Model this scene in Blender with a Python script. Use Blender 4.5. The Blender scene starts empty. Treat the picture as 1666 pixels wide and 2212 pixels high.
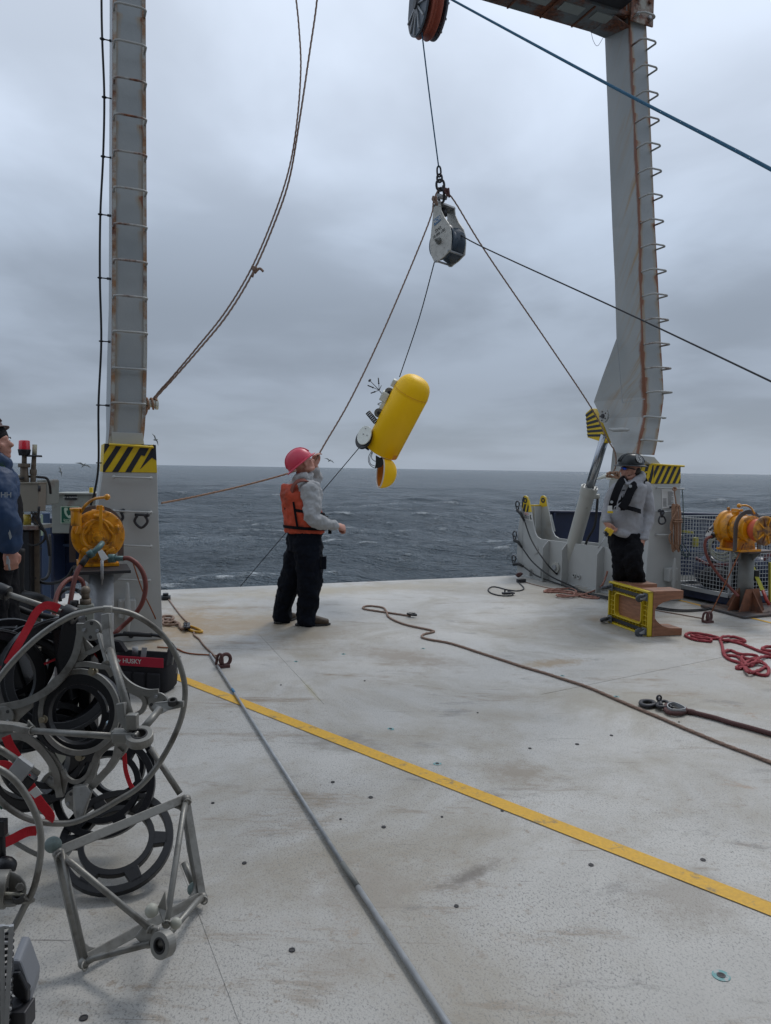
import bpy, bmesh, math, random
import numpy as np
from mathutils import Vector, Matrix, noise as mnoise
random.seed(7); np.random.seed(7)
S = bpy.context.scene
COL = S.collection
# ------------------------------------------------------------------ camera
FPX = 1642.0; CX, CY = 833.0, 1106.0; CAMH = 1.65
ROLL = math.atan(24/1528.0); PITCH = math.atan(94.3/1642.0)
cd = bpy.data.cameras.new('camera'); cam = bpy.data.objects.new('camera', cd); COL.objects.link(cam)
cd.sensor_fit = 'VERTICAL'; cd.sensor_height = 24.0; cd.lens = 24.0*FPX/2212.0
cd.clip_start = 0.05; cd.clip_end = 30000
cam.location = (0, 0, CAMH)
cam.matrix_world = Matrix.Translation((0, 0, CAMH)) @ Matrix.Rotation(math.pi/2-PITCH, 4, 'X') @ Matrix.Rotation(ROLL, 4, 'Z')
S.camera = cam
# ------------------------------------------------------------------ light
S.view_settings.view_transform = 'Standard'
try: S.view_settings.look = 'None'
except Exception: pass
S.view_settings.gamma = 1.0; S.view_settings.use_curve_mapping = False
S.view_settings.exposure = 0.0
SUN_EL, SUN_AZ = math.radians(52), math.radians(28)     # azimuth from +Y toward +X
sl = bpy.data.lights.new('sun', 'SUN'); sl.energy = 1.15; sl.angle = math.radians(14); sl.color = (1, .97, .93)
so = bpy.data.objects.new('sun', sl); COL.objects.link(so)
sd = Vector((math.cos(SUN_EL)*math.sin(SUN_AZ), math.cos(SUN_EL)*math.cos(SUN_AZ), math.sin(SUN_EL)))
so.rotation_euler = sd.to_track_quat('Z', 'Y').to_euler()
W = bpy.data.worlds.new('World'); S.world = W; W.use_nodes = True
nt = W.node_tree; nt.nodes.clear()
def nn(t, **k):
    n = nt.nodes.new(t)
    for a, b in k.items(): setattr(n, a, b)
    return n
def lk(a, b): nt.links.new(a, b)
def mth(op, a, b=None, c=None, clamp=False):
    n = nn('ShaderNodeMath', operation=op); n.use_clamp = clamp
    for i, v in enumerate((a, b, c)):
        if v is None: continue
        if isinstance(v, (int, float)): n.inputs[i].default_value = v
        else: lk(v, n.inputs[i])
    return n.outputs[0]
def ramp(fac, stops, interp='LINEAR'):
    n = nn('ShaderNodeValToRGB'); cr = n.color_ramp; cr.interpolation = interp
    while len(cr.elements) < len(stops): cr.elements.new(0.5)
    for e, (p, c) in zip(cr.elements, stops):
        e.position = p; e.color = (c[0], c[1], c[2], 1) if not isinstance(c, (int, float)) else (c, c, c, 1)
    lk(fac, n.inputs[0]); return n.outputs[0]
def noise(vec, scale, detail=4, rough=.5, dist=0.0):
    n = nn('ShaderNodeTexNoise'); n.inputs['Scale'].default_value = scale; n.inputs['Detail'].default_value = detail
    n.inputs['Roughness'].default_value = rough; n.inputs['Distortion'].default_value = dist
    if vec is not None: lk(vec, n.inputs['Vector'])
    return n.outputs['Fac']
def mixc(fac, a, b, mode='MIX'):
    n = nn('ShaderNodeMix', data_type='RGBA', blend_type=mode)
    for i, v in ((0, fac), (6, a), (7, b)):
        if isinstance(v, (int, float)): n.inputs[i].default_value = v
        elif isinstance(v, tuple): n.inputs[i].default_value = (v[0], v[1], v[2], 1)
        else: lk(v, n.inputs[i])
    return n.outputs[2]
def mapping(vec, scale=(1, 1, 1), loc=(0, 0, 0), rot=(0, 0, 0)):
    n = nn('ShaderNodeMapping'); n.inputs['Scale'].default_value = scale; n.inputs['Location'].default_value = loc; n.inputs['Rotation'].default_value = rot
    lk(vec, n.inputs['Vector']); return n.outputs[0]
def combine(x, y, z):
    n = nn('ShaderNodeCombineXYZ')
    for i, v in enumerate((x, y, z)):
        if isinstance(v, (int, float)): n.inputs[i].default_value = v
        else: lk(v, n.inputs[i])
    return n.outputs[0]
STR = 0.10
tc = nn('ShaderNodeTexCoord'); sep = nn('ShaderNodeSeparateXYZ'); lk(tc.outputs['Generated'], sep.inputs[0])
zz = mth('MAXIMUM', sep.outputs[2], 0.0)
den = mth('ADD', zz, 0.16)
px = mth('DIVIDE', sep.outputs[0], den); py = mth('DIVIDE', sep.outputs[1], den)
pv = combine(px, py, 0.0)
n1 = noise(mapping(pv, (1.0, .8, 1), (3.1, 1.7, 0)), .95, 5, .45, .3)
n2 = noise(mapping(pv, (1, .85, 1), (7.3, 2.2, 4)), 2.3, 5, .48, .3)
cl = mth('ADD', mth('MULTIPLY', n1, .72), mth('MULTIPLY', n2, .28))
cl = ramp(cl, [(.38, 0.0), (.62, 1.0)], 'EASE')
base = ramp(zz, [(0, (.34, .40, .485)), (.035, (.31, .365, .445)), (.10, (.30, .35, .43)), (.19, (.35, .41, .50)), (.28, (.47, .55, .67)), (.38, (.63, .72, .86)), (.52, (.73, .82, .96)), (1.0, (.66, .74, .86))])
amp = ramp(zz, [(0, .2), (.06, .55), (.2, .9), (.5, .8), (1, .6)])
vary = mth('MULTIPLY', mth('SUBTRACT', cl, .5), mth('MULTIPLY', amp, .42))
vary = mth('ADD', vary, 1.0)
vs = nn('ShaderNodeVectorMath', operation='SCALE'); lk(base, vs.inputs[0]); lk(vary, vs.inputs['Scale'])
vs2 = nn('ShaderNodeVectorMath', operation='SCALE'); lk(vs.outputs[0], vs2.inputs[0]); vs2.inputs['Scale'].default_value = 1.0/STR
sky = nn('ShaderNodeTexSky'); sky.sky_type = 'NISHITA'; sky.sun_disc = False; sky.sun_elevation = SUN_EL; sky.sun_rotation = SUN_AZ
mx = mixc(0.95, sky.outputs[0], vs2.outputs[0])
bg = nn('ShaderNodeBackground'); bg.inputs[1].default_value = STR; lk(mx, bg.inputs[0])
wo = nn('ShaderNodeOutputWorld'); lk(bg.outputs[0], wo.inputs[0])

# ------------------------------------------------------------------ placing
def ray(x, y):
    dx, dy = x-CX, y-CY; c, s = math.cos(ROLL), math.sin(ROLL)
    a = dx*c+dy*s; b = -dx*s+dy*c
    cp, sp = math.cos(PITCH), math.sin(PITCH); d = b/FPX
    return Vector((a/FPX, cp-sp*d, -sp-cp*d))
def D(x, y, z=0.0):
    r = ray(x, y); t = (z-CAMH)/r.z; return Vector((r.x*t, r.y*t, z))
def R(x, y, Y):
    r = ray(x, y); t = Y/r.y; return Vector((r.x*t, Y, CAMH+r.z*t))
def PL(x, y, p, n):
    r = ray(x, y); c = Vector((0, 0, CAMH)); t = (p-c).dot(n)/r.dot(n); return c+r*t
A = math.radians(23); U = Vector((math.cos(A), math.sin(A), 0)); V = Vector((-math.sin(A), math.cos(A), 0)); Z = Vector((0, 0, 1))

# ------------------------------------------------------------------ materials
MATS = {}
def mat(name, col, rough=.55, metal=0.0, bump=0.0, bscale=40, var=0.0, vscale=3.0, dirt=None, dscale=2.0, dlo=.5, dhi=.75, spec=.5, rust=0.0, alpha=None, coat=0.0, vec='Object', stretch=(1, 1, 1), build=None):
    global nt
    if name in MATS: return MATS[name]
    m = bpy.data.materials.new(name); m.use_nodes = True; MATS[name] = m
    nt = m.node_tree; b = nt.nodes['Principled BSDF']
    tcn = nn('ShaderNodeTexCoord'); v = mapping(tcn.outputs[vec], stretch)
    c = (col[0], col[1], col[2])
    cur = None
    if build: cur = build(v, tcn, b)
    if var > 0:
        f = noise(v, vscale, 5, .6); f = ramp(f, [(.3, 1-var), (.7, 1+var)])
        cur = mixc(1.0, cur if cur is not None else c, f, 'MULTIPLY')
    if dirt:
        f = ramp(noise(v, dscale, 7, .65), [(dlo, 0.0), (dhi, 1.0)])
        cur = mixc(f, cur if cur is not None else c, dirt)
    if rust > 0:
        f = ramp(noise(v, 2.3, 8, .72), [(1-rust-.06, 0.0), (1-rust+.06, 1.0)])
        rc = ramp(noise(v, 30, 4), [(.3, (.05, .018, .012)), (.7, (.22, .075, .028))])
        cur = mixc(f, cur if cur is not None else c, rc)
    if cur is None: b.inputs['Base Color'].default_value = (*c, 1)
    else: lk(cur, b.inputs['Base Color'])
    b.inputs['Roughness'].default_value = rough; b.inputs['Metallic'].default_value = metal
    b.inputs['Specular IOR Level'].default_value = spec
    if coat: b.inputs['Coat Weight'].default_value = coat
    if bump > 0:
        bn = nn('ShaderNodeBump'); bn.inputs['Strength'].default_value = min(1, bump); bn.inputs['Distance'].default_value = .004
        lk(noise(v, bscale, 5, .6), bn.inputs['Height']); lk(bn.outputs[0], b.inputs['Normal'])
    return m

def deck_build(v, tcn, b):
    big = noise(v, .55, 8, .62, .4)
    c = mixc(ramp(big, [(.38, 0.0), (.62, 1.0)]), (.495, .480, .448), (.385, .372, .345))
    st = ramp(noise(mapping(v, (1, 1, 1), (5, 9, 1)), .8, 10, .72, .5), [(.46, 0.0), (.56, .5), (.68, .95)])
    c = mixc(st, c, (.30, .265, .205))
    st2 = ramp(noise(mapping(v, (.45, 1.5, 1), (15, 3, 1), (0, 0, .4)), 1.5, 12, .76, .3), [(.55, 0.0), (.66, .9)])
    c = mixc(st2, c, (.22, .165, .105))
    dk = ramp(noise(mapping(v, (.7, 1.5, 1), (2, 8, 5), (0, 0, .9)), 2.2, 10, .74, .4), [(.58, 0.0), (.70, .85)])
    c = mixc(dk, c, (.165, .155, .14))
    rs = mth('MULTIPLY', ramp(noise(mapping(v, (1, 1, 1), (21, 4, 5)), 3.2, 10, .75, .3), [(.60, 0.0), (.70, .8)]), ramp(noise(v, .6, 3), [(.45, 0.0), (.6, 1.0)]))
    c = mixc(rs, c, (.30, .17, .08))
    tl = mth('MULTIPLY', ramp(noise(mapping(v, (1, 1, 1), (30, 7, 1)), 4.0, 6, .7), [(.68, 0.0), (.74, .75)]), ramp(noise(v, 1.1, 3), [(.48, 0.0), (.58, 1.0)]))
    c = mixc(tl, c, (.15, .36, .36))
    zone = ramp(noise(mapping(v, (1, 1, 1), (8, 2, 1)), 1.1, 6, .6), [(.3, .35), (.68, 1.0)])
    sp = ramp(noise(mapping(v, (1.5, .8, 1), (0, 0, 0), (0, 0, .4)), 85, 4, .62), [(.54, 0.0), (.63, .85)])
    c = mixc(mth('MULTIPLY', sp, zone), c, (.16, .163, .16))
    sp3 = ramp(noise(mapping(v, (1, 1.4, 1), (7, 7, 0), (0, 0, 1.2)), 130, 3, .6), [(.56, 0.0), (.66, .8)])
    c = mixc(mth('MULTIPLY', sp3, zone), c, (.13, .13, .13))
    sp2 = ramp(noise(mapping(v, (1, 1, 1), (3, 0, 0)), 20, 7, .72), [(.655, 0.0), (.70, .95)])
    c = mixc(sp2, c, (.10, .09, .08))
    sc = ramp(noise(mapping(v, (.35, 9, 1), (0, 0, 0), (0, 0, -.7)), 3.2, 4, .5), [(.70, 0.0), (.725, .75)])
    c = mixc(sc, c, (.17, .14, .11))
    sc = ramp(noise(mapping(v, (.5, 14, 1), (5, 0, 0), (0, 0, .45)), 2.6, 4, .5), [(.71, 0.0), (.73, .7)])
    c = mixc(sc, c, (.13, .12, .11))
    fk = mth('MULTIPLY', ramp(noise(mapping(v, (1, 1, 1), (11, 2, 9)), 11, 10, .78, .2), [(.57, 0.0), (.64, .75)]), ramp(noise(mapping(v, (1, 1, 1), (1, 6, 3)), .7, 5, .6), [(.38, .15), (.62, 1.0)]))
    c = mixc(fk, c, (.24, .19, .14))
    for (x0, y0, x1, y1, w, col, am) in ((945, 1925, 1075, 1860, .04, (.13, .11, .09), .8), (1085, 1690, 1150, 1650, .16, (.24, .20, .15), .8), (420, 1370, 640, 1330, .45, (.31, .235, .145), .9), (600, 1390, 760, 1350, .30, (.25, .215, .165), .85), (760, 1400, 1000, 1440, .25, (.24, .20, .155), .8), (655, 1470, 690, 1515, .02, (.34, .30, .18), .6), (840, 1620, 640, 1590, .14, (.20, .18, .15), .7), (352, 1400, 440, 1310, .4, (.32, .225, .12), .9), (690, 2050, 760, 2140, .16, (.30, .26, .21), .35), (1560, 1900, 1400, 1990, .2, (.25, .22, .18), .6), (400, 1290, 1000, 1262, .35, (.36, .31, .22), .75), (1180, 1500, 1500, 1530, .35, (.30, .27, .21), .7), (880, 1180+700, 700, 1960, .2, (.27, .235, .19), .6), (1120, 1440, 1260, 1425, .12, (.30, .22, .13), .9), (1270, 1330, 1330, 1345, .2, (.30, .22, .14), .7)):
        a_, b_ = D(x0, y0), D(x1, y1); cc = (a_+b_)/2; d_ = b_-a_
        mp = nn('ShaderNodeMapping'); mp.vector_type = 'TEXTURE'; mp.inputs['Location'].default_value = (cc.x, cc.y, 0); mp.inputs['Rotation'].default_value = (0, 0, math.atan2(d_.y, d_.x)); mp.inputs['Scale'].default_value = (d_.length*.62, w*1.3, 1)
        lk(tcn.outputs['Object'], mp.inputs[0]); vl = nn('ShaderNodeVectorMath', operation='LENGTH'); lk(mp.outputs[0], vl.inputs[0])
        m1 = mth('ADD', mth('SUBTRACT', 1.0, vl.outputs['Value']), mth('MULTIPLY', mth('SUBTRACT', noise(v, 7.0/max(.3, w*4), 9, .78), .5), 2.6))
        c = mixc(mth('MULTIPLY', ramp(m1, [(.0, 0.0), (.75, 1.0)]), am), c, col)
    lk(ramp(noise(v, 3.0, 6), [(.3, .42), (.7, .62)]), b.inputs['Roughness'])
    bn = nn('ShaderNodeBump'); bn.inputs['Strength'].default_value = .6; bn.inputs['Distance'].default_value = .003
    lk(noise(v, 150, 4, .7), bn.inputs['Height']); lk(bn.outputs[0], b.inputs['Normal'])
    return c
M_DECK = mat('deck_paint', (.45, .45, .45), build=deck_build)
def yline_build(v, tcn, b):
    c = mixc(ramp(noise(v, 60, 5, .7), [(.35, 0.0), (.7, 1.0)]), (.70, .39, .012), (.55, .30, .015))
    c = mixc(ramp(noise(v, 9, 9, .75), [(.55, 0.0), (.64, .8)]), c, (.20, .15, .08))
    c = mixc(ramp(noise(mapping(v, (1, 1, 1), (4, 4, 0)), 14, 9, .8), [(.62, 0.0), (.66, .95)]), c, (.40, .40, .38))
    return c
M_YLINE = mat('yellow_line_paint', (.6, .4, .04), rough=.6, build=yline_build)
M_PAINT = mat('pale_grey_paint', (.42, .428, .415), rough=.42, bump=.25, bscale=14, var=.06, vscale=2, dirt=(.30, .25, .19), dscale=1.6, dlo=.62, dhi=.8)
M_PAINTD = mat('worn_grey_paint', (.36, .37, .36), rough=.5, bump=.3, bscale=14, var=.08, vscale=2, dirt=(.27, .20, .13), dscale=2.2, dlo=.56, dhi=.74)
M_LEGSIDE = mat('leg_paint', (.30, .325, .335), rough=.48, bump=.25, bscale=10, var=.07, vscale=2)
M_RUNG = mat('rung_paint', (.36, .36, .34), rough=.55, rust=.42)
M_BLACK = mat('black_plastic', (.008, .009, .012), rough=.42, bump=.15, bscale=60)
M_RUBBER = mat('black_rubber', (.015, .015, .016), rough=.6)
M_STEELD = mat('dark_steel', (.05, .05, .055), rough=.5, metal=.6, bump=.3)
M_GALV = mat('galvanised_steel', (.33, .34, .35), rough=.48, metal=.35, bump=.2, bscale=25, var=.18, vscale=14)
M_ALU = mat('dull_aluminium', (.26, .255, .235), rough=.46, metal=.45, bump=.25, bscale=50, var=.16, vscale=9, dirt=(.12, .11, .095), dscale=9, dlo=.48, dhi=.68)
M_CHROME = mat('chromed_rod', (.33, .35, .38), rough=.22, metal=1.0)
M_CYL = mat('cylinder_paint', (.42, .42, .385), rough=.42, dirt=(.16, .12, .08), dscale=9, dlo=.66, dhi=.78)
M_WINCH = mat('winch_yellow', (.70, .28, .0), rough=.36, bump=.25, bscale=22, var=.08, vscale=6, dirt=(.20, .08, .015), dscale=11, dlo=.50, dhi=.68, coat=.2)
M_HOSE = mat('red_hose', (.17, .045, .035), rough=.55, var=.2, vscale=10)
M_BRASS = mat('green_fitting', (.07, .13, .13), rough=.5, metal=.3, bump=.4)
M_RUSTP = mat('rusty_plate', (.18, .07, .035), rough=.75, var=.35, vscale=8, bump=.5, dirt=(.07, .06, .055), dscale=5)
M_POSTG = mat('post_grey', (.17, .175, .165), rough=.55, metal=.2, var=.25, vscale=5, dirt=(.25, .15, .10), dscale=4, dlo=.6, dhi=.8)
M_BASEP = mat('base_plate', (.06, .055, .055), rough=.5, metal=.2, dirt=(.20, .11, .07), dscale=4, dlo=.45, dhi=.7)
M_FLOAT = mat('float_yellow', (1.0, .58, .0), rough=.5, bump=.06, bscale=5, var=.03, spec=.35)
M_FLOATIN = mat('float_inside', (.62, .22, .015), rough=.6)
M_WHITEP = mat('white_plastic', (.68, .70, .64), rough=.45, var=.05)
M_NAVY = mat('navy_hull', (.012, .022, .06), rough=.4, bump=.15, bscale=5, var=.15)
M_BLUEP = mat('blue_post', (.055, .09, .17), rough=.5, var=.2, bump=.2)
M_BOXG = mat('box_grey', (.27, .28, .25), rough=.5, var=.08, vscale=3, dirt=(.16, .09, .075), dscale=3.2, dlo=.5, dhi=.62)
M_BOXB = mat('box_beige', (.25, .225, .18), rough=.5, var=.08)
M_BRONZE = mat('weathered_pipe', (.16, .13, .10), rough=.55, metal=.4, var=.3, vscale=14, bump=.4)
M_REDL = mat('red_lens', (.62, .012, .03), rough=.2, coat=.5)
M_PLY = mat('plywood', (.26, .115, .06), rough=.6, bump=.3, bscale=8, stretch=(1, 1, 7), var=.3, vscale=7)
M_PLYE = mat('plywood_edge', (.20, .105, .07), rough=.65, stretch=(1, 1, 1), var=.25, vscale=25)
M_DOLLY = mat('dolly_yellow', (.58, .43, .02), rough=.4, var=.06, vscale=6, dirt=(.25, .18, .05), dscale=14, dlo=.62, dhi=.8)
M_CAST = mat('castor_rubber', (.06, .065, .075), rough=.6)
M_CASTG = mat('castor_grey', (.14, .15, .16), rough=.5, metal=.4)
M_SIGNW = mat('sign_white', (.62, .62, .60), rough=.5)
M_SIGNR = mat('sign_red', (.45, .03, .03), rough=.5)
M_SIGNK = mat('sign_black', (.01, .01, .012), rough=.5)
M_SIGNG = mat('sign_green', (.008, .09, .05), rough=.45)
M_SIGNP = mat('sign_pale', (.45, .55, .42), rough=.5)
M_HUSKY = mat('bag_red', (.40, .01, .035), rough=.7)
M_BAG = mat('bag_fabric', (.014, .014, .018), rough=.85, bump=.5, bscale=120)
M_STRAP = mat('red_webbing', (.55, .008, .02), rough=.65, bump=.4, bscale=150)
M_SKIN = mat('skin', (.50, .235, .17), rough=.5, var=.12, vscale=14)
M_SKIN2 = mat('bearded_skin', (.46, .23, .165), rough=.5, var=.12, vscale=14)
M_STUB = mat('beard_stubble', (.17, .095, .07), rough=.8)
M_HAIR = mat('dark_hair', (.03, .02, .015), rough=.7)
M_HOOD = mat('grey_hoodie', (.38, .385, .39), rough=.95, bump=.6, bscale=90, var=.08, vscale=12)
M_HOOD2 = mat('grey_sweatshirt', (.31, .31, .325), rough=.95, bump=.6, bscale=90, var=.08, vscale=12)
M_OVER = mat('navy_overalls', (.004, .006, .012), rough=.9, spec=.2, bump=.6, bscale=60, var=.2, vscale=6)
M_JEANS = mat('black_trousers', (.005, .005, .007), rough=.9, spec=.2, bump=.6, bscale=60, var=.25, vscale=5)
M_VEST = mat('orange_vest', (.50, .065, .025), rough=.75, bump=.5, bscale=30, var=.15, vscale=6, dirt=(.2, .04, .02), dscale=7)
M_VESTK = mat('black_webbing', (.006, .006, .008), rough=.9, spec=.2)
M_PINKH = mat('pink_helmet', (.62, .055, .10), rough=.4, var=.06, dirt=(.35, .05, .06), dscale=14, dlo=.6, dhi=.75)
M_BLKH = mat('black_helmet', (.014, .018, .02), rough=.35)
M_BRNH = mat('brown_helmet', (.10, .055, .05), rough=.5, var=.2)
M_BEAN = mat('black_beanie', (.009, .009, .012), rough=.95, bump=.8, bscale=90)
M_JACK = mat('navy_jacket', (.007, .035, .10), rough=.55, bump=.4, bscale=20, var=.15)
M_HIVIS = mat('hivis_lime', (.55, .80, .02), rough=.6)
M_REFL = mat('reflective_grey', (.33, .35, .36), rough=.5)
M_BOOT = mat('brown_boots', (.055, .035, .02), rough=.65, bump=.5, var=.4, vscale=30)
M_BLUEL = mat('blue_lens', (.02, .08, .55), rough=.08, metal=.8)
def rope_mat(name, col, sc=160):
    def bld(v, tcn, b):
        c = mixc(ramp(noise(v, sc, 3, .6), [(.35, 0.0), (.65, 1.0)]), tuple(q*.6 for q in col), tuple(min(1, q*1.3) for q in col))
        bn = nn('ShaderNodeBump'); bn.inputs['Strength'].default_value = .8; bn.inputs['Distance'].default_value = .004
        lk(noise(v, sc*.6, 3), bn.inputs['Height']); lk(bn.outputs[0], b.inputs['Normal'])
        return c
    return mat(name, col, rough=.85, build=bld)
M_RBROWN = rope_mat('brown_rope', (.25, .165, .125))
M_RTAN = rope_mat('tan_rope', (.33, .19, .12))
M_RPINK = rope_mat('faded_pink_rope', (.33, .16, .12))
M_RRED = rope_mat('red_rope', (.30, .04, .05))
M_RBLUE = rope_mat('blue_rope', (.035, .13, .22))
M_RDARK = rope_mat('dark_line', (.035, .037, .042))
M_RMAR = rope_mat('maroon_rope', (.10, .045, .042))
M_RORNG = rope_mat('orange_line', (.26, .085, .03))
M_RGRN = rope_mat('green_line', (.05, .085, .075))

# painted leg faces: rust creeping in from the edges, read along the strip (UV: x across 0..1, y metres)
LZ0 = PL(280, 872, D(351, 1381)+V*.09, V).z
def legface_build(strength, streak, sc):
    def f(v, tcn, b):
        uv = tcn.outputs['UV']; s = nn('ShaderNodeSeparateXYZ'); lk(uv, s.inputs[0])
        e1 = mth('ABSOLUTE', mth('SUBTRACT', s.outputs[0], .5))
        nz = noise(mapping(uv, (6, 1.3, 1)), 1.2, 8, .7)
        nl = noise(mapping(uv, (.5, 1.0, 1)), .7, 3)
        e = mth('ADD', mth('MULTIPLY', e1, 2.0), mth('ADD', mth('MULTIPLY', mth('SUBTRACT', nz, .5), .75), mth('MULTIPLY', mth('SUBTRACT', nl, .5), strength)))
        fr_ = mth('FRACT', mth('DIVIDE', mth('SUBTRACT', s.outputs[1], LZ0-.317*10), .317))
        hot = mth('MULTIPLY', ramp(fr_, [(.55, 0.0), (.93, 1.0), (1.0, .7)]), ramp(noise(mapping(uv, (.1, .8, 1)), 2.0, 2), [(.42, 0.0), (.6, 1.0)]))
        e = mth('ADD', e, mth('MULTIPLY', hot, .30))
        c = mixc(ramp(noise(v, 1.5, 4), [(.3, 0.0), (.7, 1.0)]), (.28, .305, .315), (.37, .385, .385))
        c = mixc(ramp(e, [(.62, 0.0), (.86, .7)]), c, (.34, .25, .15))
        c = mixc(ramp(e, [(.90, 0.0), (.99, .95)]), c, (.24, .085, .04))
        c = mixc(ramp(mth('ADD', e, mth('MULTIPLY', mth('SUBTRACT', noise(uv, 9, 6, .7), .5), .8)), [(1.08, 0.0), (1.2, 1.0)]), c, (.07, .025, .02))
        return c
    return f
M_FACEL = mat('rusty_leg_face', (.3, .3, .3), rough=.55, bump=.3, bscale=20, build=legface_build(.9, 0, 1))
def streak_build(v, tcn, b):
    uv = tcn.outputs['UV']                       # x 0 = aft edge .. 1 = rusty corner, y metres
    s = nn('ShaderNodeSeparateXYZ'); lk(uv, s.inputs[0])
    # streaks blown down and aft from the corner: constant along a diagonal
    dg = mth('ADD', s.outputs[1], mth('MULTIPLY', mth('SUBTRACT', 1.0, s.outputs[0]), .75))
    st = noise(combine(mth('MULTIPLY', dg, 1.0), mth('MULTIPLY', s.outputs[0], .12), 0.0), 6.0, 6, .7)
    zone = noise(combine(dg, 0.0, 3.0), .9, 3)
    near = ramp(s.outputs[0], [(.15, .15), (.95, 1.0)])
    c = mixc(ramp(noise(v, 1.5, 4), [(.3, 0.0), (.7, 1.0)]), (.32, .34, .34), (.39, .405, .40))
    f = mth('MULTIPLY', mth('MULTIPLY', ramp(st, [(.50, 0.0), (.66, 1.0)]), near), ramp(zone, [(.40, .25), (.54, 1.0)]))
    c = mixc(f, c, (.36, .24, .12))
    c = mixc(ramp(mth('ADD', s.outputs[0], mth('MULTIPLY', mth('SUBTRACT', noise(mapping(uv, (2, 1.5, 1)), 1.5, 7, .7), .5), .16)), [(.90, 0.0), (.955, 1.0)]), c, (.20, .075, .035))
    return c
M_STREAK = mat('streaked_leg_side', (.3, .3, .3), rough=.5, bump=.3, bscale=14, build=streak_build)

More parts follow.
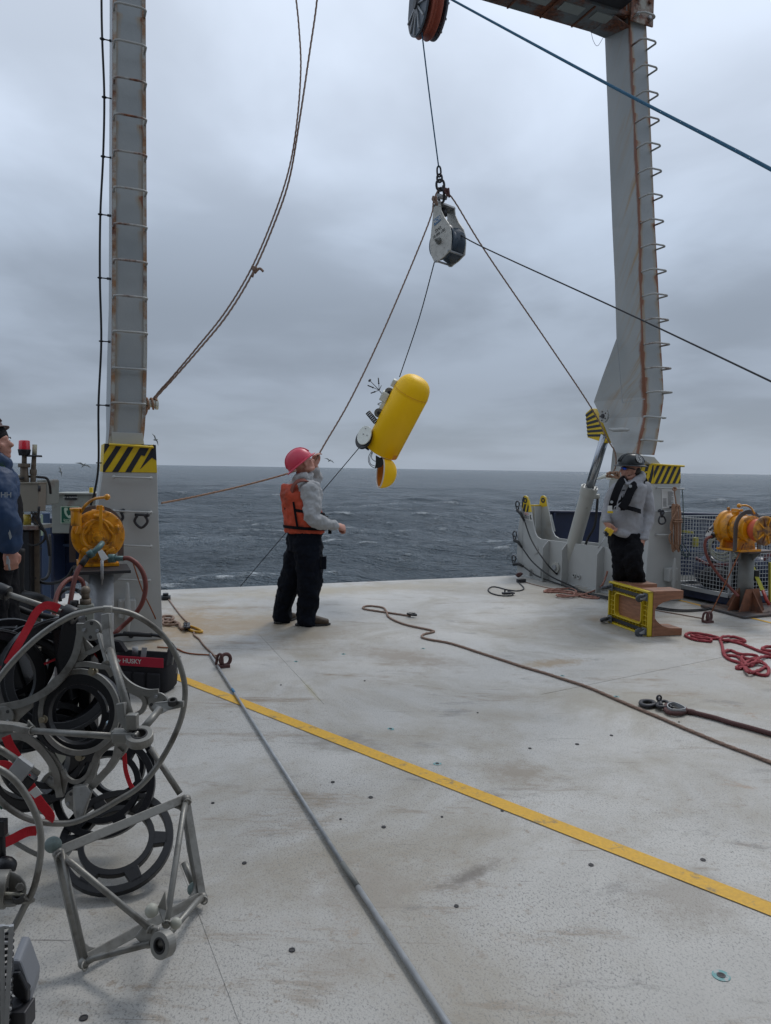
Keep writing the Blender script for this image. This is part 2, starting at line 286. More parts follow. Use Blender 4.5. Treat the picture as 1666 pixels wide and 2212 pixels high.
# ------------------------------------------------------------------ mesh building
class MB:
    def __init__(s): s.v = []; s.f = []; s.sm = []; s.mi = []; s.uv = {}
    def add(s, vs, fs, smooth=False, mi=0):
        o = len(s.v); s.v += [Vector(q) for q in vs]
        for f in fs: s.f.append(tuple(i+o for i in f)); s.sm.append(smooth); s.mi.append(mi)
        return s
    def box(s, c, size, ax=None, mi=0):
        ax = ax or (Vector((1, 0, 0)), Vector((0, 1, 0)), Z); c = Vector(c)
        vs = [c+ax[0]*(i*size[0]/2)+ax[1]*(j*size[1]/2)+ax[2]*(k*size[2]/2) for k in (-1, 1) for j in (-1, 1) for i in (-1, 1)]
        return s.add(vs, [(0, 2, 3, 1), (4, 5, 7, 6), (0, 1, 5, 4), (2, 6, 7, 3), (0, 4, 6, 2), (1, 3, 7, 5)], mi=mi)
    def prism(s, poly, vec, mi=0, smooth=False):
        n = len(poly); vec = Vector(vec); P = [Vector(p) for p in poly]
        fs = [tuple(range(n))[::-1], tuple(range(n, 2*n))]+[(i, (i+1) % n, (i+1) % n+n, i+n) for i in range(n)]
        return s.add(P+[p+vec for p in P], fs, smooth, mi)
    def tube(s, pts, r, n=8, closed=False, caps=True, mi=0, sq=None, up=None):
        P = [Vector(p) for p in pts]; m = len(P)
        if m < 2: return s
        rr = r if isinstance(r, (list, tuple)) else [r]*m
        T = []
        for i in range(m):
            a = P[(i-1) % m] if (closed or i > 0) else P[i]; b = P[(i+1) % m] if (closed or i < m-1) else P[i]
            t = b-a; T.append(t.normalized() if t.length > 1e-9 else (T[-1] if T else Z.copy()))
        if up is not None: nrm = Vector(up)
        else: nrm = Z if abs(T[0].z) < .9 else Vector((1, 0, 0))
        vs = []
        for i in range(m):
            if up is not None: nrm = Vector(up)
            nrm = (nrm-T[i]*nrm.dot(T[i]))
            if nrm.length < 1e-6: nrm = T[i].orthogonal()
            nrm.normalize(); bi = T[i].cross(nrm)
            for k in range(n):
                if sq: # rectangular section (w along bi, h along nrm)
                    a_, b_ = ((1, 1), (-1, 1), (-1, -1), (1, -1))[k % 4]
                    vs.append(P[i]+bi*(a_*sq[0]/2)+nrm*(b_*sq[1]/2))
                else:
                    th = 2*math.pi*k/n; vs.append(P[i]+bi*(math.cos(th)*rr[i])+nrm*(math.sin(th)*rr[i]))
        fs = []
        for i in range(m if closed else m-1):
            j = (i+1) % m
            for k in range(n): fs.append((i*n+k, i*n+(k+1) % n, j*n+(k+1) % n, j*n+k))
        s.add(vs, fs, not sq, mi)
        if caps and not closed:
            o = len(s.v)-len(vs)
            s.f.append(tuple(o+k for k in range(n))[::-1]); s.sm.append(False); s.mi.append(mi)
            s.f.append(tuple(o+(m-1)*n+k for k in range(n))); s.sm.append(False); s.mi.append(mi)
        return s
    def bar(s, pts, w, h, up=Z, closed=False, mi=0): return s.tube(pts, 1, 4, closed=closed, sq=(w, h), up=up, mi=mi)
    def cyl(s, a, b, r, r2=None, n=16, mi=0): return s.tube([a, b], [r, r if r2 is None else r2], n, mi=mi)
    def lathe(s, o, ax, prof, n=24, mi=0, smooth=True, caps=False):
        o = Vector(o); ax = Vector(ax).normalized(); x = ax.orthogonal().normalized(); y = ax.cross(x)
        vs = [o+ax*t+x*(r*math.cos(2*math.pi*k/n))+y*(r*math.sin(2*math.pi*k/n)) for t, r in prof for k in range(n)]
        fs = [(i*n+k, i*n+(k+1) % n, (i+1)*n+(k+1) % n, (i+1)*n+k) for i in range(len(prof)-1) for k in range(n)]
        if caps: fs += [tuple(range(n))[::-1], tuple((len(prof)-1)*n+k for k in range(n))]
        return s.add(vs, fs, smooth, mi)
    def ball(s, c, r, ax=None, nu=14, nv=9, mi=0):
        if isinstance(r, (int, float)): r = (r, r, r)
        ax = ax or (Vector((1, 0, 0)), Vector((0, 1, 0)), Z); c = Vector(c)
        vs = [c+ax[2]*r[2]]
        for i in range(1, nv):
            ph = math.pi*i/nv
            for k in range(nu):
                th = 2*math.pi*k/nu; vs.append(c+ax[0]*(r[0]*math.sin(ph)*math.cos(th))+ax[1]*(r[1]*math.sin(ph)*math.sin(th))+ax[2]*(r[2]*math.cos(ph)))
        vs.append(c-ax[2]*r[2]); L = len(vs)-1; fs = []
        for k in range(nu):
            fs.append((0, 1+k, 1+(k+1) % nu)); fs.append((L, 1+(nv-2)*nu+(k+1) % nu, 1+(nv-2)*nu+k))
        for i in range(nv-2):
            for k in range(nu): fs.append((1+i*nu+k, 1+(i+1)*nu+k, 1+(i+1)*nu+(k+1) % nu, 1+i*nu+(k+1) % nu))
        return s.add(vs, fs, True, mi)
    def torus(s, c, ax, R_, r, n=28, m=8, e=1.0, x=None, mi=0):
        c = Vector(c); ax = Vector(ax).normalized(); x = (Vector(x) if x else ax.orthogonal()).normalized(); y = ax.cross(x)
        return s.tube([c+x*(R_*math.cos(2*math.pi*k/n))+y*(R_*e*math.sin(2*math.pi*k/n)) for k in range(n)], r, m, closed=True, mi=mi)
    def annulus(s, c, ax, ro, ri, th, n=40, mi=0, x=None, a0=0, a1=2*math.pi):
        c = Vector(c); ax = Vector(ax).normalized(); x = (Vector(x) if x else ax.orthogonal()).normalized(); y = ax.cross(x)
        full = abs(a1-a0-2*math.pi) < 1e-6; cnt = n if full else n+1; vs = []
        for k in range(cnt):
            a = a0+(a1-a0)*k/n; d = x*math.cos(a)+y*math.sin(a)
            for rr, t in ((ro, th/2), (ri, th/2), (ri, -th/2), (ro, -th/2)): vs.append(c+d*rr+ax*t)
        fs = []
        for k in range(n):
            j = (k+1) % cnt
            for q in range(4): fs.append((k*4+q, j*4+q, j*4+(q+1) % 4, k*4+(q+1) % 4))
        if not full: fs += [(3, 2, 1, 0), tuple((cnt-1)*4+q for q in range(4))]
        return s.add(vs, fs, False, mi)
def fixn(me):
    bm = bmesh.new(); bm.from_mesh(me); bmesh.ops.recalc_face_normals(bm, faces=bm.faces); bm.to_mesh(me); bm.free()
def tag(o, label=None, cat=None, group=None, kind=None):
    if label: o['label'] = label
    if cat: o['category'] = cat
    if group: o['group'] = group
    if kind: o['kind'] = kind
    return o
def mk(name, mb, mats, parent=None, bevel=0.0, label=None, fix=True):
    off = Vector((0, 0, 0)); q = parent
    while q is not None: off = off+Vector(q.location); q = q.parent
    me = bpy.data.meshes.new(name); me.from_pydata([v-off for v in mb.v], [], mb.f)
    for m in (mats if isinstance(mats, (list, tuple)) else [mats]): me.materials.append(m)
    me.polygons.foreach_set('use_smooth', mb.sm); me.polygons.foreach_set('material_index', mb.mi)
    if fix: fixn(me)
    o = bpy.data.objects.new(name, me); COL.objects.link(o)
    if parent is not None: o.parent = parent
    if bevel > 0:
        b = o.modifiers.new('bevel', 'BEVEL'); b.width = bevel; b.segments = 2; b.limit_method = 'ANGLE'; b.angle_limit = math.radians(40)
    if label: o['label'] = label
    return o
def thing(name, label, cat, loc, group=None):
    o = bpy.data.objects.new(name, None); COL.objects.link(o); o.location = Vector(loc); o.empty_display_size = .1
    return tag(o, label, cat, group)
def single(name, mb, mats, label, cat, group=None, bevel=0.0):
    lo = Vector((0, 0, 0)); n = len(mb.v)
    for v in mb.v: lo += v/n
    lo.z = min(v.z for v in mb.v)
    o = mk(name, mb, mats, None, bevel)
    o.data.transform(Matrix.Translation(-lo)); o.location = lo
    return tag(o, label, cat, group)
def cr(P, n=8, closed=False):
    P = [Vector(p) for p in P]; m = len(P); out = []
    rng = range(m if closed else m-1)
    for i in rng:
        p0 = P[(i-1) % m] if (closed or i > 0) else P[0]*2-P[1]; p1 = P[i]; p2 = P[(i+1) % m]
        p3 = P[(i+2) % m] if (closed or i < m-2) else P[-1]*2-P[-2]
        for k in range(n):
            t = k/n; out.append(.5*((2*p1)+(p2-p0)*t+(2*p0-5*p1+4*p2-p3)*t*t+(3*p1-p0-3*p2+p3)*t**3))
    if not closed: out.append(P[-1].copy())
    return out
def text(parent, s, org, right, up, size, m, name='lettering', ext=.0006, align='CENTER'):
    cu = bpy.data.curves.new(name, 'FONT'); cu.body = s; cu.size = size; cu.extrude = ext; cu.align_x = align; cu.align_y = 'CENTER'; cu.offset = size*.012
    cu.materials.append(m)
    right = Vector(right).normalized(); up = Vector(up); up = (up-right*up.dot(right)).normalized(); nz = right.cross(up)
    off = Vector((0, 0, 0)); q = parent
    while q is not None: off += Vector(q.location); q = q.parent
    o = bpy.data.objects.new(name, cu); COL.objects.link(o); o.parent = parent
    M = Matrix((right, up, nz)).transposed().to_4x4(); M.translation = Vector(org)-off
    o.matrix_local = M; return o
def twisted(mb, P, r, cap=2600):
    L = sum((P[i+1]-P[i]).length for i in range(len(P)-1)); pitch = r*7.5; k = int(min(cap, L/pitch*7)); st = L/k; Q_ = [P[0].copy()]; i = 0; pos = 0.0; nxt = st
    for i in range(len(P)-1):
        d = (P[i+1]-P[i]).length
        while pos+d >= nxt and d > 0: Q_.append(P[i].lerp(P[i+1], (nxt-pos)/d)); nxt += st
        pos += d
    n = 9; o = len(mb.v); mb.tube(Q_, r, n)
    for j in range(len(Q_)):
        for q in range(n):
            a = 2*math.pi*q/n; f = 1+.17*math.cos(3*(a-2*math.pi*j*st/pitch/3)); v = mb.v[o+j*n+q]; mb.v[o+j*n+q] = Q_[j]+(v-Q_[j])*f
def ropething(name, label, cat, pts, r, m, smooth=6, group=None, n=6, wob=0.0):
    P = cr(pts, smooth) if smooth else [Vector(p) for p in pts]
    if wob:
        P = [p+Vector((mnoise.noise(p*3), mnoise.noise(p*3+Vector((9, 0, 0))), 0))*wob for p in P]
    mb = MB()
    if name in ('rope_pile', 'deck_rope', 'tag_line', 'hanging_rope'): twisted(mb, P, r)
    else: mb.tube(P, r, n)
    return single(name, mb, m, label, cat, group)
# ------------------------------------------------------------------ sea
SEA = -3.0
def build_sea():
    h = CAMH-SEA; F = 760.0
    rows = [9.0]
    while rows[-1] < 14000:
        r = rows[-1]; rows.append(r+max(.16, .30*r*r/(h*F)))
    rows = np.array(rows)
    cols = np.concatenate([np.radians(np.arange(-180, -48, 6.0)), np.radians(np.arange(-46, 46.01, .115)), np.radians(np.arange(48, 180, 6.0))])
    Rr, Th = np.meshgrid(rows, cols, indexing='ij')
    X = Rr*np.sin(Th); Y = Rr*np.cos(Th)
    dr = np.gradient(rows)[:, None]; sp = np.maximum(dr, Rr*math.radians(.115))
    rng = np.random.RandomState(11)
    N = 110; lam = np.exp(np.linspace(math.log(.55), math.log(42), N)); wd = math.radians(-62)
    dx = np.zeros_like(X); dy = np.zeros_like(X); dz = np.zeros_like(X); jx = np.zeros_like(X); jy = np.zeros_like(X); jxy = np.zeros_like(X)
    for L in lam:
        k = 2*math.pi/L; th = wd+rng.normal(0, .55); st = .0275 if L < 9 else .0275*(9/L)**.55
        a = st/k; ph = rng.uniform(0, 6.28); kx, ky = k*math.cos(th), k*math.sin(th)
        at = np.clip((L/(2.2*sp)-.5)/1.0, 0, 1)
        arg = kx*X+ky*Y+ph; s_, c_ = np.sin(arg), np.cos(arg)
        dz += at*a*c_; dx -= at*a*math.cos(th)*s_*.95; dy -= at*a*math.sin(th)*s_*.95
        jx -= at*a*kx*math.cos(th)*c_; jy -= at*a*ky*math.sin(th)*c_; jxy -= at*a*kx*math.sin(th)*c_
    mod = .75+.5*np.sin(X*.021+1.3)*np.sin(Y*.017+.4)
    dz *= mod
    J = (1+jx*mod)*(1+jy*mod)-(jxy*mod)**2
    foam = np.clip((.66-J)/.16, 0, 1)
    n, m = X.shape
    co = np.stack([X+dx, Y+dy, SEA+dz], -1).reshape(-1, 3)
    me = bpy.data.meshes.new('sea')
    i = np.arange(n-1)[:, None]*m+np.arange(m-1)[None, :]
    q = np.stack([i, i+m, i+m+1, i+1], -1).reshape(-1, 4)
    iw = np.arange(n-1)*m; q2 = np.stack([iw+m-1, iw+2*m-1, iw+m, iw], -1)
    q = np.concatenate([q, q2])
    me.vertices.add(len(co)); me.vertices.foreach_set('co', co.astype(np.float32).ravel())
    me.loops.add(q.size); me.loops.foreach_set('vertex_index', q.astype(np.int32).ravel())
    me.polygons.add(len(q)); me.polygons.foreach_set('loop_start', (np.arange(len(q))*4).astype(np.int32))
    me.polygons.foreach_set('loop_total', np.full(len(q), 4, np.int32)); me.polygons.foreach_set('use_smooth', np.ones(len(q), bool))
    at = me.attributes.new('foam', 'FLOAT', 'POINT'); at.data.foreach_set('value', foam.astype(np.float32).ravel())
    me.update(); me.validate()
    def bld(v, tcn, b):
        a = nn('ShaderNodeAttribute'); a.attribute_name = 'foam'
        g = nn('ShaderNodeNewGeometry'); P = g.outputs['Position']
        cd_ = nn('ShaderNodeCameraData')
        fo = mth('MULTIPLY', a.outputs['Fac'], ramp(noise(P, 2.2, 8, .75), [(.42, 0.0), (.55, 1.0)]))
        lace = mth('MULTIPLY', ramp(noise(mapping(P, (.05, .14, .1)), 1.0, 4), [(.60, 0.0), (.70, 1.0)]), ramp(noise(mapping(P, (.6, 1.5, 1), (0, 0, 0), (0, 0, .5)), 1.6, 9, .78, .8), [(.60, 0.0), (.68, .4)]))
        # far whitecaps, too fine for the mesh
        cap = mth('MULTIPLY', ramp(noise(mapping(P, (.07, .25, .1)), 1.0, 7, .62), [(.72, 0.0), (.745, .9)]), 1.0)
        fo = mth('MAXIMUM', mth('MAXIMUM', fo, lace), cap)
        c = mixc(fo, (.075, .102, .122), (.62, .66, .68))
        lk(mth('ADD', mth('MULTIPLY', fo, .5), .24), b.inputs['Roughness'])
        b.inputs['IOR'].default_value = 1.33
        n1 = noise(mapping(P, (.9, 1.9, 1), (0, 0, 0), (0, 0, .45)), 2.1, 9, .68, .5)
        n2 = noise(mapping(P, (.25, .5, 1), (0, 0, 0), (0, 0, .35)), 1.0, 7, .6, .3)
        bn = nn('ShaderNodeBump'); bn.inputs['Strength'].default_value = 1.0; bn.inputs['Distance'].default_value = .17
        lk(n1, bn.inputs['Height'])
        b2 = nn('ShaderNodeBump'); b2.inputs['Strength'].default_value = 1.0; b2.inputs['Distance'].default_value = .75
        lk(n2, b2.inputs['Height']); lk(bn.outputs[0], b2.inputs['Normal']); b3 = nn('ShaderNodeBump'); b3.inputs['Strength'].default_value = 1.0; b3.inputs['Distance'].default_value = 7.0
        lk(noise(mapping(P, (.55, 1, 1), (0, 0, 0), (0, 0, .25)), .14, 8, .66, .4), b3.inputs['Height']); lk(b2.outputs[0], b3.inputs['Normal']); lk(b3.outputs[0], b.inputs['Normal'])
        return c
    m_ = mat('sea_water', (.01, .03, .04), build=bld)
    me.materials.append(m_)
    o = bpy.data.objects.new('sea', me); COL.objects.link(o); tag(o, kind='structure', label='choppy slate grey sea with small whitecaps')
build_sea()

# ------------------------------------------------------------------ deck and hull
E0, E1 = D(355, 1274), D(1117, 1243); EU = (E1-E0).normalized()
def on_edge(t): return E0+EU*t
PERP = Vector((EU.y, -EU.x, 0))        # forward, toward the camera
pa, pb = on_edge(-3.2), on_edge(9.5)
dpoly = [pa, pb, pb+PERP*16, pa+PERP*16]
mb = MB(); mb.prism([p-Z*.1 for p in dpoly], Z*.1)
deck = mk('deck', mb, M_DECK, bevel=.008); tag(deck, kind='structure', label='white painted working deck speckled with wear and rust stains')
mb = MB(); mb.prism([p-PERP*-.02-Z*5 for p in dpoly], Z*4.898)
hull = mk('hull', mb, M_NAVY); tag(hull, kind='structure')
# yellow line across the deck
def linestrip(P0, P1, w, z, name, m):
    d = (P1-P0).normalized(); s_ = Vector((-d.y, d.x, 0))*(w/2); mb = MB()
    k = 24; vs = []
    for i in range(k+1):
        p = P0+(P1-P0)*(i/k); vs += [p+s_+Z*z, p-s_+Z*z]
    mb.add(vs, [(2*i, 2*i+1, 2*i+3, 2*i+2) for i in range(k)]); o = mk(name, mb, m); return tag(o, kind='structure')
a, b = D(370, 1458), D(1665, 1965); d_ = (b-a).normalized()
linestrip(a-d_*1.2, b+d_*1.6, .098, .004, 'painted_line', M_YLINE)
a, b = D(1466, 1296.5), D(1666, 1346); d_ = (b-a).normalized()
linestrip(a, b+d_*1.0, .055, .004, 'painted_line', M_YLINE)
# flush tie-down sockets
M_HOLE = mat('socket_hole', (.035, .034, .033), rough=.7)
M_TEAL = mat('teal_ring', (.13, .33, .33), rough=.6, dirt=(.4, .41, .4), dscale=30, dlo=.5, dhi=.58)
socks = [(181, 2200, 13, 0), (631, 2053, 10, 0), (1558, 2108, 13, 2), (986, 1958, 7, 0), (528, 1865, 7, 0), (829, 1787, 7, 0), (801, 1723, 7, 0), (1277, 1869, 8, 0), (1519, 1858, 8, 0), (945, 1650, 6, 2), (844, 1575, 5, 2), (719, 1690, 6, 0), (1247, 1608, 6, 0), (1321, 1589, 5, 0), (1085, 1752, 5, 0), (1145, 1617, 5, 0), (460, 1735, 5, 0), (955, 1765, 4, 0), (914, 1401, 3, 2), (1283, 1810, 12, 3), (640, 1429, 3, 2), (742, 1413, 3, 2), (1332, 1505, 4, 2), (1215, 1460, 3, 2), (788, 1471, 3, 0), (1467, 1560, 3, 0), (607, 1480, 3, 0), (736, 1770, 4, 0), (1032, 1540, 3, 0)]
for x, y, rp, kind in socks:
    c = D(x, y); r = rp*c.y/FPX*.8
    mb = MB()
    if kind == 2: mb.annulus(c+Z*.0012, Z, r*1.9, r*.75, .0018, 24, mi=1)
    if kind != 3: mb.annulus(c+Z*.0018, Z, r*.92, r*.62, .0036, 20, mi=2)
    k = 14; mb.prism([c+Vector((math.cos(2*math.pi*i/k)*r*.66*(1 if kind != 3 else 1+.3*math.sin(i*2.3)), math.sin(2*math.pi*i/k)*r*.66, .0006)) for i in range(k)], Z*.002)
    mk('socket', mb, [M_HOLE, M_TEAL, M_STEELD], deck)
# recessed seams between deck plates (raised weld beads)
for (x0, y0), (x1, y1) in (((360, 1785), (520, 2212)), ((560, 1370), (700, 1520)), ((1170, 1500), (1560, 1420))):
    a, b = D(x0, y0), D(x1, y1); mb = MB()
    mb.bar([a+Z*.0005, b+Z*.0005], .006, .003); mk('weld_seam', mb, M_DECK, deck)
# unseen deckhouse behind the camera, sized and placed to darken the near deck
M_HOUSE = mat('deckhouse_paint', (.20, .205, .21), rough=.6, var=.1)
mb = MB(); c0 = Vector((0, -1.1, 0)); mb.box(c0-PERP*-.6+Z*4.8, (15, 1.2, 9.6), (EU, PERP, Z))
hs = mk('unseen_deckhouse_wall', mb, M_HOUSE); tag(hs, kind='structure')

oc = Vector((.6, 1.15, 3.15)); mb = MB(); mb.prism([oc, oc-EU*9.6, oc-EU*9.6+PERP*3.4, oc+PERP*3.4], Z*.25)  # unseen overhang, added above the camera to shade the left foreground
for k in range(6): mb.box(oc-Z*.08-EU*(.3+k*1.7)+PERP*1.75, (.08, 3.1, .158), (EU, PERP, Z))
oh = mk('shade_overhang', mb, M_HOUSE); tag(oh, kind='structure')
# ------------------------------------------------------------------ helpers for plates and hazard paint
def pface(P, n, pix): return [PL(x, y, P, n) for x, y in pix]
def clip(poly, a, b, c):
    out = []
    for i in range(len(poly)):
        p, q = poly[i], poly[(i+1) % len(poly)]; fp = a*p[0]+b*p[1]-c; fq = a*q[0]+b*q[1]-c
        if fp <= 0: out.append(p)
        if fp*fq < 0: t = fp/(fp-fq); out.append((p[0]+(q[0]-p[0])*t, p[1]+(q[1]-p[1])*t))
    return out
def hazard(parent, quad, n, slant, w=.5, phase=0.0, nrm=None, drop=(), name='hazard_band', yellow=None, th=.003, lim=None):
    TL, TR, BR, BL = quad; nrm = nrm or (TR-TL).cross(TL-BL).normalized()
    if nrm.dot(Vector((0, 0, CAMH))-TL) < 0: nrm = -nrm
    mb = MB(); mb.prism([q for q in (TL, TR, BR, BL)], nrm*th, mi=0)
    for i in range(-8, int(n)+8):
        if i in drop: continue
        s0 = (i+phase)/n; s1 = s0+w/n
        poly = [(s0+slant, 1), (s1+slant, 1), (s1, 0), (s0, 0)]
        for a_, b_, c_ in ((-1, 0, -.003), (1, 0, .997), (0, 1, .995), (0, -1, -.005)): poly = clip(poly, a_, b_, c_) if poly else poly
        if lim and poly: poly = clip(poly, *lim)
        if len(poly) < 3: continue
        mb.prism([(BL*(1-u)+BR*u)*(1-t)+(TL*(1-u)+TR*u)*t+nrm*(th+.0005) for u, t in poly], nrm*.002, mi=1)
    return mk(name, mb, [yellow or M_HAZY, M_HAZK], parent)
M_HAZY = mat('hazard_yellow', (.66, .46, .012), rough=.45, var=.06, vscale=8)
M_HAZK = mat('hazard_black', (.018, .02, .028), rough=.45)
def uvloft(name, st, mats, parent, bevel=0.0):
    """st: list of (FL, FR, BR, BL); mats: front, right, back, left"""
    me = bpy.data.meshes.new(name); off = Vector(parent.location); vs = [p-off for s_ in st for p in s_]
    fs = []; mi = []; uvs = []
    for i in range(len(st)-1):
        for k in range(4):
            j = (k+1) % 4; fs.append((i*4+k, i*4+j, (i+1)*4+j, (i+1)*4+k)); mi.append(k)
            x0, x1 = (0, 1) if k != 3 else (0, 1)
            uvs += [(x0, st[i][k].z), (x1, st[i][j].z), (x1, st[i+1][j].z), (x0, st[i+1][k].z)]
    fs += [(0, 1, 2, 3), tuple(len(vs)-4+k for k in range(4))]; mi += [2, 2]; uvs += [(0, 0)]*8
    me.from_pydata(vs, [], fs)
    for m in mats: me.materials.append(m)
    me.polygons.foreach_set('material_index', mi)
    ul = me.uv_layers.new(name='UVMap')
    li = 0
    for p in me.polygons:
        for l in p.loop_indices: ul.data[l].uv = uvs[li]; li += 1
    fixn2(me)
    o = bpy.data.objects.new(name, me); COL.objects.link(o); o.parent = parent; return o
def fixn2(me):
    bm = bmesh.new(); bm.from_mesh(me); bmesh.ops.recalc_face_normals(bm, faces=bm.faces); bm.to_mesh(me); bm.free()
def staple(mb, c0, c1, out, r, fr=.05, mi=0):
    o = Vector(out); a, b = c0+o, c1+o; d = (b-a).normalized()
    P = [c0-o.normalized()*.01]+[c0+o*.75]+cr([c0+o*.8, a+d*fr*.35-o.normalized()*fr*.35+d*0, a+d*fr], 3)+[b-d*fr]+cr([b-d*fr, b-d*fr*.35-o.normalized()*fr*.35, c1+o*.8], 3)[1:]+[c1-o.normalized()*.01]
    mb.tube(P, r, 8, mi=mi)

# ------------------------------------------------------------------ stern gantry
LP = D(351, 1381)                     # left pedestal, front lower right corner
RP = D(1471.6, 1297)                  # right pedestal, front lower right corner
NV = -V
Lpl = LP+V*.09; Rpl = RP+V*.10
gan = thing('gantry', 'tall grey stern gantry with two rust streaked ladder legs and a cross beam', 'gantry', (LP+RP)/2)
# left leg
lst = []
for (yl, xl, yr, xr, dp) in ((958, 234, 958, 309, .50), (925, 237, 925, 313, .58), (885, 239, 885, 315.5, .80), (753, 241, 753, 318.3, .74), (640, 242, 640, 318, .52), (0, 243.3, 0, 315, .46), (-420, 243.5, -420, 314, .46)):
    a, b = PL(xl, yl, Lpl, V), PL(xr, yr, Lpl, V); b = Vector((b.x, b.y, a.z))
    lst.append((a, b, b+V*dp, a+V*dp))
legL = uvloft('leg', lst, [M_FACEL, M_LEGSIDE, M_LEGSIDE, M_LEGSIDE], gan)
# edge flanges either side of the ladder face
for k, sgn in ((0, 1), (1, -1)):
    mb = MB(); pts = [s_[k]+U*(.018*sgn)-V*.006 for s_ in lst]; mb.bar(pts, .030, .012, up=V)
    mk('edge_flange', mb, mat('flange_paint', (.40, .40, .37), rough=.55, rust=.40, dirt=(.30, .16, .08), dscale=5, dlo=.45, dhi=.6), legL)
def at_h(st, z, k):
    for i in range(len(st)-1):
        a, b = st[i][k], st[i+1][k]
        if (a.z-z)*(b.z-z) <= 0: return a+(b-a)*((z-a.z)/(b.z-a.z))
    return st[0][k] if z < st[0][k].z else st[-1][k]
zr = [PL(280, y, Lpl, V).z for y in (872, 803, 730)]; z = zr[0]; i = 0
while z < lst[-1][0].z-.3:
    mb = MB(); a, b = at_h(lst, z, 0), at_h(lst, z, 1)
    depth = .045 if i < 2 else .15
    staple(mb, a+U*.012, b-U*.012, -V*depth, .0105 if i > 1 else .010, .04 if i > 1 else .02)
    mk('rung', mb, M_RUNG if i > 1 else M_PAINTD, legL); z += .317; i += 1
# base shoe of the left leg
# right leg
rst = []
for (cx, cy, fx, fy, bx, by) in ((1377, 982, 1413.8, 986, 1332, 978), (1382.2, 959, 1419, 961, 1322, 960), (1393.8, 900, 1428.5, 900, 1300, 905), (1395.9, 857, 1434, 862, 1283, 868), (1393, 815, 1432.5, 815, 1301, 815), (1389.5, 735, 1428, 735, 1332, 731), (1385, 605, 1422.2, 605, 1328.4, 605), (1382.9, 492, 1416, 492, 1323, 492), (1360.7, 49, 1397, 49, 1306, 60), (1353, -105, 1391, -105, 1299.5, -90)):
    c = PL(cx, cy, Rpl, V); f = PL(fx, fy, Rpl, V); f = Vector((f.x, f.y, c.z)); bb = PL(bx, by, c, U); bb = Vector((bb.x, bb.y, bb.z))
    rst.append((c, f, f+(bb-c), bb))
# order so that the left (inboard) face runs aft -> corner for the streak material
legR = uvloft('leg', [(s_[0], s_[1], s_[2], s_[3]) for s_ in rst], [M_FACEL, M_LEGSIDE, M_LEGSIDE, M_STREAK], gan)
z = PL(1400, 848, Rpl, V).z; i = 0
dz_ = .295
while z < rst[-1][0].z-.1:
    mb = MB(); a, b = at_h(rst, z, 0), at_h(rst, z, 1)
    staple(mb, a+U*.012, b-U*.012, -V*.19, .0115, .05); mk('rung', mb, M_RUNG, legR); z += dz_
for (x0, y0, x1, y1) in ((1391, 900, 1432, 903), (1385, 950, 1426, 953)):
    a, b = PL(x0, y0, Rpl, V), PL(x1, y1, Rpl, V); mb = MB(); mb.tube([a-V*.0, a-V*.05, b-V*.05, b], .013, 8); mk('handle_bar', mb, M_PAINTD, legR)
# weld lines on the inboard side
Pc = PL(1384, 700, Rpl, V)
for pix in (((1332.6, 731), (1337, 805), (1340, 862), (1349, 1002)), ((1351, 998), (1372, 996), (1391, 993))):
    pass
mb = MB(); q = pface(Pc+U*-.0, U, [(1334, 735), (1345, 870)]); mb.bar([p-U*.004 for p in q], .008, .006, up=U)
q = pface(Pc, U, [(1345, 870), (1394, 862)]); mb.bar([p-U*.004 for p in q], .008, .006, up=U); mk('weld_bead', mb, M_LEGSIDE, legR)
mb = MB(); c = PL(1307, 899, Pc, U); mb.cyl(c, c-U*.03, .085, n=24); mb.cyl(c-U*.03, c-U*.045, .03, n=12, mi=1)
for k in range(5):
    a = k*1.26; mb.cyl(c-U*.03+V*(.06*math.cos(a))+Z*(.06*math.sin(a)), c-U*.037+V*(.06*math.cos(a))+Z*(.06*math.sin(a)), .009, n=8, mi=1)
mk('hinge_cap', mb, [M_PAINTD, M_STEELD], legR)
# horn cleat on the leg
c = PL(1350, 929, Pc, U); mb = MB()
mb.tube([c+V*.18-U*.10+Z*.02, c+V*.08-U*.10, c-V*.08-U*.10, c-V*.20-U*.10-Z*.01], [.014, .026, .026, .014], 10)
for s_ in (-1, 1): mb.box(c+V*(.045*s_)-U*.045, (.03, .09, .04), (V, U, Z))
mk('cleat', mb, M_PAINTD, legR, bevel=.004)
# cross beam
topc = rst[-2][0]; pbk = PL(1306.6, 80, topc, U); zb = pbk.z
wv = (pbk-topc).dot(V)
fa = Vector((rst[-2][0].x, rst[-2][0].y, zb)); L_ = (fa-lst[-1][1]).dot(U)
def beampt(u_, v_, z_): return fa-U*u_+V*v_+Z*z_
M_BEAM = mat('beam_paint', (.15, .17, .18), rough=.6, rust=.5, var=.15)
mb = MB()
mb.box(beampt(L_/2, wv/2+.02, .30), (L_+.02, wv*.86, .5), (U, V, Z))
mb.box(beampt(L_/2, wv/2, .035), (L_, wv*1.02, .05), (U, V, Z))
beam = mk('cross_beam', mb, M_BEAM, gan, bevel=.006)
for k in range(14):
    mb = MB(); mb.box(beampt(.28+k*.46, wv*.33, .004), (.30, wv*.34, .012), (U, V, Z)); mk('pad_plate', mb, mat('pad_paint', (.27, .30, .29), rough=.6, rust=.42), beam)
    mb = MB(); mb.box(beampt(.05+k*.46, wv*.5, .002), (.02, wv*.98, .016), (U, V, Z)); mk('weld_rib', mb, M_RUSTP, beam)
mb = MB(); mb.prism([beampt(.0, wv*1.0, 0), beampt(.22, wv*1.0, .02), beampt(.22, 0.05, .02), beampt(0, .0, -.10)], Z*-.015); mk('gusset', mb, M_BEAM, beam)
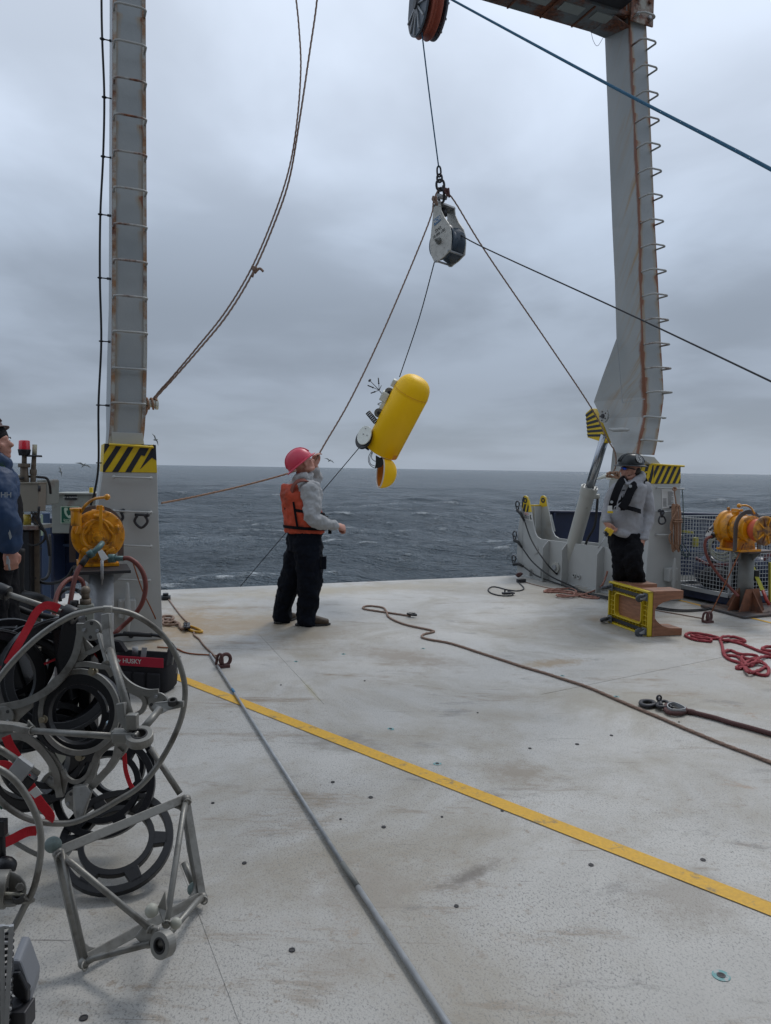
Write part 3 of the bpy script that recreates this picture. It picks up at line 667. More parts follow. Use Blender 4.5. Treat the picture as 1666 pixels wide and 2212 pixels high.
mb = MB(); mb.box(beampt(.42, -.11, .10), (.55, .20, .12), (U, V, Z)); lamp = mk('floodlight', mb, M_STEELD, beam, bevel=.01)
mb = MB(); mb.box(beampt(-.14, -.045, .16), (.34, .02, .46), (U, V, Z))
pl = mk('bolt_plate', mb, mat('bolt_plate_paint', (.36, .34, .29), rough=.6, rust=.5), gan, bevel=.003)
for dx in (-.06, -.24):
    for dz in (.02, .20, .33):
        mb = MB(); c = beampt(dx, -.055, dz); mb.cyl(c, c-V*.03, .022, n=6); mk('bolt', mb, M_RUSTP if dz > .1 else M_GALV, pl)
mb = MB(); p = PL(1277, 68, topc, U); q = PL(1304, 80, topc, U); mb.tube(cr([p, p+(q-p)*.2-Z*.10, p+(q-p)*.55-Z*.14, q], 6), .003, 5); mk('loose_wire', mb, M_STEELD, gan)
# clevis with hazard paint and lifting cylinder
Cc = PL(1307, 899, Pc, U)+U*.15
quad = pface(Cc, U, [(1281, 882), (1318, 948), (1311, 957), (1273, 945), (1269, 893)])
mb = MB(); mb.prism([p-U*.03 for p in quad], U*.10); cv = mk('clevis', mb, M_HAZY, gan, bevel=.004)
mb = MB()
ctr = sum(quad, Vector())/5; d1 = (quad[1]-quad[0]).normalized(); d2 = d1.cross(U).normalized()
for t in (.09, .25, .41, .57, .73, .89):
    a_ = quad[0].lerp(quad[1], t); b_ = quad[4].lerp(quad[3], t)
    wd = (quad[1]-quad[0])*.038
    pts = [a_+wd-(a_-b_)*.02, a_-wd-(a_-b_)*.02, b_-wd+(a_-b_)*.02-Z*.01, b_+wd+(a_-b_)*.02-Z*.01]
    mb.prism([p-U*.033 for p in pts], U*.002)
mk('stripe_paint', mb, M_HAZK, cv)
cyl = thing('hydraulic_cylinder', 'pale grey hydraulic cylinder with chrome rod tilting up to the right gantry leg', 'cylinder', D(1240, 1275))
ca = PL(1303, 957, Cc, U); cb = PL(1274, 1052, Cc, U); cc = PL(1234, 1195, Cc, U)
ax = (ca-cb).normalized()
mb = MB(); mb.cyl(cb-ax*.1, ca+ax*.12, .063, n=20); mk('rod', mb, M_CHROME, cyl)
axb = (cb-cc).normalized(); rb = .102
mb = MB(); mb.lathe(cc-axb*.15, axb, [(0, rb), ((cb-cc).length+.03, rb), ((cb-cc).length+.03, rb*1.15), ((cb-cc).length+.15, rb*1.15), ((cb-cc).length+.15, .07)], 28, caps=True, smooth=False)
for p in mb.sm: pass
brl = mk('barrel', mb, M_CYL, cyl)
for poly in brl.data.polygons: poly.use_smooth = len(poly.vertices) == 4
brl.data.set_sharp_from_angle(angle=.6) if hasattr(brl.data, 'set_sharp_from_angle') else None
for k in range(8):
    a_ = k*math.pi/4; x_ = axb.orthogonal().normalized(); y_ = axb.cross(x_)
    c = cb+axb*.0+x_*(.095*math.cos(a_))+y_*(.095*math.sin(a_)); mb = MB(); mb.cyl(c, c+axb*.018, .011, n=6); mk('bolt', mb, M_PAINTD, cyl)
c = cb-axb*.14+Vector((.11, -.04, 0)); mb = MB(); mb.cyl(c-Vector((.04, 0, 0)), c+Vector((.05, 0, 0)), .035, n=12); mk('port', mb, M_CYL, cyl, bevel=.004)
mb = MB(); mb.tube(cr([c+Vector((.03, 0, -.02)), c+Vector((.0, 0, -.4)), c+Vector((-.07, .08, -.6)), c+Vector((-.12, .12, -.8))], 6), .018, 8); mk('hose', mb, M_RUBBER, cyl)

# ------------------------------------------------------------------ pedestals
def pix_plate(mb, P, n, pix, vec, mi=0): mb.prism(pface(P, n, pix), vec, mi=mi)
pedL = thing('pedestal', 'grey left gantry pedestal with hazard band and step rungs, beside the yellow winch', 'pedestal', LP-U*.35)
mb = MB(); pix_plate(mb, LP, V, [(222, 1019.5), (339.5, 1021), (352, 1381), (172, 1392)], V*.62)
bodyL = mk('body', mb, M_PAINT, pedL, bevel=.006)
qd = pface(LP, V, [(225.6, 958), (336.6, 961), (339.5, 1021), (222, 1019.5)])
mb = MB(); mb.prism([p for p in qd], V*.60); mk('cap', mb, M_HAZY, pedL)
hz = hazard(pedL, [p-V*.0005 for p in qd], 4.2, .32, w=.47, phase=-.30, lim=(1, -.55, .62))
mb = MB(); quad2 = pface(LP-V*.008, V, [(331, 960), (337, 962), (338.5, 995), (328, 988)]); mb.prism(quad2, -V*.002)
q2 = pface(LP-V*.008, V, [(306, 960), (326, 961), (313, 985), (300, 982)]); mb.prism(q2, -V*.002); mk('stripe_paint', mb, M_HAZK, pedL)
mb = MB(); a, b = PL(238, 960, LP-V*.03, V), PL(331, 966, LP-V*.03, V); mb.tube([a+V*.03, a, b, b+V*.03], .011, 8); mk('rail', mb, M_HAZY, pedL)
# kink piece and shoe beneath the leg
mb = MB(); pix_plate(mb, Lpl-V*.02, V, [(241, 933), (308, 936), (312, 960), (243, 960)], V*.02); mk('shoe_plate', mb, M_PAINT, gan, bevel=.003)
for (x0, y0, x1, y1) in ((246, 1030, 325, 1032.5), (246, 1103, 325, 1106), (250, 1176, 325, 1179), (250, 1250, 322, 1252)):
    a, b = PL(x0, y0, LP, V), PL(x1, y1, LP, V); mb = MB(); mb.tube([a+V*.01, a-V*.055, b-V*.055, b+V*.01], .0085, 8)
    for p in (a, b): mb.ball(p-V*.045, .016, nu=8, nv=6)
    mk('rung', mb, M_PAINT, pedL)
def horncleat(par, x, y, P, n, h, hv, out, sx=1.0):
    c = PL(x, y, P, n); mb = MB()
    mb.tube([c+out*.11+Z*h/2, c+out*.105+Z*h*.2, c+out*.10, c+out*.105-Z*h*.25, c+out*.11-Z*h/2], [.012, .024, .03, .026, .012], 12)
    mb.box(c+out*.05, (.15, .10, .17), (hv, out, Z)); mk('bollard_cleat', mb, M_PAINT, par, bevel=.012)
horncleat(pedL, 274, 1312, LP, V, .50, U, NV)
for x in (227, 283):
    mb = MB(); c = PL(x, 1372, LP, V); mb.cyl(c+V*.01, c-V*.03, .024, n=14); mk('drain_stub', mb, M_RUBBER, pedL)
# right pedestal
pedR = thing('pedestal', 'grey right gantry pedestal behind the man with sunglasses, hung with a rope coil', 'pedestal', RP-U*.3)
cf = PL(1411.5, 1044, RP, V); cb_ = PL(1394, 1302, RP, V)
mb = MB(); front = pface(RP, V, [(1411.5, 1045), (1470, 1045), (1471.6, 1297), (1391, 1302)]); mb.prism(front, V*.45)
mk('body', mb, M_PAINT, pedR, bevel=.006)
qd = pface(RP, V, [(1413, 1003.5), (1470, 1006), (1470, 1044.5), (1411.5, 1044.5)]); mb = MB(); mb.prism(qd, V*.44); mk('cap', mb, M_HAZY, pedR)
hazard(pedR, [p-V*.0005 for p in qd], 4.6, .30, w=.5, phase=.15)
qi = [qd[0]-U*.001, qd[3]-U*.001]; sd_ = [qi[0]+V*.22, qi[0], qi[1], qi[1]+V*.22]
hazard(pedR, sd_, 1.9, .35, w=.45, phase=.1)
mb = MB(); c = (sd_[0]+sd_[2])/2-U*.006; mb.annulus(c-Z*.02, U, .055, .032, .012, 24); mk('eye_ring', mb, M_HAZY, pedR)
mb = MB(); a, b = PL(1413, 1003, RP-V*.04, V), PL(1478, 1007, RP-V*.04, V); mb.tube([a+V*.05, a, b, b+V*.1], .012, 8); mk('rail', mb, M_HAZY, pedR)
# inboard web of the right pedestal
cw = PL(1412, 1060, RP, V)
mb = MB(); mb.prism(pface(cw+U*.06, U, [(1352, 962), (1376, 982), (1398, 1000), (1400, 1110), (1396, 1290), (1288, 1262), (1296, 1120), (1313.5, 1069), (1324.5, 964)]), U*.10); mk('web_plate', mb, M_PAINT, pedR, bevel=.004)
mb = MB(); mb.prism(pface(RP+V*.05, V, [(1377, 983), (1414, 987), (1428, 1003), (1405, 1003)]), V*.3); mk('shoulder', mb, M_PAINT, pedR, bevel=.004)
for (x0, y0, x1, y1) in ((1424, 1054, 1478, 1056), (1423, 1105, 1476, 1106), (1422, 1155, 1476, 1156)):
    a, b = PL(x0, y0, RP-V*.05, V), PL(x1, y1, RP-V*.05, V); mb = MB(); mb.tube([a+V*.055, a, b, b+V*.055], .010, 8); mk('rung', mb, M_PAINT, pedR)
horncleat(pedR, 1443, 1240, RP, V, .44, U, NV)
c = PL(1331, 1032, cw, U)-U*.02; mb = MB(); mb.tube([c+V*.24-U*.10-Z*.02, c+V*.08-U*.10+Z*.02, c-V*.04-U*.10+Z*.035, c-V*.2-U*.10], [.012, .03, .03, .016], 10); mb.box(c-U*.05, (.10, .12, .05), (V, U, Z)); mk('cleat', mb, M_WHITEP, pedR, bevel=.006)
# notice paper, door sign on pedestal
pap = thing('notice', 'sheet of printed notice paper taped to the right pedestal behind the rope coil', 'notice', PL(1444, 1100, RP, V))
mb = MB(); mb.prism(pface(RP-V*.003, V, [(1429, 1057), (1457, 1056), (1459, 1096), (1430, 1099)]), -V*.002); sh = mk('sheet', mb, M_SIGNW, pap)
mb = MB()
for k in range(15):
    y = 1062+k*2.0; w_ = (9, 12, 12, 10, 12, 8, 12, 11, 12, 12, 7, 12, 12, 9, 12)[k]
    mb.prism(pface(RP-V*.006, V, [(1443, y), (1443+w_, y), (1443+w_, y+.7), (1443, y+.7)]), -V*.0008)
for k in range(7):
    y = 1077+k*2.6; mb.prism(pface(RP-V*.006, V, [(1432, y), (1440, y), (1440, y+1.0), (1432, y+1.0)]), -V*.0008)
mb.prism(pface(RP-V*.006, V, [(1446, 1094), (1453, 1093), (1453, 1097), (1446, 1098)]), -V*.0008)
mk('printed_lines', mb, M_SIGNK, pap)
sg = thing('sign', 'narrow white sign on the right pedestal just behind the hooded man', 'sign', PL(1407, 1070, cw, U))
mb = MB(); mb.prism(pface(cw-U*.006, U, [(1402, 1056), (1408, 1057), (1408, 1084), (1402, 1083)]), -U*.003); mk('plate', mb, M_SIGNW, sg)
mb = MB(); mb.prism(pface(cw-U*.011, U, [(1404, 1059), (1407, 1059), (1407, 1064), (1404, 1064)]), -U*.001); mb.prism(pface(cw-U*.011, U, [(1404, 1067), (1407, 1067), (1407, 1072), (1404, 1072)]), -U*.001); mk('pictogram', mb, M_SIGNK, sg)

# ------------------------------------------------------------------ bulwark wing (right)
B0, B1 = D(1117.6, 1242.4), D(1385, 1296); BD = (B1-B0).normalized(); BN = Vector((BD.y, -BD.x, 0))   # BN points inboard? checked below
if BN.dot(Vector((0, 0, 0))-B0) < 0: BN = -BN
blw = thing('bulwark', 'pale grey ribbed stern bulwark plate with two yellow tipped horns', 'bulwark', B0.lerp(B1, .5))
top = [(1322.4, 1183.6), (1277.4, 1178.5), (1183, 1166.2), (1168, 1164), (1160, 1159), (1155, 1148), (1146.7, 1105.2), (1141.8, 1080), (1139, 1073), (1135, 1070.3), (1131, 1072), (1128.5, 1080), (1127, 1095), (1119, 1145.8), (1116.9, 1195)]
inner = [(1117.6, 1242.4), (1385, 1296), (1385, 1196)]+top
pi_ = pface(B0, BN, inner)
mb = MB(); mb.prism(pi_, -BN*.022); mk('inner_plate', mb, M_PAINT, blw, bevel=.003)
off = -BN*.36
mb = MB(); mb.prism([p+off for p in pi_], -BN*.022); mk('outer_plate', mb, M_PAINT, blw, bevel=.003)
for of, nm in ((Vector(), 0), (off, 1)):
    hp = pface(B0, BN, [(1127, 1095), (1128.5, 1080), (1131, 1072), (1135, 1070.3), (1139, 1073), (1141.8, 1080), (1146.9, 1106), (1136, 1106.5)] if nm == 0 else [(1127, 1097), (1128.5, 1080), (1131, 1072), (1135, 1070.3), (1139, 1073), (1141.8, 1080), (1144.0, 1094)])
    mb = MB(); mb.prism([p+of+BN*.002 for p in hp], -BN*.027, mi=0)
    c = pface(B0, BN, [(1135.5, 1081)])[0]+of+BN*.004; 
    if nm == 0:
        for pz in ([(1133, 1089), (1137.5, 1089), (1134, 1106), (1130, 1103)], [(1128.5, 1079), (1131, 1073.5), (1134, 1071.5), (1131.5, 1080), (1130, 1096), (1127.8, 1096)], [(1141, 1090), (1143, 1094), (1141.5, 1106), (1137.5, 1106)]):
            mb.prism([p+of+BN*.0025 for p in pface(B0, BN, pz)], BN*.002, mi=1)
    mb.annulus(c, BN, .042, .02, .012, 20, mi=1); mk('horn_tip', mb, [M_HAZY, M_HAZK], blw)
# end plate and cross plate
zt = pface(B0, BN, [(1131, 1093)])[0].z
e0 = B0+BD*.10; mb = MB(); mb.prism([e0, e0-BN*.36, e0-BN*.36+Z*zt, e0+Z*zt], BD*.015); mk('cross_plate', mb, M_PAINT, blw)
mb = MB(); m_ = e0-BN*.17+BD*.06; mb.prism([m_, m_+BD*.12, m_+BD*.02+Z*zt, m_+Z*zt], BN*.015); mk('stiffener', mb, M_PAINT, blw)
mb = MB(); mb.bar([e0-BN*.02+Z*(zt+.008), e0-BN*.34+Z*(zt+.008)], .04, .02, up=Z); mk('top_strip', mb, M_HAZY, blw)
for xr, xt in ((1184.5, 1174.5), (1225.5, 1216), (1301, 1291), (1346, 1337)):
    for_ = B0.lerp(B1, 0)
    yb = 1242.4+(xr-1117.6)*(1296-1242.4)/(1385-1117.6)
    rt = pface(B0, BN, [(xr, yb)])[0]; tz = pface(B0, BN, [(xr, 1167+(xr-1185)*.118)])[0].z
    pw = .13
    mb = MB(); mb.prism([rt, rt+BN*pw, rt+BN*pw+Z*(tz-.10), rt+BN*.03+Z*tz, rt+Z*tz], BD*.012); mk('rib', mb, M_PAINT, blw, bevel=.002)
mb = MB(); mb.bar([B0+BN*.03+BD*.1, B1+BN*.03], .06, .06, up=Z); mk('toe_strip', mb, M_PAINTD, blw, bevel=.006)
for x, y in ((1132, 1190), (1152, 1196)):
    pass
c = pface(B0, BN, [(1157, 1187)])[0]; mb = MB(); mb.cyl(c, c+BN*.012, .07, n=24); mk('round_patch', mb, M_PAINT, blw)
c = pface(B0, BN, [(1201.5, 1226)])[0]; mb = MB(); mb.cyl(c, c+BN*.03, .085, n=24); mb.cyl(c+BN*.03, c+BN*.05, .045, n=16, mi=1); mk('blank_flange', mb, [M_CYL, M_GALV], blw, bevel=.004)
for x, y in ((1242, 1243), (1252, 1246)):
    c = pface(B0, BN, [(x, y)])[0]; mb = MB(); mb.annulus(c+BN*.015, BN, .03, .017, .03, 16); mb.cyl(c, c+BN*.01, .018, n=12, mi=1); mk('pipe_stub', mb, [M_PAINT, M_HOLE], blw)
for x0, x1 in ((1134, 1144), (1158, 1168)):
    q = pface(B0+BN*.05, BN, [(x0, 1250), (x1, 1230)]); mb = MB(); mb.prism([B0.lerp(B0, 0)+(q[0]-q[0])+Vector((q[0].x, q[0].y, 0)), Vector((q[0].x, q[0].y, .02)), q[1], Vector((q[1].x, q[1].y, 0))], BN*-.06); mk('toe_bracket', mb, M_PAINT, blw)
sg = thing('sign', 'small white pinch points danger sign on the stern bulwark horn', 'sign', pface(B0, BN, [(1143, 1114)])[0])
sgq = pface(B0+BN*.003, BN, [(1132.5, 1105.5), (1150.5, 1110), (1150.5, 1126.5), (1133.5, 1121.5)]); mb = MB(); mb.prism(sgq, BN*.003); mk('plate', mb, M_SIGNW, sg)
def sq(u, v): return (sgq[0]*(1-u)+sgq[1]*u)*(1-v)+(sgq[3]*(1-u)+sgq[2]*u)*v+BN*.0045
mb = MB(); mb.prism([sq(.06, .06), sq(.56, .06), sq(.56, .3), sq(.06, .3)], BN*.001); mk('header', mb, M_SIGNR, sg)
rg = (sgq[1]-sgq[0]).normalized()
text(sg, 'DANGER', sq(.31, .18)+BN*.002, rg, Z, .033, M_SIGNW); text(sg, 'PINCH', sq(.31, .50)+BN*.001, rg, Z, .034, M_SIGNK); text(sg, 'POINTS', sq(.31, .76)+BN*.001, rg, Z, .034, M_SIGNK)
mb = MB(); mb.ball(sq(.8, .25), (.012, .012, .004), (rg, Z, BN), 8, 5)
mb.prism([sq(.68, .35), sq(.78, .3), sq(.86, .55), sq(.95, .72), (sq(.9, .78)), sq(.82, .68), sq(.8, .9), sq(.74, .65)], BN*.001); mk('pictogram', mb, M_SIGNK, sg)
# orange-rimmed suspended hooks on the bulwark end
M_WIRE = M_RUBBER
hk_paths = [((1118, 1095), [(1133, 1125), (1150, 1170), (1185, 1222), (1222, 1256), (1255, 1279)], 'top'), ((1112, 1160), [(1128, 1183), (1152, 1215), (1190, 1245), (1235, 1266), (1262, 1281)], 'middle'), ((1110, 1212), [(1131, 1224), (1160, 1244), (1200, 1259), (1240, 1272), (1300, 1291), (1330, 1297)], 'lowest')]
for i, ((hx, hy), pth, wrd) in enumerate(hk_paths):
    Pp = B0+BN*.06; hp = PL(hx, hy, Pp, BN)
    t = thing('hooked_cable', 'black hooked cable hanging from the %s hook at the bulwark end' % wrd, 'cable', hp, 'hooked cables draped over the bulwark')
    mb = MB(); c = hp+Z*.04; mb.tube([c+BD*(.045*math.cos(a))-Z*(-.05*math.sin(a)) for a in [q*.35-0.6 for q in range(14)]], .010, 8); mb.torus(c-Z*.055, BN, .028, .010, 14, 6); mk('hook', mb, M_STEELD, t)
    p1 = PL(pth[0][0], pth[0][1], Pp, BN); mb = MB(); mb.tube([hp-Z*.05, hp.lerp(p1, .5), p1], [.028, .024, .016], 10); mk('sleeve', mb, M_RUBBER, t)
    n_ = len(pth); pts = [p1]
    for k, (x, y) in enumerate(pth[1:]):
        f = (k+1)/(n_-1)
        g = D(x, y, .02); w = PL(x, y, Pp, BN)
        pts.append(g if (k >= n_-3 or w.z < .03) else w.lerp(PL(x, y, Pp+BN*.25*f, BN), 1))
    mb = MB(); mb.tube(cr(pts, 7), .011, 7); mk('cable', mb, M_WIRE, t)
# navy bulwark beyond
nb = thing('navy_bulwark', 'dark navy bulwark of the ship side beyond the gantry leg and cage', 'bulwark', (5, 12.3, 0))
x0, x1 = R(1180, 1106, 12.2), R(1666, 1114, 12.2); ztop = x0.z
mb = MB(); mb.box(((x0.x+9.5)/2, 12.25, ztop/2-.05), (9.5-x0.x, .05, ztop+.1)); mk('plating', mb, M_NAVY, nb)
mb = MB(); mb.box(((x0.x+9.5)/2, 12.22, ztop+.01), (9.5-x0.x, .14, .03)); mk('cap_rail', mb, M_NAVY, nb, bevel=.006)
mb = MB(); mb.box(((x0.x+9.5)/2, 12.18, .42), (9.5-x0.x, .06, .05)); mk('stringer', mb, M_BLUEP, nb)
for k in range(7):
    mb = MB(); mb.box((x0.x+.12+k*.95, 12.16, ztop/2), (.03, .14, ztop-.02)); mk('frame_rib', mb, M_NAVY, nb)
mb = MB(); a, b = R(1190, 1112, 11.9), R(1198, 1148, 11.9); mb.bar([a, b], .03, .02, up=V); mk('grab_bar', mb, M_PAINTD, nb)
# ------------------------------------------------------------------ coordinate shorthands for measured crops
def za(x, y): return (x*.29045, 1209.7+y*.29045)          # lower left crop
def zb(x, y): return (x*.29045, 1641.8+y*.29045)
def zc(x, y): return (x*.2387, 881.4+y*.2387)             # left winch crop
def zr_(x, y): return (1434.4+x*.1406, 1036.9+y*.1406)    # right winch crop
def zd(x, y): return (1261.6+x*.24272, 1227+y*.24272)     # dolly crop
def ze(x, y): return (1019.6+x*.19709, 1192.4+y*.19709)
def zf(x, y): return (328.4+x*.19709, 1261.6+y*.19709)
def zg(x, y): return (751.8+x*.13282, 777.7+y*.13282)     # float crop
def zk(x, y): return (864.1+x*.13484, 345.6+y*.13484)     # block crop
def zm(x, y): return (1348+x*.19087, 1434.4+y*.19087)

# ------------------------------------------------------------------ winches on posts
def winch(label, C, ax, f, flip=False):
    """C: centre of the barrel; ax points to the motor end; f scale"""
    ax = Vector(ax).normalized(); s = ax.cross(Z).normalized()
    if flip: s = -s
    t = thing('air_winch', label, 'winch', C-Z*.25*f)
    P = lambda a, b, c: C+ax*(a*f)+s*(b*f)+Z*(c*f)
    mb = MB(); mb.lathe(P(.0, 0, 0), ax, [(.02*f, .10*f), (.02*f, .165*f), (.06*f, .175*f), (.12*f, .175*f), (.135*f, .20*f), (.175*f, .205*f), (.18*f, .195*f), (.185*f, .185*f), (.19*f, .0)], 40)
    mb.lathe(P(.0, 0, 0), ax, [(.188*f, .14*f), (.205*f, .135*f), (.21*f, .125*f), (.205*f, .11*f), (.19*f, .10*f)], 36)
    mo = mk('motor_housing', mb, M_WINCH, t, bevel=.003); mo.data.set_sharp_from_angle(angle=.7)
    for k in range(14):
        a = 2*math.pi*k/14+.2; mb = MB(); c = P(.183, .188*math.cos(a), .188*math.sin(a)); mb.cyl(c, c+ax*.014*f, .010*f, n=6); mk('bolt', mb, M_WINCH, t)
    for k in range(5):
        a = 2*math.pi*k/5+math.pi/2; d = s*math.cos(a)+Z*math.sin(a); q = d.cross(ax)
        mb = MB(); c = P(.185, 0, 0)+d*(.155*f); mb.box(c+ax*.012*f, (.055*f, .05*f, .03*f), (q, d, ax)); mb.cyl(c+ax*.02*f-q*.035*f, c+ax*.02*f+q*.035*f, .018*f, n=12)
        mk('piston_boss', mb, M_WINCH, t, bevel=.004*f)
    # rounded shield-shaped ridge and spokes
    mb = MB(); pts = []
    for k in range(36):
        a = 2*math.pi*k/36; r = .105+.018*math.cos(3*a-math.pi/2*3)
        pts.append(P(.198, r*math.cos(a)*1.08, r*math.sin(a)))
    mb.tube(pts, .011*f, 8, closed=True)
    mk('cover_ridge', mb, M_WINCH, t)
    mb = MB(); mb.lathe(P(0, 0, -.02), ax, [(.19*f, .085*f), (.196*f, .08*f), (.20*f, .052*f), (.222*f, .048*f), (.226*f, .032*f), (.245*f, .028*f), (.25*f, .012*f), (.25*f, 0)], 24)
    for k in range(4):
        a = k*math.pi/2+.7; c = P(.20, .058*math.cos(a), -.02+.058*math.sin(a)); mb.cyl(c, c+ax*.02*f, .009*f, n=6)
    hb_ = mk('hub', mb, M_WINCH, t); hb_.data.set_sharp_from_angle(angle=.6)
    mb = MB(); mb.lathe(P(0, 0, 0), ax, [(.03*f, .15*f), (-.02*f, .155*f), (-.04*f, .17*f), (-.07*f, .17*f), (-.08*f, .15*f), (-.16*f, .145*f), (-.17*f, .16*f), (-.20*f, .16*f), (-.21*f, .11*f)], 36); g = mk('gear_case', mb, M_WINCH, t, bevel=.003); g.data.set_sharp_from_angle(angle=.6)
    mb = MB(); mb.lathe(P(0, 0, 0), ax, [(-.20*f, .10*f), (-.24*f, .125*f), (-.28*f, .13*f), (-.32*f, .12*f), (-.35*f, .10*f)], 30); mk('drum', mb, mat('red_drum', (.55, .09, .03), rough=.5), t)
    mb = MB(); mb.lathe(P(0, 0, 0), ax, [(-.34*f, .09*f), (-.345*f, .165*f), (-.375*f, .168*f), (-.385*f, .155*f), (-.38*f, .06*f), (-.40*f, .05*f), (-.405*f, 0)], 36)
    df = mk('drum_flange', mb, mat('worn_yellow', (.60, .26, .015), rough=.45, dirt=(.10, .045, .02), dscale=7, dlo=.42, dhi=.6), t); df.data.set_sharp_from_angle(angle=.6)
    for k in range(10):
        a = 2*math.pi*k/10; mb = MB(); c = P(-.385, .10*math.cos(a), .10*math.sin(a)); d = s*math.cos(a)+Z*math.sin(a)
        mb.bar([c-d*.045*f, c+d*.05*f], .012*f, .014*f, up=ax); mk('spoke', mb, M_WINCH if k % 2 else M_RUSTP, df)
    # feet and saddle
    for a in (.10, -.12):
        mb = MB(); mb.prism([P(a, -.15, -.25), P(a, .15, -.25), P(a, .12, -.10), P(a, -.12, -.10)], ax*.035*f); mk('foot', mb, M_WINCH, t, bevel=.004)
    mb = MB(); mb.box(P(-.01, 0, -.245), (.36*f, .32*f, .025*f), (ax, s, Z)); mk('base_flange', mb, M_WINCH, t, bevel=.003)
    # guard hoop round the barrel
    mb = MB(); hp = [P(-.13, -.19, -.25), P(-.13, -.19, .02)]+[P(-.13, -.19*math.cos(a), .02+.18*math.sin(a)) for a in [k*math.pi/12 for k in range(1, 12)]]+[P(-.13, .19, .02), P(-.13, .19, -.25)]
    mb.bar(hp, .05*f, .014*f, up=ax); mk('guard_hoop', mb, mat('hoop_grey', (.10, .09, .09), rough=.5, metal=.2, var=.2), t)
    # top fittings
    mb = MB(); mb.cyl(P(.05, .0, .15), P(.05, .0, .20), .045*f, n=16); mb.box(P(.05, -.02, .21), (.12*f, .06*f, .03*f), (ax, s, Z)); mk('filler_boss', mb, M_WINCH, t, bevel=.003)
    mb = MB(); mb.bar([P(.15, 0, .10), P(.16, 0, .24)], .022*f, .03*f, up=ax); mk('shift_lever', mb, M_WINCH, t, bevel=.004)
    return t, P
WAX = -V
CL = R(*zc(890, 1150), 6.1); CL.z = CL.z
wl, PW = winch('yellow air winch in front of the left pedestal with a white tag hanging from it', CL-WAX*.18, WAX, 1.0)
# left winch lever, elbow, tag
def xl(x, y, Y=5.75): return R(*zc(x, y), Y)
mb = MB(); mb.tube(cr([xl(735, 940, 5.95), xl(775, 880, 5.9), xl(850, 825, 5.85), xl(960, 806, 5.8)], 6), .011, 8); mb.ball(xl(970, 806, 5.8), .024); mk('brake_lever', mb, M_WINCH, wl)
mb = MB(); c = xl(690, 950, 5.95); mb.cyl(c-Z*.10, c+Z*.03, .04, n=14); mb.cyl(c+Z*.02, c+Z*.04, .048, n=14); mk('valve_housing', mb, M_WINCH, wl, bevel=.003)
mb = MB(); mb.bar([xl(915, 880, 5.80), xl(913, 1000, 5.78), xl(912, 1115, 5.78)], .024, .02, up=V); mk('clutch_lever', mb, M_WINCH, wl, bevel=.004)
mb = MB(); mb.tube(cr([xl(925, 1225, 5.88), xl(905, 1250, 5.80), xl(870, 1285, 5.76), xl(830, 1320, 5.74)], 5), [.022]*16, 10); mb.tube([xl(845, 1305, 5.75), xl(800, 1335, 5.74)], .032, 10); mk('elbow_fitting', mb, M_BRASS, wl)
mb = MB(); mb.tube([xl(980, 1360, 5.75), xl(1120, 1362, 5.75)], .02, 10); mb.tube([xl(985, 1360, 5.75), xl(1045, 1360, 5.75)], .033, 8); mk('hose_coupling', mb, M_BRASS, wl)
mb = MB(); mb.prism([xl(885, 1300, 5.70), xl(925, 1280, 5.71), xl(985, 1360, 5.69), xl(925, 1388, 5.68)], Vector((0, .002, 0))); mk('tag', mb, M_SIGNW, wl)
CRr = R(*zr_(905, 745), 9.15)
wr, PR = winch('yellow air winch on a rusty footed post beside the mesh cage at the right', R(*zr_(1180, 745), 8.85)+WAX*-.03, V, 1.0, flip=True)
def xr(x, y, Y=8.7): return R(*zr_(x, y), Y)
mb = MB(); mb.tube(cr([xr(1395, 520, 8.7), xr(1340, 430, 8.75), xr(1260, 390, 8.8), xr(1170, 395, 8.8)], 6), .011, 8); mb.ball(xr(1155, 395, 8.8), .026); mk('brake_lever', mb, M_WINCH, wr)
mb = MB(); mb.prism([xr(680, 770, 8.95), xr(745, 790, 8.95), xr(705, 870, 8.93), xr(630, 860, 8.93)], Vector((0, .002, 0))); mk('tag', mb, M_SIGNW, wr)
mb = MB(); mb.box(PR(.10, -.172, .02), (.07, .006, .05), (V, V.cross(Z), Z)); mk('name_plate', mb, M_GALV, wr)
mb = MB(); mb.tube([xr(800, 830, 9.05), xr(735, 865, 8.95)], .03, 10); mb.tube([xr(760, 700, 9.1), xr(700, 760, 9.0), xr(670, 800, 8.95)], .018, 8); mk('hose_coupling', mb, M_STEELD, wr)
def stand(label, base, top, Rr, plate, zc_):
    t = thing('winch_post', label, 'post', base)
    mb = MB(); mb.cyl(base+Z*.02, Vector((base.x, base.y, top-.02)), Rr, n=28); mk('post', mb, plate[0], t)
    c = Vector((base.x, base.y, top-.012)); mb = MB(); mb.box(c, (.42, .42, .024), (U, V, Z)); mk('top_plate', mb, plate[1], t, bevel=.002)
    for d in (U, -U, V, -V):
        mb = MB(); q = c+d*Rr*.9-Z*.012; n_ = d.cross(Z); mb.prism([q-n_*.005, q+d*.12-n_*.005, q-Z*.11-n_*.005], n_*.010); mk('top_gusset', mb, plate[0], t)
    return t
bL = R(219.6, 1218, 6.05); bL = Vector((bL.x, bL.y, 0)); topL = CL.z-.26
sL = stand('grey galvanised post carrying the yellow winch next to the left pedestal', bL+V*.02, topL, .092, (M_GALV, M_STEELD), 0)
mb = MB(); mb.box(bL+Z*.012, (.7, .7, .024), (U, V, Z)); mk('base_plate', mb, M_BASEP, sL, bevel=.004)
q = R(*zc(925, 1480), 5.86); mb = MB(); mb.cyl(q+Z*.09, q-Z*.06, .012, n=8); mk('drain_pin', mb, M_GALV, sL)
bR = D(1607.5, 1322); topR = R(*zr_(1180, 745), 8.85).z-.26
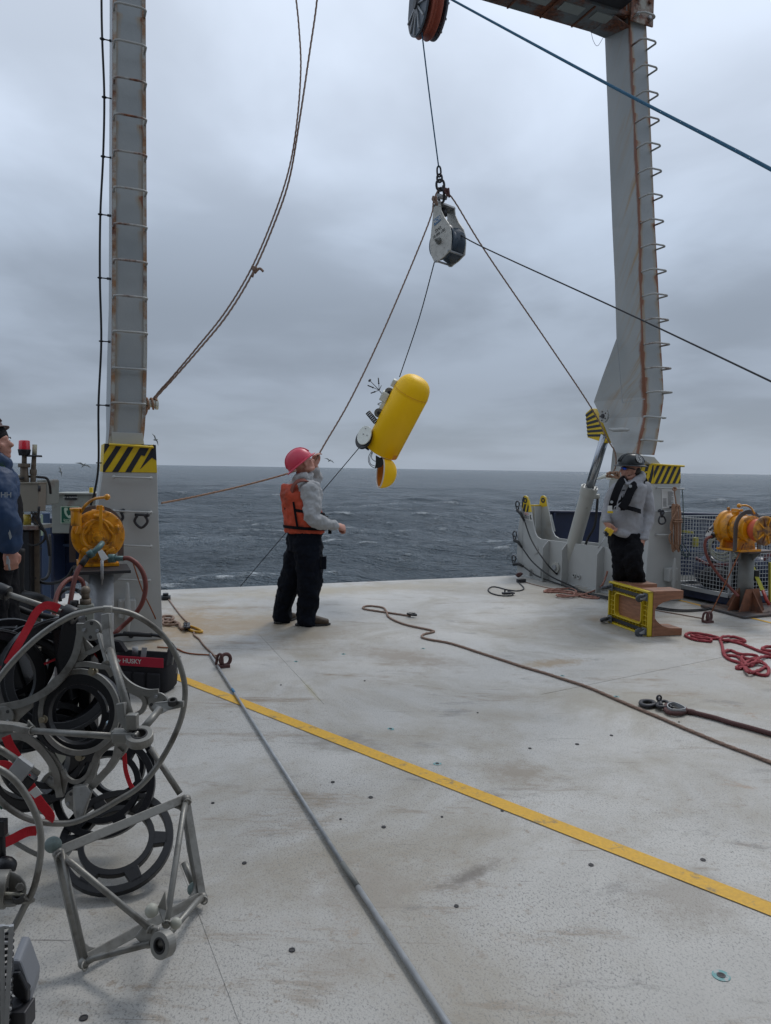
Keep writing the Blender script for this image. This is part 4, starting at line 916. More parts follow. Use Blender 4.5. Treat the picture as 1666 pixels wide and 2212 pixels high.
sR = stand('weathered grey post with rusty triangular feet carrying the right winch', bR, topR, .088, (M_POSTG, M_BASEP), 0)
mb = MB(); pts = [D(1513, 1312, .0), D(1608, 1338, .0), D(1760, 1322, .0), D(1625, 1296, .0)]; mb.prism([Vector((p.x, p.y, .004)) for p in pts], Z*.03); mk('base_plate', mb, M_BASEP, sR, bevel=.008)
for d in (U, -U, V, -V):
    n_ = d.cross(Z); q = bR+Z*.034+d*.07
    mb = MB(); mb.prism([q-n_*.006, q+d*.20-n_*.006, q+d*.03+Z*.26-n_*.006, q+Z*.26-n_*.006], n_*.012); mk('foot_gusset', mb, M_RUSTP, sR)
mb = MB(); q = bR-V*.10+Z*.034; mb.prism([q-U*.20, q+U*.20, q+U*.10+Z*.26, q-U*.10+Z*.26], -V*.012); mk('foot_plate', mb, M_RUSTP, sR)

def hose(label, pts, r, m=None, cat='hose', group=None, name='hose', sm=6):
    return ropething(name, label, cat, pts, r, m or M_HOSE, sm, group, n=10)
hose('dull red air hose looping down to the right of the left winch post', [xl(1100, 1362, 5.75), xl(1170, 1362), xl(1250, 1420), xl(1305, 1520), xl(1318, 1640), xl(1285, 1770), xl(1210, 1880), xl(1110, 1975), xl(1010, 2080), D(225, 1420, .02)], .018)
hose('dull red air hose dropping from the winch elbow in front of the post', [xl(800, 1335, 5.74), xl(750, 1400, 5.7), xl(700, 1480, 5.65), xl(665, 1600, 5.6), xl(640, 1740, 5.55), xl(610, 1880, 5.5), xl(560, 2040, 5.4), D(122, 1425, .02)], .018)
mb = MB(); mb.tube([xl(790, 1345, 5.73), xl(735, 1425, 5.68)], .024, 10); mk('hose_wrap', mb, M_RUBBER, wl)
hose('dull red air hose arched like a walking stick behind the left winch post', [xl(480, 2060, 5.3), xl(490, 1850, 5.4), xl(520, 1680, 5.5), xl(590, 1575, 5.6), xl(680, 1535, 5.7), xl(745, 1570, 5.75), xl(770, 1670, 5.75)], .017)
hose('brick red air hose hanging from the right winch down to its base plate', [xr(730, 868, 8.95), xr(660, 900, 8.9), xr(630, 980, 8.9), xr(640, 1100, 8.9), xr(700, 1250, 8.9), xr(820, 1430, 8.9), xr(940, 1570, 8.9), xr(1060, 1700, 8.9), xr(1150, 1790, 8.85)], .017)
hose('brick red air hose lying on deck past the right winch base plate', [D(*zr_(1330, 1880), .02), D(*zr_(1450, 1895), .02), D(*zr_(1560, 1930), .02), D(*zr_(1700, 1985), .02), D(*zr_(1900, 2040), .02)], .018)
# brass filter bowl and canister beside the left post
t = thing('filter_canister', 'small pale grey box shaped filter standing on deck left of the winch post', 'filter', D(*zc(780, 1960)))
mb = MB(); a = xl(775, 1800, 5.5); mb.box(a-Z*.10, (.115, .09, .24), (U, V, Z)); mk('housing', mb, M_BOXG, t, bevel=.008)
mb = MB(); mb.cyl(a+Z*.02, a+Z*.06, .04, n=14); mb.cyl(a+Z*.06, a+Z*.13, .028, n=12); mb.ball(a+Z*.12, .036, nu=10, nv=7); mk('valve', mb, M_BRONZE, t)
mb = MB(); c = a-U*.075; mb.cyl(c, c+Z*.05, .03, n=12); mk('cap', mb, M_RUBBER, t)
text(t, 'E3G6', a-Z*.10-V*.046, Z, -U, .03, M_SIGNK)

# ------------------------------------------------------------------ rigging in the air
SY = 8.5
Sn = Vector((math.cos(.34), math.sin(.34), 0)); sc = R(925, 15, SY); Rs = .30
sh = thing('sheave', 'dark two cheeked sheave with rusty orange wheel hanging from the cross beam', 'pulley', sc-Z*.31)
Sd = Sn.cross(Z)
for k, o_ in enumerate((-.10, .10)):
    c = sc+Sn*o_; sn = 1 if k else -1
    mb = MB(); pts = []
    for i in range(22):
        a = math.pi+math.pi*i/21; pts.append(c+Sd*(.29*math.cos(a))+Z*(.31*math.sin(a)))
    pts += [c+Sd*.22+Z*.45, c-Sd*.22+Z*.45]; mb.prism(pts, Sn*.022*sn); ck = mk('cheek', mb, mat('cheek_grey', (.075, .10, .13), rough=.5, var=.2, dirt=(.15, .06, .04), dscale=6), sh, bevel=.003)
    for i in range(6):
        a = math.pi+math.pi*(i+.5)/6; mb = MB(); mb.bar([c+Sn*(.024*sn), c+Sn*(.024*sn)+Sd*(.27*math.cos(a))+Z*(.29*math.sin(a))], .018, .03, up=Sn); mk('web', mb, M_GALV, ck)
mb = MB(); mb.lathe(sc, Sn, [(-.06, .12), (-.06, .31), (-.045, .318), (-.01, .27), (.01, .27), (.045, .318), (.06, .31), (.06, .12)], 48); w_ = mk('wheel', mb, mat('rusted_wheel', (.30, .075, .045), rough=.6, var=.3), sh); w_.data.set_sharp_from_angle(angle=.7)
mb = MB(); mb.cyl(sc-Sn*.16, sc+Sn*.16, .05, n=16); mk('axle', mb, M_STEELD, sh)
mb = MB(); mb.box(sc+Z*.62, (.30, .44, .5), (Sn, Sd, Z)); mb.cyl(sc+Z*.85, sc+Z*1.3, .06, n=12); mk('yoke', mb, M_STEELD, sh, bevel=.01)

BY = 9.0; TB = Vector((math.cos(math.radians(40)), math.sin(math.radians(40)), -.04)).normalized(); HB = Vector((TB.y, -TB.x, 0)).normalized()
bc = R(*zk(640, 1200), BY)
blk = thing('snatch_block', 'worn aluminium cheeked block marked SWL 10,000 LBS with dark sheave, hanging by chain links', 'pulley block', R(*zk(560, 1640), BY))
out = [(515, 740), (560, 690), (610, 655), (640, 655), (652, 790), (700, 900), (780, 1020), (812, 1130), (820, 1250), (806, 1440), (700, 1550), (620, 1610), (590, 1640), (550, 1640), (500, 1530), (480, 1420), (482, 1300), (500, 1150), (520, 950), (530, 850)]
chk = pface(bc, TB, [zk(*q) for q in out])
M_CHEEK = mat('scuffed_aluminium', (.46, .45, .41), rough=.5, metal=.25, bump=.3, bscale=60, var=.12, vscale=14, dirt=(.22, .20, .17), dscale=38, dlo=.56, dhi=.68)
TW = .235
for k, o_ in enumerate((0, TW)):
    mb = MB(); mb.prism([p+TB*o_ for p in chk], TB*.016); mk('cheek_plate', mb, M_CHEEK, blk, bevel=.002)
ctr = PL(*zk(630, 1300), bc, TB)
mb = MB(); mb.lathe(ctr, TB, [(.02, .10), (.03, .205), (.05, .21), (.075, .165), (TW*.62, .16), (TW-.03, .20), (TW-.008, .205), (TW-.004, .1)], 44); w_ = mk('wheel', mb, mat('dark_sheave', (.035, .055, .08), rough=.4), blk); w_.data.set_sharp_from_angle(angle=.6)
mb = MB(); mb.cyl(ctr-TB*.05, ctr+TB*(TW+.03), .022, n=14); mb.cyl(ctr-TB*.022, ctr-TB*.004, .04, n=6); mb.cyl(ctr-TB*.07, ctr-TB*.045, .012, n=8); mk('axle_bolt', mb, M_POSTG, blk)
for q in ((575, 1615), (775, 1450)):
    p = PL(*zk(*q), bc, TB); mb = MB(); mb.cyl(p-TB*.008, p+TB*(TW+.02), .012, n=12); mk('spacer_bar', mb, M_GALV, blk)
p = [PL(*zk(*q), bc, TB) for q in ((520, 735), (640, 655), (650, 690), (530, 770))]
mb = MB(); mb.prism(p, TB*(TW+.016)); mk('head_plate', mb, M_GALV, blk, bevel=.002)
p = PL(*zk(590, 780), bc, TB)+TB*(TW*.5); mb = MB(); mb.cyl(p+Z*.02, p-Z*.055, .04, n=16); mk('swivel_nut', mb, M_STEELD, blk)
for i in range(4):
    q = PL(*zk(528+i*22, 748-i*17), bc, TB); mb = MB(); mb.box(q-TB*.002, (.012, .008, .022), (HB, TB, Z)); mk('slot', mb, M_SIGNK, blk)
pq = [PL(*zk(*q), bc, TB)-TB*.002 for q in ((540, 960), (645, 880), (655, 968), (553, 1058))]
mb = MB(); mb.prism(pq, -TB*.002); mk('maker_plate', mb, mat('plate_blue', (.03, .14, .30), rough=.5, dirt=(.3, .3, .3), dscale=40, dlo=.5, dhi=.6), blk)
mid = sum(pq, Vector())/4; rt = (pq[1]-pq[0]).normalized()
text(blk, 'MOR', mid-TB*.0035, rt, Z, .062, M_SIGNW); 
text(blk, 'SWL', PL(*zk(620, 1110), bc, TB)-TB*.001, rt, Z, .058, M_SIGNK); text(blk, '10,000 LBS', PL(*zk(625, 1180), bc, TB)-TB*.001, rt, Z, .047, M_SIGNK)
# chain of shackles
mb = MB(); A_ = Vector((.3, -.9, 0)).normalized()
def link(mb, a, b, w, r, side):
    a, b = Vector(a), Vector(b); d = (b-a).normalized(); sd2 = side-d*side.dot(d); sd2.normalize(); L2 = (b-a).length
    pts = []
    for k in range(20):
        t_ = 2*math.pi*k/20; cx_ = math.cos(t_); sx = math.sin(t_); pts.append((a+b)/2+sd2*(w*cx_*(1 if abs(cx_) < .9 else 1))+d*(L2/2*math.copysign(abs(sx)**.75, sx)))
    mb.tube(pts, r, 8, closed=True)
top_ = R(947.5, 362, 8.95); hd_ = R(*zk(655, 700), BY)+TB*.1
chs = thing('shackle_chain', 'dark shackles and links joining the wire to the block', 'shackle', hd_)
n0 = [R(*zk(622, 120), 8.96), R(*zk(630, 250), 8.97), R(*zk(640, 335), 8.98), R(*zk(655, 470), 9.0), R(*zk(670, 665), 9.05)]
for k in range(4):
    mb = MB(); link(mb, n0[k]+Z*.015, n0[k+1]-Z*.015, (.022, .03, .045, .045)[k], (.011, .012, .014, .015)[k], (Vector((1, .2, 0)), Vector((.9, -.4, 0)), Vector((1, 0, 0)), Vector((.6, -.7, 0)))[k]); mk('shackle', mb, M_STEELD, chs)
c = R(*zk(665, 590), 9.02); mb = MB(); mb.cyl(c-Vector((.05, .02, 0)), c+Vector((.06, .02, 0)), .03, n=14); mk('pin', mb, M_GALV, chs)
ropething('wire_rope', 'dark blue wire from the upper sheave down to the shackles', 'wire', [R(911.5, 70, 8.45), R(929, 215, 8.7), n0[0]], .0085, M_RBLUE, 4)
ropething('wire_rope', 'thick blue line slanting from the upper sheave to the top right', 'rope', [R(936, -25, 8.4), R(974, -2, 8.1), R(1310, 180, 5.9), R(1666, 366, 4.4), R(2150, 640, 3.0)], .0125, M_RBLUE, 6)
ropething('wire_rope', 'dark line leading from the block out to the right edge', 'rope', [R(*zk(880, 1150), 9.1), R(1050, 537, 8.6), R(1330, 665, 7.0), R(1500, 745, 6.1), R(1666, 824, 5.3), R(2100, 1030, 3.9)], .0075, M_RDARK, 6)
ropething('tag_line', 'brown rope from the block down to the hand of the man in the pink helmet', 'rope', [R(*zk(625, 440), 9.0), R(*zk(540, 660), 8.98), R(925, 485, 8.9), R(835, 700, 8.6), R(760, 858, 8.35), R(700, 962, 8.13), R(684, 992, 8.05)], .0085, M_RBROWN, 5)
ropething('tag_line', 'brown rope running from behind the pink helmet to the left pedestal', 'rope', [R(684, 992, 8.05), R(662, 1004, 8.08), R(628, 1021, 8.05), R(530, 1048, 7.75), R(430, 1071, 7.4), R(349, 1087, 7.1)], .0085, M_RTAN, 5)
ropething('tag_line', 'red brown rope from the block down past the hazard striped clevis', 'rope', [R(*zk(680, 410), 9.0), R(*zk(760, 520), 9.0), R(*zk(900, 700), 9.05), R(1050, 545, 9.2), R(1180, 735, 9.6), R(1277, 880, 10.0), R(1312, 948, 9.9), R(1328, 975, 9.85), R(1331, 1000, 9.85), R(1327, 1016, 9.85), R(1318, 1025, 9.85)], .0085, M_RBROWN, 6)
for nm, q, lb in (('rope_knot', zk(755, 520), 'red knot where a tag line is tied to the block shackle'), ('rope_knot', zk(560, 650), 'dark knot at the upper left corner of the block')):
    c = R(*q, 8.97); mb = MB(); mb.tube(cr([c+Vector((math.sin(k*1.9)*.03, math.cos(k*1.3)*.02, math.cos(k*2.3)*.05)) for k in range(9)], 5), .012, 7); single(nm, mb, M_RMAR if q[0] > 960 else M_RBROWN, lb, 'knot')
c = R(1324, 1026, 9.8); mb = MB(); mb.tube(cr([c+Vector((math.sin(k*1.9)*.09, math.cos(k*1.3)*.03-.03, math.cos(k*2.3)*.045)) for k in range(12)], 5), .011, 7); single('rope_knot', mb, M_RTAN, 'tan rope wrapped on the white cleat beside the helmeted man', 'knot')
ropething('tag_line', 'thin dark line from the block down to the yellow float', 'rope', [R(*zk(552, 1640), 9.0), R(905, 690, 9.7), R(863, 815, 10.35)], .0065, M_RDARK, 4)
ropething('tag_line', 'thin dark line from the float disc down to the sea behind the man', 'rope', [R(*zg(205, 1400), 10.25), R(700, 1057, 10.6), R(610, 1160, 11.3), R(520, 1266, 12.6), R(470, 1325, 13.6)], .006, M_RDARK, 4)
a1 = [(324, 876, 7.35), (345, 850, 7.4), (372, 821, 7.45), (430, 755, 7.6), (490, 682, 7.75), (545, 592, 7.9), (590, 490, 8.0), (625, 388, 8.05), (648, 255, 8.1), (668, 120, 8.15), (685, 0, 8.2), (693, -120, 8.2)]
a2 = [(326, 868, 7.35), (348, 841, 7.42), (370, 817, 7.47), (428, 748, 7.62), (486, 675, 7.77), (540, 586, 7.9), (585, 484, 8.0), (622, 375, 8.02), (641, 270, 8.05), (650, 150, 8.1), (646, 60, 8.1), (639, -10, 8.1), (628, -110, 8.1)]
ropething('hanging_rope', 'outer brown rope hanging in a long bow from the left leg bollard', 'rope', [R(*q) for q in a1], .0095, M_RBROWN, 6)
ropething('hanging_rope', 'inner brown rope of the long bow, curling back at the top', 'rope', [R(*q) for q in a2], .0085, M_RBROWN, 6)
c = R(550, 582, 7.88); mb = MB(); mb.tube(cr([c+Vector((-.02, 0, .03)), c+Vector((.03, -.01, 0)), c+Vector((0, .02, -.03)), c+Vector((.05, 0, .01)), c+Vector((.09, 0, -.02))], 5), .013, 7); mb.tube([c, c+Vector((-.02, -.01, -.08))], .011, 7); mb.ball(c, .026, nu=10, nv=7); single('rope_knot', mb, M_RBROWN, 'knot halfway along the hanging bow of rope', 'knot')
# bollard on the left leg with rope turns
lc = R(326, 872, 7.35); bt = thing('bollard', 'white bollard stub with rope turns on the inner side of the left gantry leg', 'bollard', lc)
mb = MB(); mb.cyl(lc-U*.1, lc+U*.045, .035, n=16); mb.cyl(lc+U*.04, lc+U*.07, .055, n=16); mk('stub', mb, M_WHITEP, bt, bevel=.006)
mb = MB(); mb.tube(cr([lc+U*(-.05+.006*k)+V*(.05*math.cos(k*.9))+Z*(.05*math.sin(k*.9)) for k in range(18)], 3), .011, 7); mb.tube(cr([lc+Vector((-.02, -.04, -.03)), lc+Vector((-.03, -.05, -.09)), lc+Vector((-.05, -.05, -.12))], 4), .012, 7); mk('rope_turns', mb, M_RTAN, bt)
# black conduit clipped to the left leg
cpt = [(220, -120), (219.5, 0), (221, 84), (225.5, 210), (223, 338), (217, 463), (216, 600), (219, 737), (213, 875), (213, 1000), (205, 1060), (196, 1092)]
CP = [PL(x, y, Lpl+V*.16, V) for x, y in cpt]
t = thing('cable', 'black cable clipped on stand-off brackets along the left gantry leg', 'cable', CP[-1])
mb = MB(); mb.tube(cr(CP, 7), .0105, 8); mk('sheath', mb, M_RUBBER, t)
for k in range(2, 10):
    p = CP[k]; mb = MB(); mb.torus(p, Z, .018, .006, 12, 5); mb.tube([p+U*.015, p+U*.06], .006, 6); mb.tube([p+U*.06, p+U*.15], .012, 6); mk('bracket', mb, M_STEELD, t)

# ------------------------------------------------------------------ the yellow float
FY = 10.3
ft = thing('sensor_float', 'bright yellow round ended float hanging over the stern with white disc and tail scoop', 'float', R(*zg(620, 2060), FY))
def G(x, y, dy=0.0): return R(*zg(x, y), FY+dy)
axd = (G(518, 1505)-G(1023, 545)); axd.normalize(); axd = (axd+Vector((0, .36, 0))).normalized()   # from top to open end, top leans to the camera
c0 = G(1023, 545, -.16); half = 1.0
rF = .242
Lb = (G(557, 1460)-G(1005, 610)).length/math.sqrt(1-.34**2)+.05
mb = MB(); prof = [(-.245, 0.0), (-.243, .05), (-.235, .10), (-.215, .145), (-.18, .185), (-.13, .215), (-.07, .232), (-.01, rF), (.012, rF), (.016, rF-.002), (.02, rF), (Lb, rF), (Lb+.002, rF-.012), (Lb-.03, rF-.014), (.1, rF-.014)]
mb.lathe(c0, axd, prof, 56)
sh_ = mk('shell', mb, M_FLOAT, ft, fix=False)
xs = axd.cross(Vector((0, -1, 0))).normalized(); ys = xs.cross(axd)
mb = MB(); mb.torus(c0+axd*(Lb-.002), axd, rF-.003, .0035, 56, 6); mk('rim', mb, M_WHITEP, ft)
for q_ in (-.012,):
    mb = MB(); mb.torus(c0+axd*q_, axd, rF+.0005, .0022, 64, 5); mk('seam', mb, M_FLOATIN, ft)
mb = MB(); mb.annulus(c0+axd*(Lb*.6), axd, rF-.02, .03, .01, 40); mk('bulkhead', mb, M_BLACK, ft)
if xs.x > 0: xs = -xs      # xs points to the left in the picture
sp_ = lambda t, out_=0.0, side=0.0: c0+axd*t+xs*(rF+out_)+ys*side
pln = -ys if ys.y > 0 else ys
for k, t_ in enumerate((.12, .44, .80)):
    p = sp_(t_*1.05*.95, .02); mb = MB(); mb.cyl(p-ys*.02, p+ys*.02, .062, n=20); mb.cyl(p-ys*.03, p+ys*.03, .022, n=12, mi=1); mk('lug', mb, [M_POSTG, M_STEELD], ft, bevel=.004)
mb = MB(); mb.box(sp_(.20, .05), (.13, .10, .12), (axd, xs, ys)); mb.box(sp_(.30, .02), (.14, .06, .10), (axd, xs, ys)); mb.box(sp_(-.02, .02), (.10, .06, .08), (axd, xs, ys)); mk('instrument_box', mb, M_WHITEP, ft, bevel=.012)
base_ = G(575, 575); hubp = G(510, 490)
mb = MB(); mb.tube([base_, hubp], .008, 8); mk('mast', mb, M_GALV, ft)
for (x, y, ty) in ((362, 340, 1), (495, 290, 0), (322, 412, 0), (372, 540, 0), (545, 412, 2)):
    e = G(x, y, -.05 if ty else .04); mb = MB(); mb.tube([hubp, e], .0045, 6)
    if ty == 1: mb.cyl(e, e+(e-hubp).normalized()*.02, .022, n=12)
    elif ty == 0: m2 = e.lerp(hubp, .45); mb.tube([e, m2], .008, 8); mb.ball(m2, .012, nu=8, nv=6)
    mk('antenna', mb, M_STEELD, ft)
mb = MB(); mb.tube(cr([G(590, 675), G(540, 690), G(488, 715), G(520, 732), G(590, 735)], 6), .007, 7); mk('loop_handle', mb, M_GALV, ft)
a_, b_ = G(325, 850), G(455, 1010); d_ = (b_-a_).normalized(); mb = MB()
q1 = d_.orthogonal().normalized(); q2 = d_.cross(q1)
for k in range(10): an = k*.628; o_ = (q1*math.cos(an)+q2*math.sin(an))*.032; mb.tube([a_+o_, b_+o_], .005, 5)
for k in range(7): mb.torus(a_.lerp(b_, k/6), d_, .032, .006, 14, 5)
mk('sensor_cage', mb, M_BLACK, ft)
dc = G(275, 1230, -.02); dn = Vector((.80, -.55, .30)).normalized(); dax = (G(350, 1450)-G(180, 1100)).normalized()
dn = (xs*-.62-ys*0+pln*.45+axd*-.25); dn = Vector((-.55, -.72, .42)).normalized()
xd = Vector((.35, 0, -1)); xd = (xd-dn*xd.dot(dn)).normalized(); yd = dn.cross(xd)
def disc(mb, c, r, th, mi, e=.62):
    n_ = 40; mb.prism([c+xd*(r*math.cos(2*math.pi*k/n_))+yd*(r*e*math.sin(2*math.pi*k/n_)) for k in range(n_)], dn*th, mi=mi)
mb = MB(); disc(mb, dc, .145, .02, 0, .80); mk('disc', mb, M_WHITEP, ft, bevel=.006)
for (x, y) in ((285, 1115), (250, 1205), (310, 1225)):
    p = PL(*zg(x, y), dc+dn*.022, dn); mb = MB(); mb.cyl(p, p+dn*.008, .008, n=8); mk('screw', mb, M_GALV, ft)
mb = MB(); disc(mb, dc-dn*.045+Vector((-.03, 0, -.03)), .155, .035, 0, .84); mb.bar([G(250, 1385, .02), G(350, 1450, .02)], .05, .03, up=Vector((0, 1, 0))); mk('black_rim', mb, M_BLACK, ft, bevel=.006)
mb = MB(); mb.ball(G(225, 1390), (.04, .03, .03)); mb.cyl(G(190, 1365), G(260, 1400), .03, n=12); mk('tether_boss', mb, M_BLACK, ft, bevel=.004)
for pts in (((385, 1480), (335, 1580), (345, 1680), (400, 1740), (450, 1760)), ((395, 1490), (355, 1600), (370, 1690), (440, 1725)), ((400, 1500), (385, 1590), (430, 1640), (470, 1645))):
    mb = MB(); mb.tube(cr([G(*p) for p in pts], 6), .005, 6); mk('looped_cable', mb, M_BLACK, ft)
mb = MB(); mb.prism([G(450, 1545, -.03), G(610, 1640, -.05), G(545, 1740, 0), G(490, 1755, .03), G(435, 1765, .03), G(455, 1660, .03)], Vector((0, .12, 0))); mk('bracket', mb, M_BLACK, ft, bevel=.01)
# tail scoop: half-dome shell opening to the left
sc0 = G(610, 1835, .05); sa = Vector((.94, .30, -.08)).normalized(); upv = (G(500, 2050)-G(600, 1690)).normalized(); upv = (upv-sa*upv.dot(sa)).normalized(); sv = sa.cross(upv)
def dome(mb, r1, r2, dpt, inv, mi):
    N_, M_ = 12, 36; vs = []
    for i in range(N_+1):
        ph = i/N_*math.pi/2
        for k in range(M_):
            th = 2*math.pi*k/M_; vs.append(sc0-sa*.07+sa*(dpt*math.sin(ph))+upv*(r1*math.cos(ph)**.8*math.cos(th))+sv*(r2*math.cos(ph)**.8*math.sin(th)))
    fs = [(i*M_+k, i*M_+(k+1) % M_, (i+1)*M_+(k+1) % M_, (i+1)*M_+k) for i in range(N_) for k in range(M_)]
    if inv: fs = [f[::-1] for f in fs]
    mb.add(vs, fs, True, mi)
mb = MB(); dome(mb, .215, .165, .22, False, 0); mk('tail_scoop', mb, M_FLOAT, ft, fix=False)
mb = MB(); dome(mb, .198, .148, .18, True, 0); mk('scoop_lining', mb, M_FLOATIN, ft, fix=False)
mb = MB(); mb.tube([sc0-sa*.07+upv*(.206*math.cos(t_))+sv*(.157*math.sin(t_)) for t_ in [2*math.pi*k/44 for k in range(44)]], .0105, 8, closed=True); mk('scoop_rim', mb, mat('rim_cream', (.66, .58, .5), rough=.5), ft)
q = G(760, 1590, -.1); mb = MB(); mb.box(q, (.05, .01, .07), (Vector((1, 0, 0)), Vector((0, 1, 0)), axd)); mk('sticker', mb, M_FLOATIN, ft)

# ------------------------------------------------------------------ gulls
def gull(x, y, Y, tilt, label, s=1.0):
    c = R(x, y, Y); t = thing('gull', label, 'bird', c)
    mb = MB(); ax_ = Vector((math.cos(tilt+1.2), .3, math.sin(tilt+1.2))).normalized(); mb.tube([c-ax_*.22*s, c-ax_*.1*s, c+ax_*.08*s, c+ax_*.2*s], [.01, .055, .06, .015], 8); mk('body', mb, M_POSTG, t)
    for k in (-1, 1):
        w_ = Vector((k*math.cos(tilt), 0, k*math.sin(tilt))); mb = MB(); mb.prism([c+ax_*.06*s, c+w_*.28*s+ax_*.07*s+Z*.08, c+w_*.62*s-ax_*.05*s, c+w_*.25*s-ax_*.03*s+Z*.06, c-ax_*.07*s], Vector((0, .02, .01))); mk('wing', mb, M_POSTG, t)
gull(336.5, 950, 60, -1.1, 'dark gull banking low in the sky right of the left pedestal band', .9)
gull(712, 995, 90, -.45, 'gull gliding just right of the raised hand of the pink helmeted man', 1.1)
gull(181, 1005, 80, -.3, 'gull skimming the horizon left of the left pedestal', 1.5)
gull(131, 1019, 75, -1.3, 'small gull over the water behind the beacon masts', .9)
# ------------------------------------------------------------------ mesh cage at the right
cg = D(1574, 1315); cA = cg+V*.98; 
cage = thing('mesh_cage', 'galvanised wire mesh cage full of dark gear between the right pedestal and winch', 'cage', cg+V*.5+U*.6)
z0, z1 = .16, 1.07; Wc, Dc = 1.7, 1.02
corn = [cg, cg+U*Wc, cg+U*Wc+V*Dc, cg+V*Dc]
M_MESH = mat('mesh_wire', (.40, .42, .43), rough=.5, metal=.3)
for i in range(4):
    a, b = corn[i], corn[(i+1) % 4]; L = (b-a).length; d = (b-a)/L; n_ = d.cross(Z); mb = MB(); k = int(L/.05)
    for j in range(k+1):
        p = a+d*(L*j/k); mb.bar([p+Z*z0, p+Z*z1], .0048, .0048, up=n_)
    m_ = int((z1-z0)/.05)
    for j in range(m_+1):
        p = Z*(z0+(z1-z0)*j/m_)+n_*.0055; mb.bar([a+p, b+p], .0048, .0048, up=n_)
    o = mk('mesh_panel', mb, M_MESH, cage, fix=False); o['kind'] = 'stuff'
mb = MB()
for p in corn: mb.bar([p+Z*z0, p+Z*(z1+.01)], .028, .028, up=U)
for i in range(4): mb.bar([corn[i]+Z*z1, corn[(i+1) % 4]+Z*z1], .02, .014); mb.bar([corn[i]+Z*z0, corn[(i+1) % 4]+Z*z0], .04, .05)
mk('frame', mb, M_MESH, cage)
mb = MB(); c = (corn[0]+corn[2])/2; mb.box(c+Z*.085, (Wc-.06, Dc-.06, .10), (U, V, Z)); mk('pallet_base', mb, M_NAVY, cage, bevel=.01)
rnd = random.Random(4)
def incage(u_, v_, z_): return cg+U*u_+V*v_+Z*z_
t = thing('gear_bags', 'dark bags and crates stacked inside the mesh cage', 'bag', incage(.8, .6, .14))
for k in range(7):
    mb = MB(); mb.ball(incage(.25+.2*k, .45+.3*(k % 2), .30+.05*(k % 3)), (.20, .22, .16+.05*(k % 3)), (U, V, Z), 12, 8); mk('bag', mb, (M_BAG, M_NAVY, M_BLACK)[k % 3], t)
for q, r_, a_, m_, lb in (((.16, .25, .72), .17, (.3, 1, .2), 'pale', 'pale hoop of hose standing behind the cage mesh near the pedestal'), ((.30, .35, .62), .22, (.7, .8, .1), 'dark', 'dark coil of hose hung in the middle of the cage'), ((.95, .28, .60), .24, (.2, 1, .1), 'pale', 'pale hose loops inside the cage behind the winch post'), ((1.15, .30, .42), .2, (.1, 1, .3), 'red', 'deep red hose coil low inside the cage')):
    mm = {'pale': mat('pale_hose', (.34, .35, .27), rough=.6), 'dark': M_RUBBER, 'red': mat('deep_red_hose', (.10, .012, .02), rough=.6)}[m_]
    mb = MB(); c = incage(*q)
    for k in range(3): mb.torus(c+V*(.03*k)+Z*(.02*k), a_, r_-.02*k, .014, 28, 6)
    single('hose_coil', mb, mm, lb, 'hose coil')
mb = MB(); mb.tube(cr([incage(.05, .6, .55), incage(.02, .35, .50), incage(.1, .15, .52), incage(.4, .1, .56)], 6), .022, 8); single('hose', mb, MATS['deep_red_hose'], 'dark red hose sagging behind the cage mesh left of the winch post', 'hose')
mb = MB(); mb.box(incage(-.0, .80, .88)+U*.04, (.02, .30, .03), (U, V, Z)); mb.box(incage(.05, .62, .76), (.06, .05, .12), (U, V, Z)); single('yellow_bracket', mb, mat('dull_yellow', (.40, .36, .06), rough=.6), 'dull yellow bracket behind the cage mesh beside the coiled rope', 'bracket')
# ratchet strap from the cage to a deck hook
st = thing('ratchet_strap', 'yellow ratchet strap with red hook pulling the cage down at the right edge', 'strap', D(1668, 1300))
pa_, pb_ = R(1622, 1216, 9.35), R(1648, 1276, 9.0)
mb = MB(); mb.bar([pa_, pb_], .05, .006, up=Vector((0, -1, .2))); mk('webbing', mb, mat('strap_yellow', (.42, .40, .03), rough=.7), st)
mb = MB(); mb.box(pa_.lerp(pb_, .45), (.06, .05, .13)); mk('ratchet', mb, M_BLACK, st, bevel=.01)
mb = MB(); mb.tube([pb_, R(1656, 1296, 8.9), R(1662, 1306, 8.9)], .02, 8); mk('hook', mb, mat('hook_red', (.35, .04, .03), rough=.5), st)
mb = MB(); mb.bar([R(1664, 1215, 9.0), R(1664, 1300, 9.0)], .03, .03, up=V); single('yellow_stanchion', mb, mat('dull_yellow', (.4, .36, .06)), 'slim yellow upright at the right edge beside the ratchet strap', 'post')

